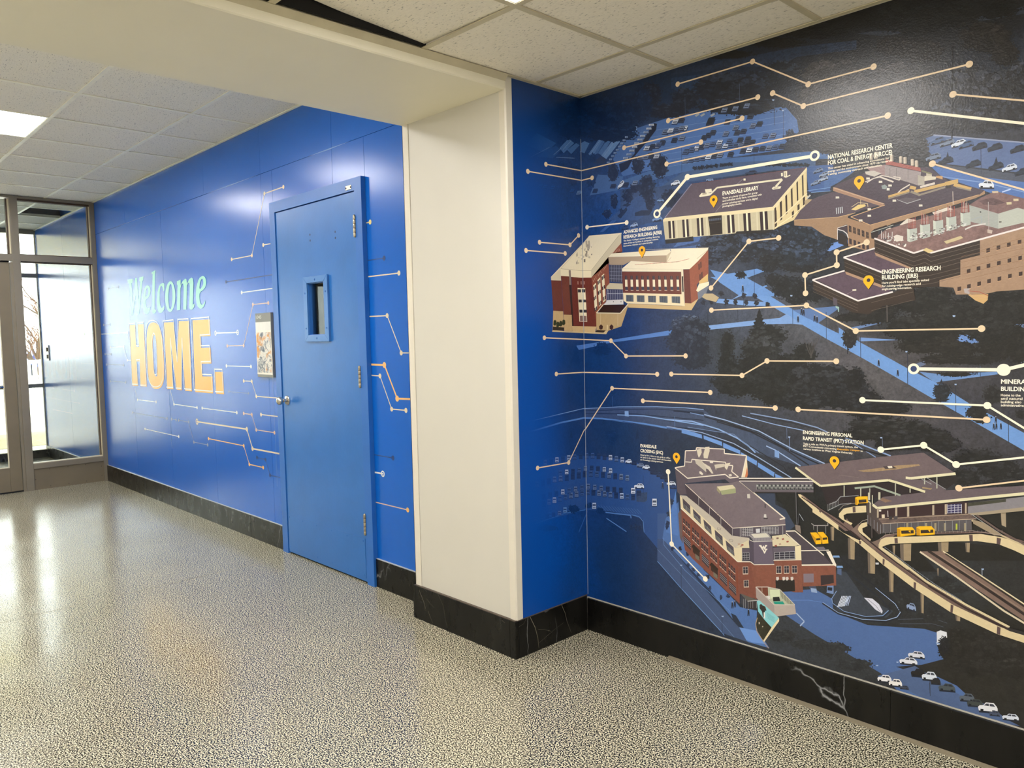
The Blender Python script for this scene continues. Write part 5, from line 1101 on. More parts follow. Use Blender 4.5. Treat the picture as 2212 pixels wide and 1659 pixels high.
p.poly(O_(1455,1185, 1456,1225, 1275,1478, 1264,1460, 1365,1302), (226,208,168)); p.poly(O_(1205,1150, 1230,1145, 1285,1215, 1365,1302, 1264,1460, 1195,1340, 1183,1240), (44,42,28), .5); p.line(O_(1195,1185, 1175,1260, 1190,1350, 1270,1470, 1330,1550), .0028, (176,150,116))
p.poly(O_(1210,1240,1225,1235,1225,1262,1212,1262), (200,190,170)); p.poly(O_(1252,1285,1265,1283,1265,1297,1253,1298), (200,190,170))
# monogram
p.nl(3); LG = (228,220,206)
p.poly(O_(1215,317, 1243,317, 1250,333, 1256,341, 1262,331, 1270,322, 1277,331, 1283,341, 1288,331, 1284,317, 1312,317, 1312,331, 1303,333, 1284,372, 1277,372, 1269,354, 1258,372, 1251,372, 1226,333, 1215,331), LG)
p.poly(O_(1250,360, 1262,376, 1270,366, 1281,394, 1292,374, 1284,372, 1284,360, 1314,360, 1314,373, 1306,375, 1285,418, 1277,418, 1258,378, 1250,376), LG)
# roof plant
p.lay -= 2
for q, c in ((M_(360,395, 415,380, 420,430, 400,470, 385,490, 370,450), (210,200,180)), (M_(462,362, 512,358, 515,410, 490,500, 445,495, 440,450), (206,196,176)), (M_(340,520, 410,515, 520,640, 470,660, 350,560), (190,180,166)), (M_(470,620, 520,635, 525,680, 480,690), (96,84,90)), (M_(420,540, 520,600, 560,680, 540,680), (206,196,180)), (M_(570,575, 690,560, 710,600, 590,640), (196,186,170)), (M_(590,620, 700,595, 705,625, 600,650), (110,98,100)), (M_(700,560, 765,550, 740,590, 720,635, 695,610), (212,202,184)), (M_(390,655, 410,652, 440,685, 425,698, 395,680), (214,206,192)), (M_(740,690, 775,685, 780,710, 750,716), (206,198,186)), (M_(515,530, 555,532, 555,556, 518,554), (214,206,192)),
        (M_(600,835, 790,815, 825,855, 640,885), (206,196,164)), (M_(600,840, 640,885, 640,925, 600,880), (150,142,112)), (M_(640,885, 825,855, 828,912, 660,935), (152,156,118)), (M_(962,925, 995,922, 1000,975, 965,975), (196,190,180)), (M_(1165,1165, 1190,1165, 1195,1215, 1160,1215), (200,196,190)), (M_(1170,1045, 1185,1045, 1185,1090, 1172,1090), (60,54,60)), (M_(1160,1205, 1215,1210, 1200,1225, 1158,1220), (50,44,50))): p.poly(q, c)
tag(p.build('printed_monogram_building', MM, MU), 'printed brick and cream building with a grey monogram tower')

# ---- transit station with guideways
p = newp(); p.lay += 2; CRF = (102,88,92); CON = (208,190,152)
p.poly(N_(-210,660, 600,600, 640,610, 1035,735, 530,795, 300,830, 200,880, -140,900), (40,31,36), .1)
p.poly(N_(830,580, 1395,525, 1420,600, 1290,700, 1030,600), (36,32,34), .2)
p.poly(N_(0,960, 330,830, 480,1240, 330,1330, 60,1030), (30,26,26), .3)
p.nl()
# columns
for x0, y0, x1, y1 in ((350,60,425,287),(557,180,640,438),(780,380,835,632),(1115,610,1155,857),(900,120,1020,302),(1300,100,1415,206),(1590,110,1640,212),(165,-60,205,88),(820,140,850,240),(1290,380,1310,460),(1485,860,1540,940)):
    p.poly(Q_(x0,y0, x1,y0, x1-4,y1, x0+8,y1-6), (150,132,106), .1); p.nl(); p.poly(Q_(x0,y0, x0+(x1-x0)*.32,y0, x0+8+(x1-x0)*.28,y1-4, x0+8,y1-6), (106,94,84)); p.lay -= 1
p.poly(N_(1935,985, 1995,975, 1998,1155, 1945,1130), (158,142,120))
p.nl(2)
# lower pair of tracks
p.poly(Q_(1112,200, 1360,200, 2400,900, 2400,1060), (118,96,88), .15); p.nl(); p.line(Q_(1112,205, 1500,470, 2000,830, 2400,1070), .0060, (206,192,166)); p.line(Q_(1356,200, 1700,420, 2400,880), .0042, (212,198,166)); p.line(Q_(1200,195, 1700,520, 2400,990), .0090, (44,34,34)); p.line(Q_(1310,240,1800,560,2400,950), .003, (140,120,104)); p.line(Q_(1380,225, 1750,470, 2400,910), .0050, (48,38,36))
# platform hall and roofs
p.poly(N_(-515,436, 450,320, 1015,263, 1398,510, 830,577, 600,592, -215,662), CRF, .14)
p.poly(N_(600,592, 830,577, 1100,595, 1285,712, 2330,650, 2330,745, 460,927, 408,885, 530,792, 1040,735), (96,84,90), .14)
p.poly(N_(465,935, 1290,868, 1542,846, 1545,1000, 480,1055), (52,34,38)); p.poly(N_(1545,865, 2330,775, 2330,905, 1545,992), (126,122,128), .1); p.poly(N_(1545,865, 2000,815, 2000,850, 1545,905), (60,60,50), .4); p.poly(N_(1545,990, 2330,900, 2330,945, 1700,1008, 1545,1012), (156,142,122))
p.poly(N_(480,1060, 1080,1010, 1570,998, 1645,1052, 520,1112), (96,80,76), .5); p.poly(N_(520,1112, 1590,1062, 1592,1186, 700,1215, 520,1226), (82,78,82), .1)
p.poly(N_(330,830, 408,885, 462,930, 480,1060, 520,1112, 520,1226, 480,1240, 350,1105), (72,62,62), .1)
p.nl()
p.line(N_(-515,440, -350,565, -215,660, 0,642, 600,592, 700,620, 1035,730), .0080, (214,206,170)); p.line(N_(803,562, 860,570, 1398,514), .0085, (216,208,176)); p.line(N_(408,884, 462,926, 900,880, 2330,742), .0090, (214,206,172)); p.line(N_(330,830, 380,860, 380,980), .0050, (190,182,160))
p.poly(N_(230,478, 540,440, 700,415, 960,402, 975,418, 700,462, 400,492, 300,494), (150,126,96), .3); p.nl(); p.poly(N_(530,428, 640,418, 700,450, 560,458), (66,56,60)); p.nl(); p.poly(N_(583,425, 640,422, 645,445, 600,450), (224,214,196))
p.line(N_(190,690, 430,665, 740,772), .0065, (150,160,146)); p.line(N_(0,530, 240,560), .001, (130,116,114)); p.poly(N_(1000,672, 1120,690, 1100,705, 1000,690), (150,130,96), .3); p.poly(N_(520,800, 640,840, 560,860, 500,830), (130,104,88), .3)
for x, t, b in ((68,655,790),(262,690,790),(370,690,740),(680,622,775),(855,690,740),(1175,555,690),(1028,570,640)): p.line(N_(x,t, x,b), .0036, (176,176,160))
for x, t, b, w in ((470,930,1040,20),(690,920,1030,24),(832,908,1028,26),(1132,890,1010,24),(1282,880,1000,26),(1520,865,990,20)): p.poly(N_(x-w/2,t, x+w/2,t-2, x+w/2,b-2, x-w/2,b), (176,160,140))
p.poly(N_(1300,882, 1470,870, 1472,980, 1300,990), (52,48,92)); p.nl()
for k in range(5): p.line(N_(1302+k*42,880, 1302+k*42,988), .0014, (190,190,200))
for k in range(4): p.line(N_(1300,900+k*28, 1472,888+k*28), .0014, (190,190,200))
p.line(N_(520,1112, 1000,1085, 1645,1054), .0018, (190,170,150)); p.line(N_(480,1055, 1545,998), .0030, (150,132,116))
for x in (810,1035,1145,1260,1500): p.poly(N_(x,1105, x+24,1103, x+24,1195, x,1198), (150,138,112))
for k in range(13): p.line(N_(540+k*82,1112-k*3.5, 540+k*82,1215-k*2), .0009, (150,154,160))
for k in range(5): p.line(N_(350+k*38,1010+k*28, 350+k*38,1110+k*30), .0012, (150,154,164))
p.poly(N_(484,945, 510,945, 510,965, 485,966), (226,222,212)); p.poly(N_(515,1002, 552,1000, 553,1042, 518,1044), (214,200,176)); p.line(N_(588,955,592,1030), .002, (210,206,206)); p.poly(N_(600,1025, 640,1020, 640,1060, 605,1062), (50,48,52)); p.poly(N_(660,1022, 705,1018, 706,1060, 664,1062), (70,66,70)); p.poly(N_(1400,1110,1420,1110,1420,1180,1400,1182), (170,180,60))
for x, t, b, w in ((365,740,830,26),(488,735,825,26),(405,770,880,12),(262,690,790,14)): p.poly(N_(x-w/2,t, x+w/2,t, x+w/2,b, x-w/2,b), (186,182,160))
p.line(N_(395,880, 400,1280), .0050, (70,62,62))
# fences
for q in (N_(-110,880, -30,850, 20,790, 240,775), N_(-130,955, -20,900, 20,880, 150,868), N_(1590,1000, 1750,1110, 1960,1250), N_(980,570, 1110,640), N_(1050,560, 1280,700)): p.line(q, .0022, (150,152,156))
for k in range(8): p.line(N_(-130+k*18, 960-k*8, -130+k*18, 880-k*8), .001, (150,152,156))
# skybridge
p.nl(); p.poly(M_(870,735, 1700,735, 1755,768, 1760,905, 1040,905, 880,775), (98,90,98), .05); p.nl(); p.poly(M_(870,742, 1700,742, 1715,765, 880,765), (44,36,40)); p.line(M_(868,736, 1700,738, 1716,745), .0042, (218,212,204)); p.line(M_(880,768, 1755,772), .0038, (208,202,196)); p.poly(M_(1072,806, 1757,812, 1758,876, 1078,868), (60,62,66)); p.nl()
for k in range(14):
    a = 1078+k*49; p.poly(M_(a,812, a+22,813, a+22,832, a,831), (160,164,158)); p.poly(M_(a+22,842, a+44,843, a+44,862, a+22,861), (120,124,120)); p.line(M_(a,808, a,870), .0009, (176,172,172))
p.line(M_(1074,838, 1757,844), .0010, (176,172,172)); p.poly(M_(1060,895, 1760,900, 1760,912, 1068,908), (50,44,48)); p.line(M_(1545,790, 1560,1290), .0030, (96,94,100)); p.line(M_(1572,1290, 1590,1150), .004, (60,60,66))
p.poly(M_(1540,1290, 1600,1300, 1612,1400, 1545,1350), (130,116,108)); p.line(M_(1640,1240, 1590,1160), .0020, (170,176,190))
# guideways in the sun
p.nl(2); DE = (108,88,84)
p.poly(Q_(340,-150, 440,0, 600,100, 690,170, 860,290, 1200,530, 1600,770, 2060,1010, 2400,1130, 2400,1230, 1960,1000, 1470,768, 1080,522, 740,272, 490,72, 300,-90), DE, .12)
p.poly(N_(-480,765, -430,765, -215,930, 0,1060, 150,1190, 80,1200), DE, .1)
p.poly(N_(150,1190, 240,1110, 300,1250, 400,1330, 480,1300, 560,1240, 700,1230, 620,1290, 500,1330, 480,1400, 420,1420, 300,1310), (116,98,90), .1)
p.nl()
p.poly(N_(-483,760, -450,762, -215,965, 0,1130, 0,1190, -215,1025, -470,790), CON, .06); p.poly(Q_(-20,-270, 120,-140, 300,0, 480,85, 490,72, 740,272, 1080,520, 1470,766, 1960,996, 2400,1150, 2400,1225, 1930,1072, 1440,842, 1050,588, 720,337, 470,120, 240,-40, -20,-215), CON, .06)
p.poly(N_(485,1345, 505,1300, 560,1272, 670,1268, 1000,1262, 1560,1240, 1700,1234, 1945,1272, 2330,1390, 2330,1540, 2100,1430, 1900,1352, 1650,1318, 1400,1322, 1000,1336, 620,1352, 540,1378, 500,1400), CON, .06)
p.poly(N_(480,1350, 520,1392, 600,1450, 700,1545, 860,1659, 800,1659, 640,1545, 540,1460, 478,1400), (200,182,146))
p.poly(N_(8,990, 60,930, 180,905, 330,895, 332,975, 180,985, 100,990, 60,1010, 70,1060, 168,1105, 150,1128, 40,1060, 4,1030), CON, .06); p.poly(N_(240,1150, 270,1110, 340,1090, 345,1140, 285,1165, 290,1210, 388,1298, 375,1312, 255,1225, 232,1180), CON, .06)
p.nl(); p.line(N_(500,1290, 600,1250, 700,1238, 1600,1215, 1750,1215, 2000,1262, 2330,1360), .0045, (104,84,80)); p.line(N_(1590,1070, 1800,1180, 2030,1290, 2330,1420), .0050, (190,172,140)); p.poly(N_(1600,1060, 1740,1100, 1960,1250, 1860,1250, 1610,1110), (150,134,112)); p.line(N_(1650,1010, 1900,1180, 2330,1420), .0060, (100,84,80))
p.line(Q_(690,150, 860,268, 1180,515, 1600,762, 2060,1000), .0075, (208,192,156)); p.line(Q_(470,0, 590,85), .0060, (208,192,156)); p.line(Q_(520,40, 700,190, 870,320, 1200,560, 1600,800, 2060,1030), .0055, (50,36,38)); p.line(Q_(470,0, 520,40), .004, (50,36,38)); p.line(Q_(620,140, 860,325, 1200,565), .0016, (140,112,104)); p.line(N_(-440,790, -200,960, 60,1140, 250,1290), .0040, (56,42,42)); p.poly(Q_(2040,1000, 2400,1100, 2400,1140, 2060,1040), (40,38,40), .3)
for q in (N_(668,1284, 706,1283, 710,1345, 672,1348), N_(1558,1244, 1602,1243, 1605,1318, 1566,1320), N_(1890,1276, 1942,1288, 1930,1362, 1888,1350), N_(168,912, 202,908, 205,975, 172,978), Q_(468,84, 496,92, 490,125, 474,122), Q_(722,275, 744,285, 738,345, 720,335), Q_(1050,520, 1076,532, 1070,602, 1048,586), Q_(1440,758, 1470,770, 1460,850, 1436,842), Q_(1932,990, 1968,1005, 1962,1080, 1926,1070), M_(1830,1090, 1850,1105, 1845,1150, 1826,1130)): p.poly(q, (88,70,70))
for k in range(30): 
    a = N_(560+k*48, 1240-k*1.1)[0]; p.line([a, (a[0], a[1]-4.5)], .0007, (160,146,140))
p.line(N_(500,1290, 560,1248, 700,1225, 1600,1195, 1960,1250), .0010, (170,156,150)); p.line(Q_(740,150, 1000,350, 1280,550, 1560,720), .0018, (120,126,140)); p.line(N_(0,950, 60,890, 200,865), .0012, (176,164,156)); p.line(N_(240,1120, 290,1075, 345,1060), .0012, (176,164,156))
for k in range(16): p.line(Q_(745+k*50,155+k*36, 745+k*50,185+k*36), .0008, (120,126,140))
p.line(M_(1730,1275, 1760,1300, 1930,1300, 1930,1270), .0032, (150,146,146)); p.line(M_(1755,1305,1758,1350), .0016, (140,140,140)); p.line(M_(1800,1305,1800,1380), .0022, (150,150,150)); p.line(M_(1905,1300,1905,1400), .0022, (130,130,130)); p.poly(Q_(645,318, 680,318, 680,338, 648,338), (200,200,206))
tag(p.build('printed_transit_station', MM, MU), 'printed elevated transit station with curving cream guideways')
# yellow transit cars
YEL = (236,178,22); YD = (190,136,16)
def tcar(qs):
    p = newp(); p.lay += 22
    for pts, c in qs: p.poly(pts, c); p.nl()
    return p.build('printed_transit_car', MM, MU)
tcar([(N_(698,1165, 740,1152, 882,1152, 915,1192, 915,1242, 740,1266, 700,1266), YEL), (N_(698,1165, 740,1180, 740,1266, 700,1266), YD), (N_(748,1194, 898,1188, 900,1226, 752,1232), (46,34,30)), (N_(835,1198, 862,1192, 860,1222), YEL)])
tcar([(N_(930,1152, 965,1142, 1110,1141, 1148,1180, 1150,1240, 975,1252, 932,1248), YEL), (N_(930,1152, 972,1180, 972,1252, 932,1248), YD), (N_(980,1188, 1132,1180, 1134,1218, 982,1226), (46,34,30)), (N_(1070,1188, 1098,1182, 1094,1214), YEL)])
tcar([(N_(198,800, 230,788, 348,784, 352,862, 240,868, 225,890, 200,880), YEL), (N_(198,800, 226,828, 226,886, 200,878), YD), (N_(240,826, 332,820, 334,856, 242,862), (50,38,32))])
tcar([(M_(1715,1385, 1790,1382, 1845,1448, 1850,1520, 1782,1524, 1770,1440), YEL), (M_(1715,1385, 1782,1452, 1782,1522, 1760,1480), YD), (M_(1785,1455, 1836,1450, 1838,1474, 1788,1478), (50,38,24))])
tcar([(M_(1806,1378, 1876,1376, 1930,1440, 1937,1512, 1866,1518, 1850,1440), YEL), (M_(1806,1378, 1864,1444, 1866,1516, 1848,1480), YD), (M_(1868,1446, 1922,1440, 1924,1466, 1870,1472), (50,38,24))])

# ------------------------------------------------------------------ route lines of the mural
LINEL = BGTOP + 60
TANC = (226,200,166); WHC = (246,236,212)
def px_dot(pt): return to_s(pt)
def route(pts, dots, w=.0052, r=.0105, c=TANC, dc=None, rings=(), mat=None):
    p = Print(); p.lay = LINEL; P_ = path_s(pts, False); p.sline(P_, w, c)
    p.nl()
    for i in dots:
        if i in rings: p.disc(px_dot(pts[i]), r*1.45, WHC, 28, r*.80); p.nl(); p.disc(px_dot(pts[i]), r*.80, (44,62,104), 24)
        else: p.disc(px_dot(pts[i]), r, dc or c, 24)
    return p.build('route_line', MM_LINE, MU)
MM_LINE = mural_mat('line_print', False)
R1 = route
R1(A_(438,1133) + A_(853,1212) + C_(632,592), (0, 2))
R1(A_(223,1217, 853,1328, 990,1295), (0, 2))
R1(A_(1373,935) + C_(1122,308), (0, 1)); R1(A_(1900,612) + C_(1310,55), (0, 1)); R1(C_(222,853) + D_(705,255), (0, 1))
R1(B_(77,1005, 972,735, 1637,1007) + U_(205,797), (0, 1, 2, 3)); R1(B_(1212,1113, 1580,1268) + U_(1350,768), (0, 1, 2), w=.0054)
R1(U_(1155,1128, 2002,1203, 3000,1292), (0,)); R1(U_(653,1323, 2002,1475, 3000,1588), (0,), w=.0080, r=.0110, c=WHC)
R1(C_(107,1448, 470,1010, 1990,755), (0, 1, 2), w=.0118, r=.0128, c=WHC, rings=(0, 2))
R1(D_(1200,787, 2212,1075, 2700,1214), (0,)); R1(E_(820,502, 1292,447), (0, 1), w=.0060, r=.0105, c=(240,226,204))
R1(E_(252,682, 615,713, 718,600), (0, 1, 2)); R1(E_(90,780, 558,815), (0, 1))
R1(F_(752,1560, 1205,1003, 1560,962), (0, 1, 2)); R1(H_(745,447, 465,540, 467,660, 170,753, 175,922), (0, 1, 2, 3, 4), c=(228,202,170))
R1(J_(315,387, 1450,330, 2040,635) + H_(1817,1252), (0, 1, 2, 3)); R1(I_(310,717, 1105,752, 1285,935, 1997,933), (0, 1, 2, 3)); R1(I_(452,1150, 770,1130, 1657,1152), (0, 2))
R1(I_(1827,1150) + J_(680,1167, 980,993, 1807,997), (0, 1, 2, 3)); R1(L_(228,890, 600,825, 783,440) + I_(1118,1320) + J_(300,1370), (0, 1, 3, 4)); R1(I_(1487,1470) + J_(1078,1555), (0, 1))
R1(J_(1353,1572) + K_(1768,1142), (0, 1), w=.0056); R1(K_(285,908, 1777,973, 2212,1240, 2500,1416), (0, 1), w=.0062, r=.0110, c=WHC)
R1(K_(895,535, 1970,547, 2212,490, 2600,398), (0, 1), w=.0105, r=.0125, c=WHC, rings=(0,))
_p = Print(); _p.disc(to_s(K_(1970,547)[0]), .0185, WHC, 32); _p.build('route_node', MM_LINE, MU)
R1(N_(505,227, 1018,175, 1405,405, 2212,320, 2600,280), (0, 1, 2), w=.0062, r=.0112, c=WHC); R1(N_(1437,687, 2212,598, 2700,542), (0,), w=.0052)
R1(L_(1788,935) + O_(172,305, 573,722), (0, 1, 2), w=.0058, r=.0115, c=WHC)

# ------------------------------------------------------------------ map pins
def pin(v, cx, cy, r, tx, ty):
    p = Print(); p.lay = LINEL + 3
    c = to_s(v(cx, cy)[0]); t = to_s(v(tx, ty)[0]); e = to_s(v(cx+r, cy)[0]); R = abs(e[0]-c[0])
    def drop(dx, dz, col):
        pts = []
        for k in range(25):
            a = math.radians(-28 + k*236/24); pts.append((c[0]+dx+R*math.cos(a), c[1]+dz+R*math.sin(a)))
        pts.append((t[0]+dx, t[1]+dz)); p.spoly(pts, col)
    drop(R*.12, -R*.10, (26,24,26)); p.nl(); drop(0, 0, (246,176,24)); p.nl(); p.disc((c[0], c[1]+R*.05), R*.36, (48,42,58), 18)
    return p.build('map_pin', MM_LINE, MU)
pin(C_, 783,1282, 47, 785,1374); pin(D_, 390,980, 57, 390,1078); pin(E_, 1475,778, 40, 1475,868); pin(H_, 763,803, 49, 763,884); pin(L_, 1887,758, 43, 1890,843); pin(M_, 2009,530, 58, 2010,629)

# ------------------------------------------------------------------ captions
def text_mesh(s, bold=.02):
    cu = bpy.data.curves.new('txt', 'FONT'); cu.body = s; cu.offset = bold; cu.size = 1.0; cu.resolution_u = 2; cu.space_character = 1.0
    o = bpy.data.objects.new('txt', cu); COL.objects.link(o)
    dg = bpy.context.evaluated_depsgraph_get(); me = bpy.data.meshes.new_from_object(o.evaluated_get(dg))
    vs = [tuple(v.co) for v in me.vertices]; fs = [tuple(p.vertices) for p in me.polygons]
    bpy.data.objects.remove(o); bpy.data.curves.remove(cu); bpy.data.meshes.remove(me); return vs, fs
CAPH = 0.0
_v, _f = text_mesh('H', 0); CAPH = max(v[1] for v in _v)
def put_text(p, s, a, b, h, rgb, bold):
    """string s with its baseline from wall point a to b, capitals h high"""
    vs, fs = text_mesh(s, bold)
    x0 = min(v[0] for v in vs); x1 = max(v[0] for v in vs); bse = len(p.v)
    d = ink_layer([a, b, (b[0], b[1]+h), (a[0], a[1]+h)])*LSTEP
    for v in vs:
        u = (v[0]-x0)/(x1-x0); s_ = a[0]+(b[0]-a[0])*u; z = a[1]+(b[1]-a[1])*u + h*v[1]/CAPH
        p.v.append((s_, -d, z))
    c = (*lin(rgb), 0)
    for f in fs: p.f.append(tuple(bse+i for i in f)); p.c.append(c)
def hgt(v, x, y, h):
    return abs(to_s(v(x, y-h)[0])[1] - to_s(v(x, y)[0])[1])
def caption(head, body):
    p = Print(); p.lay = LINEL + 7
    for v, s, x0, y0, x1, y1, h in head: put_text(p, s, to_s(v(x0, y0)[0]), to_s(v(x1, y1)[0]), hgt(v, x0, y0, h), (252,244,224), .024)
    o = p.build('caption_heading', MM_LINE, MU)
    p = Print(); p.lay = LINEL + 7
    for it in body:
        v, s, x0, y0, x1, y1, h = it[:7]; col = it[7] if len(it) > 7 else (244,236,216)
        put_text(p, s, to_s(v(x0, y0)[0]), to_s(v(x1, y1)[0]), hgt(v, x0, y0, h), col, .016)
    p.build('caption_text', MM_LINE, o)
caption([(D_,'NATIONAL RESEARCH CENTER',45,738,760,607,46),(D_,'FOR COAL & ENERGY (NRCCE)',45,802,757,682,46)],
        [(D_,'This center has aided in advancing innovations for',45,852,725,733,22),(D_,'energy and the environment since 1979 via research,',45,885,757,760,22),(D_,'training, community outreach and education.',45,917,645,812,22)])
caption([(C_,'EVANSDALE LIBRARY',890,1228,1320,1158,44)],
        [(C_,'There are plenty of spaces for group',890,1274,1308,1203,21),(C_,'and individual study here, complete with',890,1306,1358,1227,21),(C_,'poster printing services and a digital',890,1340,1310,1274,21),(C_,'photography studio.',890,1371,1122,1333,21)])
caption([(E_,'ADVANCED ENGINEERING',1255,580,1657,522,38),(E_,'RESEARCH BUILDING (AERB)',1255,640,1713,580,38)],
        [(E_,"The Statler College's newest building, featuring",1255,674,1685,622,17),(E_,'state-of-the-art facilities in computer science,',1255,706,1672,652,17),(E_,'biometrics, robotics and cybersecurity.',1255,736,1605,690,17)])
caption([(H_,'ENGINEERING RESEARCH',888,743,1435,705,38),(H_,'BUILDING (ERB)',888,794,1225,776,38)],
        [(H_,"Here you'll find labs specially suited",888,836,1327,806,19),(H_,'for cutting-edge research and',888,866,1250,842,19),(H_,'engineering innovation.',888,893,1168,878,19)])
caption([(L_,'EVANSDALE',1457,641,1648,656,36),(L_,'CROSSING (EVC)',1457,699,1727,727,36)],
        [(L_,'Stop by for a bite to eat, grab a coffee',1457,740,1813,780,17),(L_,'or take in the scenic view of Evansdale',1457,768,1825,810,17),(L_,"at Crossing's dining services.",1457,797,1730,828,17)])
_e = lambda v, x, y: v(x, y)[0]
def cross(v1, x0, y0, v2, x1, y1):   # a baseline measured in two views, as full-frame pixels
    (a, b), (c, d) = v1(x0, y0)[0], v2(x1, y1)[0]; return a, b, c, d
a = cross(M_,1632,205,K_,165,1352); b = cross(M_,1632,277,K_,300,1438)
l1 = cross(M_,1632,333,K_,227,1483); l2 = cross(M_,1632,362,M_,2030,396); l3 = cross(M_,2040,397,K_,248,1521); l4 = cross(K_,258,1524,K_,287,1527); l5 = cross(M_,1632,394,K_,170,1554)
caption([(PX,'ENGINEERING PERSONAL',*a,7.2),(PX,'RAPID TRANSIT (PRT) STATION',*b,7.4)],
        [(PX,"Take a ride on WVU's primary transit system, the",*l1,3.9),(PX,'PRT! Conveniently connecting',*l2,3.9),(PX,'Evansdale Campus',*l3,3.9,(236,170,40)),(PX,'to',*l4,3.4),(PX,'various locations at West Virginia University.',*l5,3.9)])
caption([(K_,'MINERAL',1937,711,2275,717,50),(K_,'BUILDING',1937,798,2275,804,50)],
        [(K_,'Home to the',1935,862,2170,866,28),(K_,'and natural gas',1935,902,2285,908,28),(K_,'building also',1935,943,2180,946,28),(K_,'administrative',1935,982,2210,988,28)])
# ================================================================== graphic on the blue wall
GM = empty('wall_graphic', (-6.6, YW, 1.2), 'Welcome HOME lettering and circuit lines printed on the blue left wall', 'wall graphic')
def flat(name, polys, mat, parent, d=.0008, y=None, hole=None):
    """polys: lists of (x,z) on the blue wall"""
    Y = (YW if y is None else y); vs = []; fs = []
    for k_, P_ in enumerate(polys):
        b = len(vs); vs += [(x, Y - d - (k_ % 16)*1.5e-5, z) for x, z in P_]
        for t in tessellate_polygon([[Vector((x, z, 0)) for x, z in P_]]): fs.append((b+t[0], b+t[1], b+t[2]))
    o0 = wloc(parent)
    me = bpy.data.meshes.new(name); me.from_pydata([(v[0]-o0.x, v[1]-o0.y, v[2]-o0.z) for v in vs], [], fs); me.update()
    bm = bmesh.new(); bm.from_mesh(me)
    for f in bm.faces:
        f.normal_update()
        if f.normal.y > 0: f.normal_flip()
    bm.to_mesh(me); bm.free(); me.materials.append(mat)
    return link(bpy.data.objects.new(name, me), parent)
def wp(pts): return [(lambda q: (q[0], q[2]))(px_y(x, y, YW)) for x, y in pts]
def vinyl(name, c): return plain(name, c, .34, var=.02, scale=5)
M_TEAL = vinyl('pale_teal_vinyl', (142,208,192)); M_GOLD = vinyl('gold_vinyl', (232,170,66)); M_WLINE = vinyl('white_line_vinyl', (214,220,218))
X_ = V(260,570,240*2212/1327)
def ring(outer, inner):
    """outline with a hole, as one polygon joined by a slit"""
    best = min(((math.hypot(a[0]-b[0], a[1]-b[1]), i, j) for i, a in enumerate(outer) for j, b in enumerate(inner)))
    _, i, j = best
    def area(P): return sum(P[k][0]*P[(k+1) % len(P)][1]-P[(k+1) % len(P)][0]*P[k][1] for k in range(len(P)))
    if area(outer)*area(inner) > 0: inner = inner[::-1]; j = len(inner)-1-j
    return outer[:i+1] + inner[j:] + inner[:j+1] + outer[i:]
def smooth(P_, it=2):
    for _ in range(it):
        Q = []
        for k in range(len(P_)):
            a, b = P_[k], P_[(k+1) % len(P_)]; Q += [(a[0]*.75+b[0]*.25, a[1]*.75+b[1]*.25), (a[0]*.25+b[0]*.75, a[1]*.25+b[1]*.75)]
        P_ = Q
    return P_
def letter(poly, mat, d=.0008): return flat('letter', [poly], mat, GM, d)
letter(wp(X_(86,188,149,178,148,222,134,228,153,480,178,172,198,166,222,440,238,212,229,206,228,160,277,149,274,192,264,206,226,600,207,605,184,370,150,608,134,612,106,238,90,234)), M_TEAL)
letter(ring(smooth(wp(X_(318,254,345,262,361,300,360,352,340,400,302,430,304,480,318,528,340,530,352,512,358,516,352,562,335,592,312,604,290,592,274,545,268,460,274,360,290,285)), 1), smooth(wp(X_(320,284,305,330,301,400,325,372,336,330,332,292)), 1)), M_TEAL)
letter(wp(X_(375,98,419,76,416,130,409,538,418,552,427,553,428,570,416,588,402,596,388,590,379,570,386,124,376,118)), M_TEAL)
letter(smooth(wp(X_(505,226,524,233,527,250,526,328,516,328,506,286,495,262,482,264,472,320,470,420,478,500,495,530,515,510,526,492,525,545,500,580,475,588,452,572,440,500,438,410,446,320,468,250)), 1), M_TEAL)
ov = lambda cx, cy, rx, ry, sk, n=28: [(cx+rx*math.cos(2*PI*k/n)+sk*math.sin(2*PI*k/n), cy+ry*math.sin(2*PI*k/n)) for k in range(n)]
fl_ = lambda L: [t for p_ in L for t in p_]
letter(ring(wp(X_(*fl_(ov(597,391,61,184,-3)))), wp(X_(*fl_(ov(599,391,24,152,-2))))), M_TEAL)
letter(wp(X_(676,206,722,188,722,250,745,205,775,176,790,182,799,235,822,185,850,163,868,178,875,230,868,490,887,472,884,510,862,545,840,548,826,530,824,490,830,270,825,225,810,225,797,262,790,545,752,547,757,270,750,235,735,240,720,290,715,552,676,554,684,260,676,240)), M_TEAL)
letter(ring(smooth(wp(X_(980,142,1008,150,1026,190,1027,250,1005,300,948,342,945,400,955,470,978,495,1000,465,1015,428,1012,480,990,520,960,540,930,522,906,450,902,350,912,260,940,170)), 1), smooth(wp(X_(975,172,955,210,944,310,975,280,992,240,990,190)), 1)), M_TEAL)
HH = X_(112,732,180,728,190,990,224,990,212,722,282,720,318,1465,244,1460,234,1165,196,1165,214,1458,146,1456)
MMp = X_(522,700,640,696,683,1172,698,686,822,682,858,1524,776,1516,738,892,736,1510,674,1502,601,900,636,1498,562,1494)
EE = X_(862,674,1068,664,1078,862,962,866,968,1004,1078,1000,1088,1190,975,1192,982,1345,1102,1345,1110,1548,896,1530)
DD = X_(1132,1290,1226,1292,1240,1558,1148,1550)
OO = X_(385,698,420,700,465,740,495,830,512,960,527,1300,520,1400,490,1480,430,1500,380,1480,345,1400,328,1280,316,1000,315,860,328,760,350,715)
OI = X_(398,848,415,850,430,900,440,1060,446,1325,430,1350,412,1335,402,1250,388,1000,386,900)
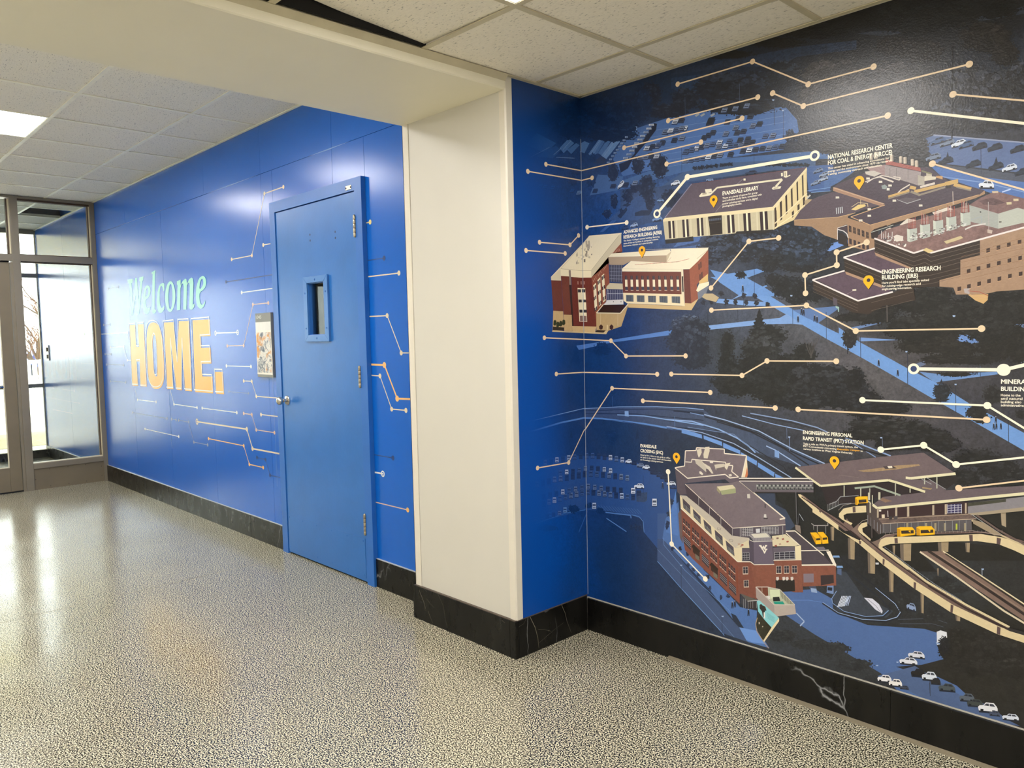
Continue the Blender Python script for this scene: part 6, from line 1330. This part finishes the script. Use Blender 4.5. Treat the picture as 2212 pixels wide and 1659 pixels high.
letter(wp(HH), M_GOLD); letter(ring(smooth(wp(OO), 2), smooth(wp(OI), 1)), M_GOLD); letter(wp(MMp), M_GOLD); letter(wp(EE), M_GOLD); letter(wp(DD), M_GOLD)
def strokes(P_, w, closed=True):
    out = []; n = len(P_)
    for k in range(n if closed else n-1):
        a, b = P_[k], P_[(k+1) % n]; L = math.hypot(b[0]-a[0], b[1]-a[1])
        if L < 1e-6: continue
        nx, nz = -(b[1]-a[1])/L*w/2, (b[0]-a[0])/L*w/2; ex, ez = (b[0]-a[0])/L*w/2, (b[1]-a[1])/L*w/2
        out.append([(a[0]+nx-ex, a[1]+nz-ez), (a[0]-nx-ex, a[1]-nz-ez), (b[0]-nx+ex, b[1]-nz+ez), (b[0]+nx+ex, b[1]+nz+ez)])
    return out
OHH = X_(104,716,174,708,190,976,222,974,206,704,276,698,310,1448,240,1448,232,1142,194,1144,210,1440,142,1438)
OMM = X_(512,682,634,668,680,1168,686,662,812,656,850,1500,766,1492,738,890,728,1486,664,1484,600,890,632,1478,552,1472)
OEE = X_(846,654,1058,634,1068,842,954,850,960,978,1066,974,1078,1166,966,1168,978,1318,1092,1324,1102,1522,884,1504)
ODD = X_(1124,1258,1216,1260,1230,1530,1136,1526)
sh = lambda P_, dx, dy: [(a+dx*.1809, b+dy*.1809) for a, b in P_]
for Pq, cl_ in ((wp(OHH), 0), (smooth(wp(sh(OO, -10, -26)), 2), 0), (smooth(wp(sh(OI, -6, -20)), 1), 0), (wp(OMM), 0), (wp(OEE), 0), (wp(ODD), 0)):
    flat('letter_outline', strokes(Pq, .009), M_WLINE, GM, .0013)

Y4 = V(200,550,420*2212/1742); C6 = V(540,370,360*2212/1493); C5 = V(400,900,600); C7 = V(780,760,120*2212/830); CB = V(0,640,240*2212/1659)
LC = {'w': M_WLINE, 'c': vinyl('cream_line_vinyl', (214,200,172)), 'g': vinyl('grey_line_vinyl', (122,140,170)), 'd': vinyl('navy_line_vinyl', (30,62,120)), 'p': vinyl('peach_line_vinyl', (206,176,160)), 'o': vinyl('orange_line_vinyl', (232,180,110)), 'y': vinyl('yellow_line_vinyl', (222,206,140))}
def wline(pts, col='w', dots=None, w=.0065, r=.0135, ringd=(), dcol=None):
    P_ = wp(pts); polys = strokes(P_, w, False)
    o = flat('route_line', polys, LC[col], GM, .0005)
    dots = range(len(P_)) if dots is None else dots
    dp = []
    for i in dots:
        c = P_[i]; n = 18
        ci = [(c[0]+r*math.cos(2*PI*k/n), c[1]+r*math.sin(2*PI*k/n)) for k in range(n)]
        if i in ringd: flat('line_dot', [ring([(c[0]+(a-c[0])*1.5, c[1]+(b-c[1])*1.5) for a, b in ci], [(c[0]+(a-c[0])*.85, c[1]+(b-c[1])*.85) for a, b in ci])], LC[dcol or col], o, .0009)
        else: flat('line_dot', [ci], LC[dcol or col], o, .0009)
wline(Y4(1247,43,1428,8) + C6(130,200,300,140), 'c'); wline(C6(120,660,212,643), 'c', [0]); wline(Y4(1197,245,1632,177), 'd', [0]); wline(Y4(1337,340,1640,299), 'w', [0])
wline(Y4(1575,433,1437,447,1355,815,1208,818), 'p'); wline(Y4(1102,703,1300,697), 'w', ringd=(0,1), w=.009, r=.013); wline(Y4(1200,997,1420,1003), 'w'); wline(Y4(1355,1132,1427,1135,1468,1270,1685,1287), 'c', [0,1,2])
wline(Y4(1223,1228,1398,1243), 'g', w=.004, r=.009); wline(Y4(1355,1423,1427,1433,1467,1570,1630,1595), 'p'); wline(Y4(1510,1433,1690,1454), 'c', [0])
wline(C5(95,40,492,100,537,255,772,299), 'c', [0,1,2], w=.011, r=.017, ringd=(0,)); wline(C5(187,175,467,232,512,380,622,405), 'o', w=.007); wline(C5(573,325,640,342,677,467,775,489), 'd', [0,1,2], w=.005)
wline(Y4(770,1483,862,1500) + C5(70,203,180,225), 'g', w=.005); wline(Y4(983,1375,1293,1415), 'w', w=.006); wline(Y4(697,1215,730,1340,937,1370), 'w', [1,2], w=.007); wline(Y4(380,1200,403,1300,570,1320), 'w', [1,2], w=.006)
wline(Y4(360,1415,668,1468), 'g', w=.005); wline(Y4(708,1473,750,1480), 'g', w=.005); wline(Y4(470,1562,773,1630), 'w', w=.006); wline(Y4(60,713,315,700), 'w', [1]); wline(Y4(163,828,283,825,313,945,345,948), 'w', [0,1,2], w=.006)
wline(Y4(113,892,165,892), 'g', w=.005); wline(Y4(125,985,280,990), 'g', w=.005); wline(Y4(163,1133,297,1145), 'g', w=.005); wline(Y4(143,303,232,290), 'g', w=.005); wline(Y4(100,630,155,625), 'g', w=.005); wline(Y4(315,720,345,850), 'g', [], w=.004)
wline(CB(1262,562,1480,556), 'w', [0]); wline(CB(1245,262,1510,258), 'g', [], w=.004); wline(CB(1050,822,1140,822), 'g', [], w=.005)
wline(C6(1022,467,1077,455), 'y', [1]); wline(C6(1040,801,1202,778), 'd', [1], w=.005); wline(C6(1045,946,1335,912), 'c', [1]); wline(C6(1056,1302,1230,1293,1356,1627,1440,1627), 'c', [1,2])
wline(C7(130,188,350,197,541,698,775,708), 'o', [1,2], w=.0105, r=.0165); wline(C7(134,350,284,360,458,855,672,875), 'c', [1,2,3], w=.0065); wline(C7(172,1532,478,1585), 'd', [1], w=.005); wline(C5(1492,440,1575,455), 'w', [1], w=.009, r=.012, ringd=(1,)); wline(C5(1500,677,1773,743), 'p', [1], w=.006, dcol='o')

# ================================================================== blue steel door
dr = empty('door_1', ((DX0+DX1)/2, YW, 0), kind='structure')
FY = YW - .028                                      # face of the frame
fw = .066; LX0, LX1, LZ = -4.660, -3.725, 2.222      # leaf
for b_ in ((DX0, DX0 + fw + .004, FY, YW + .06, 0, LZ + .006), (DX1 - fw - .004, DX1, FY, YW + .06, 0, LZ + .006), (DX0, DX1, FY, YW + .06, LZ + .0062, DZT)):
    MB().box(*b_).build('door_frame', M_DFRAME, dr)
GX0, GX1, GZ0, GZ1 = -4.272, -4.075, 1.434, 1.750
LY = YW - .022
lf = MB().box(LX0, GX0, LY, LY + .044, .012, LZ).box(GX1, LX1, LY, LY + .044, .012, LZ).box(GX0, GX1, LY, LY + .044, .012, GZ0).box(GX0, GX1, LY, LY + .044, GZ1, LZ)
lf.build('door_leaf', M_DOOR, dr)
wfm = MB()
ox0, ox1, oz0, oz1 = -4.316, -4.030, 1.394, 1.788
for q in ([(ox0,oz0),(ox1,oz0),(GX1,GZ0),(GX0,GZ0)], [(ox1,oz0),(ox1,oz1),(GX1,GZ1),(GX1,GZ0)], [(ox1,oz1),(ox0,oz1),(GX0,GZ1),(GX1,GZ1)], [(ox0,oz1),(ox0,oz0),(GX0,GZ0),(GX0,GZ1)]):
    c = (sum(p[0] for p in q)/4, sum(p[1] for p in q)/4); q2 = [(c[0]+(p[0]-c[0])*.996, c[1]+(p[1]-c[1])*.996) for p in q]
    wfm.prism(q2, 'y', LY - .014, LY)
wf = wfm.build('window_frame', plain('blue_trim_paint', (62, 116, 182), .28, var=.05), dr, bevel=.0012)
MB().box(GX0, GX0 + .004, LY - .004, LY + .05, GZ0, GZ1).box(GX1 - .004, GX1, LY - .004, LY + .05, GZ0, GZ1).box(GX0, GX1, LY - .004, LY + .05, GZ1 - .004, GZ1).box(GX0, GX1, LY - .004, LY + .05, GZ0, GZ0 + .004).build('window_reveal', M_DFRAME, wf)
for x, z in (((ox0+ox1)/2, oz1-.021), ((ox0+ox1)/2, oz0+.021), (ox0+.021, 1.69), (ox0+.021, 1.475), (ox1-.021, 1.69), (ox1-.021, 1.475)):
    MB().lathe([(.0062, LY-.0142), (.0052, LY-.0162)], (x, 0, z), 'y', 12).build('screw', M_DFRAME, wf)
    MB().box(x-.0045, x+.0045, LY-.0168, LY-.0162, z-.0008, z+.0008).build('screw_slot', M_DARK, wf)
box('glass_pane', M_GLASS, dr, GX0, GX1, LY + .018, LY + .022, GZ0, GZ1)
kp = MB().box(LX0 + .006, LX1 - .012, LY - .0022, LY, .030, .262).build('kick_plate', M_DOOR, dr, bevel=.0006)
for k in range(6):
    for z in (.246, .046): 
        x = LX0 + .022 + k*(LX1 - LX0 - .052)/5
        MB().lathe([(.0042, LY-.0022), (.0036, LY-.0040)], (x, 0, z), 'y', 10).build('screw', M_DOOR, kp)
def hinge(zc):
    h = MB(); R = .0085; n = 5; H = .118; x = LX1 + .004; y = LY - .008
    for k in range(n):
        h.lathe([(R*.92, zc-H/2+k*H/n+.0008), (R, zc-H/2+k*H/n+.002), (R, zc-H/2+(k+1)*H/n-.002), (R*.92, zc-H/2+(k+1)*H/n-.0008)], (x, y, 0), 'z', 14)
    h.lathe([(.004, zc-H/2-.004), (.007, zc-H/2), (.007, zc+H/2), (.004, zc+H/2+.004)], (x, y, 0), 'z', 12)
    h.box(x - .002, x + .010, y + .004, LY + .012, zc-H/2, zc+H/2)
    o = h.build('hinge', M_STEEL, dr, smooth=True)
    for k in range(1, n): MB().lathe([(R*.97, zc-H/2+k*H/n-.0016), (R*.97, zc-H/2+k*H/n+.0016)], (x, y, 0), 'z', 14).build('hinge_ring', plain('rust', (110,82,52), .6, metal=.4, var=.3, scale=60), o)
hinge(2.032); hinge(1.192); hinge(.348)
for x, z in ((-4.23, 2.02), (-4.23, 1.985), (-3.94, 1.985+.02), (-3.94, 1.97)):
    MB().lathe([(.007, LY-.0008), (.0045, LY-.0009)], (x, 0, z+.02), 'y', 12).build('old_screw_hole', plain('hole_paint', (16,44,84), .5), dr)
kx, kz = -4.600, 1.018
kb = MB().lathe([(.031, LY), (.031, LY-.004), (.027, LY-.009), (.012, LY-.012), (.0105, LY-.030), (.016, LY-.036), (.024, LY-.044), (.0262, LY-.054), (.0245, LY-.064), (.018, LY-.071), (.012, LY-.0725)], (kx, 0, kz), 'y', 32).build('door_knob', M_CHROME, dr, smooth=True)
MB().lathe([(.0085, LY-.0722), (.008, LY-.0745)], (kx, 0, kz), 'y', 16).build('key_cylinder', plain('brass_grey', (150,138,112), .3, metal=1), kb)
MB().box(-3.800, -3.742, FY-.003, FY, 2.238, 2.262).build('catch_plate', plain('plate_white', (214,208,190), .35, metal=.3), dr, bevel=.001)
for x in (-3.795, -3.747): MB().lathe([(.0052, FY-.003), (.004, FY-.005)], (x, 0, 2.249), 'y', 10).build('screw', plain('dark_screw', (60,46,34), .5, metal=.5), dr)
MB().box(LX0, LX1, LY + .01, LY + .03, .001, .012).build('threshold_gap', M_DARK, dr)
# what shows through the little window
rb = tag(MB().box(-6.3, -3.5, YW+1.2, YW+1.25, 0, 2.6).box(-6.3, -6.25, YW+.17, YW+1.2, 0, 2.6).box(-3.55, -3.5, YW+.17, YW+1.2, 0, 2.6).box(-6.3, -3.5, YW+.17, YW+1.25, 2.55, 2.6).build('wall_beyond_door', plain('dark_room', (60,56,50), .8)), kind='structure')
cb = empty('storage_cabinet', (-4.95, YW+.5, 0), 'brown wooden cabinet seen through the small door window', 'cabinet')
MB().box(-5.125, -4.80, YW+.48, YW+.80, 0, 2.3).build('cabinet_side', plain('brown_board', (124,100,66), .6, var=.12, scale=9), cb)
MB().box(-5.150, -5.127, YW+.47, YW+.80, 0, 2.3).build('cabinet_edge', plain('pale_edge', (190,178,150), .5), cb)
li = bpy.data.lights.new('storeroom_lamp', 'POINT'); li.energy = 4; li.color = (1, .85, .62); lo = bpy.data.objects.new('storeroom_lamp', li); lo.location = (-4.3, YW+.32, 2.3); link(lo)

# ================================================================== room sign
sg = empty('room_sign', (-4.905, YW, 1.17), 'slim grey room sign with a watercolour print, hung left of the blue door', 'sign')
sx0, sx1, SY = -5.020, -4.792, YW - .020
MB().box(sx0, sx1, SY, YW - .001, 1.160, 1.592).build('back_plate', plain('sign_grey', (122,122,116), .45, var=.03), sg, bevel=.001)
MB().box(sx0+.002, sx1-.004, SY-.0012, SY, 1.470, 1.532).build('blank_insert', plain('sign_white', (214,212,206), .4), sg)
def art():
    m = N('watercolour_print'); v = m.coords(); n1 = m.noise(14, 5, .7, v, 1.5); n2 = m.noise(9, 4, .6, v, .6)
    a = m.ramp(n1, [(.36, lin((52,62,78))), (.45, lin((128,134,142))), (.52, lin((222,218,208))), (.62, lin((196,190,182)))])
    b = m.ramp(n2, [(.52, (0,0,0)), (.60, (1,1,1))]); mx = m.n('ShaderNodeMix', data_type='RGBA'); m.l(b, mx.inputs[0]); m.l(a, mx.inputs[6]); mx.inputs[7].default_value = (*lin((206,142,62)), 1)
    m.l(mx.outputs[2], m.b.inputs['Base Color']); m.set(rough=.5); return m.m
af = MB(); zz = np.linspace(1.178, 1.476, 14)
L_l = [(sx0 + .004 + random.uniform(-.004, .003), z) for z in zz]; L_r = [(sx1 - .002 + random.uniform(-.003, .004), z) for z in zz[::-1]]
af.prism(L_l + L_r, 'y', SY - .0018, SY - .0004); af.build('art_border', plain('sign_paper', (226,220,208), .5), sg)
MB().box(sx0+.012, sx1-.010, SY-.0026, SY-.0018, 1.190, 1.462).build('art_print', art(), sg)
def sign_text(s, x0, x1, z, h, mat, d=.0006, bold=.01, name='sign_lettering'):
    vs, fs = text_mesh(s, bold); a = min(v[0] for v in vs); b = max(v[0] for v in vs)
    pts = [(x0+(x1-x0)*(v[0]-a)/(b-a), SY-d, z+h*v[1]/CAPH) for v in vs]
    return MB().add(pts, fs).build(name, mat, sg, fix=False)
sign_text('1045', sx0+.012, sx0+.092, 1.556, .021, plain('sign_letter', (206,204,196), .4))
for k in range(9): MB().lathe([(.0016, SY), (.0008, SY-.0012)], (sx0+.016+k*.006, 0, 1.540 + (k % 3)*.004), 'y', 8).build('braille_dot', plain('sign_grey2', (96,96,92), .45), sg)

# ================================================================== glazed entrance walls
def pane(parent, x, y0, y1, z0, z1): return box('glass_pane', M_GLASS, parent, x-.003, x+.003, y0, y1, z0, z1)
def glazed(name, X, ytop, doors=True):
    w = empty(name, (X, 0, 0), kind='structure'); d = .05
    edges = []
    y = YW
    # right jamb with its rebate and cream bead, then the side light
    MB().box(X-d, X+d, YW-.042, YW, 0, ytop).build('mullion', M_ALU, w, bevel=.0015)
    MB().box(X-.03, X+.028, YW-.050, YW-.042, .27, 2.205).box(X-.03, X+.028, YW-.050, YW-.042, 2.28, ytop-.04).build('glazing_bead', M_BEAD, w)
    MB().box(X-.02, X+.020, YW-.060, YW-.050, .27, 2.205).box(X-.02, X+.020, YW-.060, YW-.050, 2.28, ytop-.04).build('gasket', M_GASKET, w)
    MB().box(X-d, X+d, 1.722, YW-.042, 2.212, 2.275).build('transom', M_ALU, w, bevel=.0015)
    MB().box(X-.028, X+.024, 1.722, YW-.042, 2.275, 2.283).box(X-.028, X+.024, 1.722, YW-.042, 2.202, 2.212).build('gasket', M_GASKET, w)
    MB().box(X-d, X+d, 1.722, YW-.042, ytop-.022, ytop).build('head_rail', M_ALU, w)
    MB().box(X-.03, X+.03, 1.722, YW-.042, ytop-.040, ytop-.022).build('gasket', M_GASKET, w)
    MB().box(X-d, X+d, 1.722, YW-.042, .207, .258).build('sill_rail', M_ALU, w, bevel=.0015)
    MB().box(X-.03, X+.03, 1.722, YW-.042, .258, .264).build('glazing_bead', M_BEAD, w)
    kpn = MB().box(X-.03, X+.036, 1.722, YW-.042, .0, .207).build('kick_panel', M_ALU2, w)
    for k, (yy, zz_) in enumerate([(1.86,.19),(2.02,.19),(2.18,.19),(1.86,.022),(2.02,.022),(2.18,.022),(1.735,.10),(2.325,.155),(2.325,.06)]):
        MB().lathe([(.004, X+.036), (.003, X+.038)], (0, yy, zz_), 'x', 8).build('screw', plain('screw_dark', (60,52,44), .5), kpn)
    pane(w, X, 1.722, YW-.055, .262, 2.206); pane(w, X, 1.722, YW-.055, 2.282, ytop-.035)
    # mullion by the door, stepped
    MB().box(X-d, X+d, 1.655, 1.722, 0, ytop).build('mullion', M_ALU, w, bevel=.0015)
    MB().box(X-.04, X+.035, 1.632, 1.655, 0, 2.20).build('door_stop', M_ALU, w)
    # transoms and posts on towards the camera side
    ys = [1.632, .66, .60, -.37, -.43, -1.40]
    MB().box(X-d, X+d, YN, 1.655, 2.212, 2.275).build('transom', M_ALU, w)
    MB().box(X-d, X+d, YN, 1.655, ytop-.022, ytop).build('head_rail', M_ALU, w)
    MB().box(X-.02, X+.02, 1.640, 1.655, 2.28, ytop-.03).build('glazing_bead', M_BEAD, w); MB().box(X-.015, X+.026, 1.628, 1.640, 2.28, ytop-.03).build('gasket', M_GASKET, w)
    for a in (.60, -.43, -1.46): MB().box(X-d, X+d, a, a+.06, 0, ytop).build('mullion', M_ALU, w)
    pane(w, X, YN, 1.64, 2.282, ytop-.03)
    return w
g1 = glazed('window_1', XG, ZL)
def alu_door(name, X, y0, y1):
    o = empty(name, (X, (y0+y1)/2, 0), kind='structure'); s = .098
    MB().box(X-.022, X+.022, y0, y0+s, .012, 2.200).box(X-.022, X+.022, y1-s, y1, .012, 2.200).build('door_stile', M_ALU2, o, bevel=.002)
    MB().box(X-.022, X+.022, y0+s, y1-s, .012, .242).build('bottom_rail', M_ALU2, o, bevel=.002); MB().box(X-.022, X+.022, y0+s, y1-s, 2.10, 2.200).build('top_rail', M_ALU2, o, bevel=.002)
    f = .010
    MB().box(X+.018, X+.026, y0+s, y0+s+f, .25, 2.095).box(X+.018, X+.026, y1-s-f, y1-s, .25, 2.095).box(X+.018, X+.026, y0+s, y1-s, .242, .252).box(X+.018, X+.026, y0+s, y1-s, 2.09, 2.10).build('glazing_bead', M_BEAD, o)
    pane(o, X, y0+s, y1-s, .242, 2.10)
    MB().box(X-.03, X+.03, y0-.004, y1+.004, .0005, .0115).box(X-.03, X+.02, y0-.004, y1+.004, 2.2005, 2.2118).build('leak_filler', M_DARK, o)  # dark fillers added to stop daylight leaking under and over the door
    MB().tube([(X+.05, y0+s+.02, 1.02), (X+.07, y0+s+.05, 1.02), (X+.07, y1-s-.05, 1.02), (X+.05, y1-s-.02, 1.02)], .012, 10).build('push_bar', M_CHROME, o, smooth=True)
alu_door('door_2', XG, .665, 1.628); alu_door('door_3', XG, -.365, .595); alu_door('door_4', XG, -1.395, -.435)
# outer glazing
w2 = empty('window_2', (XG2, 0, 0), kind='structure')
for a, b in ((2.295, 2.243), (.925, .878)): MB().box(XG2-.03, XG2+.03, YN, YW, b, a).build('transom', M_ALU, w2)
MB().box(XG2-.03, XG2+.03, YN, YW, ZL-.05, ZL+.05).build('head_rail', M_ALU, w2)
MB().box(XG2-.02, XG2+.02, YW-.012, YW, 0, ZL).build('mullion', M_ALU, w2)
for a in (1.30, -.10, -1.5): MB().box(XG2-.03, XG2+.03, a, a+.05, .1, ZL).build('mullion', M_ALU, w2)
pane(w2, XG2, YN, YW-.012, .1, ZL)
MB().box(XG2-.05, XG2+.06, YN, YW, 0, .095).build('marble_curb', M_MARBLE, w2, bevel=.001); MB().box(XG2-.05, XG2+.062, YN, YW, .095, .101).build('curb_cap', M_BEAD, w2)
# box on the vestibule wall
q0 = px_y(104, 752, YW)
sw = empty('wall_switch', (q0[0], YW, 1.31), 'small steel key switch on the wall behind the entrance glass', 'switch')
MB().box(q0[0]-.045, q0[0]+.045, YW-.012, YW, 1.215, 1.405).build('switch_plate', M_CHROME, sw, bevel=.002)
MB().box(q0[0]-.02, q0[0]+.02, YW-.020, YW-.012, 1.325, 1.375).box(q0[0]-.02, q0[0]+.02, YW-.018, YW-.012, 1.24, 1.29).build('rocker', M_DARK, sw)

# ================================================================== outside
w3 = empty('fill_window', (XE, .5, 0), kind='structure')  # glazed opening added behind the camera to bring in fill daylight
for a in (YN+.25, -.62, .50, 1.50, YM-.25): MB().box(XE+.03, XE+.09, a, a+.05, .25, 2.40).build('mullion', M_ALU, w3)
box('glass_pane', mat_glass('tinted_glass', (.55, .55, .54)), w3, XE+.057, XE+.063, YN+.25, YM-.2, .25, 2.40)  # tint weakens the added daylight
tag(MB().box(XE+.12, 60, -30, 40, -.25, -.12).build('ground_outside', plain('bounce_ground_east', (226,224,216), .9, var=.05, scale=.8)), kind='structure')  # unseen bright ground added to bounce daylight up to the ceiling
M_SNOW = plain('pale_concrete', (226,224,216), .9, var=.05, scale=.8)
ex = tag(MB().box(-60, XG2-.06, -30, 40, -.25, -.12).build('ground_outside', M_SNOW), kind='structure')
tag(MB().box(-16.5, XG2-.06, -8, 2.32, 2.86, 3.05).build('canopy_roof', plain('canopy_cream', (238,228,188), .7)), kind='structure')
A0 = Vector(px_x(64, 941, -14.6)); 
fn = empty('ribbed_fence', (-14.6, 2.6, -.12), 'white ribbed metal fence outside the entrance glass', 'fence')
M_FEN = plain('white_fence', (232,232,226), .5, var=.03)
fdir = Vector((-.25, 1, 0)).normalized(); fp = Vector((-14.2, .4, -.12))
for k in range(46):
    p0 = fp + fdir*(k*.098); p1 = p0 + fdir*.072; nrm = Vector((1, .25, 0)).normalized()*.018
    vs = [p0, p1, p1+nrm*.0 - nrm, p0 - nrm]; z0, z1 = .0, 1.10
    MB().add([(v.x, v.y, z0) for v in vs] + [(v.x, v.y, z1) for v in vs], [(0,3,2,1),(4,5,6,7),(0,1,5,4),(1,2,6,5),(2,3,7,6),(3,0,4,7)]).build('fence_slat', M_FEN, fn)
e1 = fp + fdir*4.6
for z0, z1, d in ((1.10, 1.16, .03), (.10, .15, .022), (.86,.90,.022)):
    n_ = Vector((1, .25, 0)).normalized()
    vs = [fp+n_*d, e1+n_*d, e1-n_*.02, fp-n_*.02]
    MB().add([(v.x, v.y, z0) for v in vs] + [(v.x, v.y, z1) for v in vs], [(0,3,2,1),(4,5,6,7),(0,1,5,4),(1,2,6,5),(2,3,7,6),(3,0,4,7)]).build('fence_rail', M_FEN, fn)
gr = tag(MB().box(-15.3, -13.2, 2.2, 6, -.12, -.09).build('grass_strip', plain('dry_grass', (150,144,112), .9, var=.3, scale=30)), kind='structure')
M_BARK = plain('bark', (84,66,46), .8, var=.25, scale=6); M_TWIG = plain('twigs', (112,80,52), .8, var=.2, scale=6)
def bare_tree(x, y, label, seed, H=4.8):
    R_n = random.Random(seed); t = empty('bare_tree', (x, y, -.12), label, 'tree', None); big = MB(); fine = MB()
    def grow(p, d, L, r, lv):
        pts = [p]; rad = [r]; n = 4
        for k in range(n):
            d = (d + Vector((R_n.uniform(-.2,.2), R_n.uniform(-.2,.2), R_n.uniform(-.05,.15)))).normalized(); p = p + d*(L/n); pts.append(p); rad.append(r*(1-.4*(k+1)/n))
        (big if lv < 3 else fine).tube([tuple(q) for q in pts], rad, 6 if lv < 2 else 3)
        if lv >= 5: return
        for k in range(4):
            j = R_n.randrange(1, n+1); a = R_n.uniform(0, 2*PI); s = R_n.uniform(.5, 1.0)
            nd = (d + Vector((math.cos(a)*s, math.sin(a)*s, R_n.uniform(-.1,.5)))).normalized()
            grow(pts[j], nd, L*R_n.uniform(.55,.8), rad[j]*.58, lv+1)
    grow(Vector((x, y, -.12)), Vector((0,0,1)), H*.34, .12, 0)
    big.build('trunk', M_BARK, t, fix=False); tw = fine.build('twigs', M_TWIG, t, fix=False); tag(tw, kind='stuff')
for x, y, lb, sd in ((-20, 4.35, 'leafless brown tree nearest behind the white fence', 3), (-27.5, 6.4, 'leafless tree farther off behind the white fence', 5), (-18.5, 2.4, 'leafless tree behind the glass door, left of the others', 9), (-34.5, 7.4, 'leafless tree farthest behind the white fence', 12)): bare_tree(x, y, lb, sd)
bc = empty('blue_car', (-42, 9.6, -.12), 'blue parked car glimpsed under the bare trees outside', 'car')
cb_ = MB().prism([(-2.1,.35),(-2.15,.75),(-1.3,.85),(-.8,1.32),(.9,1.34),(1.5,.9),(2.1,.8),(2.15,.35)], 'x', 0, 1.7)
cb_.v = [(v[0]-42.8, v[1]+9.6, v[2]-.12) for v in cb_.v]; cb_.build('car_body', plain('car_blue', (50,90,190), .3), bc, bevel=.02)
for yy in (-1.3, 1.3): MB().lathe([(.32, -42.85), (.32, -41.05)], (0, 9.6+yy, .2), 'x', 16).build('wheel', M_DARK, bc)
tag(MB().box(XG2-2.4, XG2-.06, -6, 6, -.12, -.10).build('paving_outside', plain('paving', (206,202,190), .8)), kind='structure')
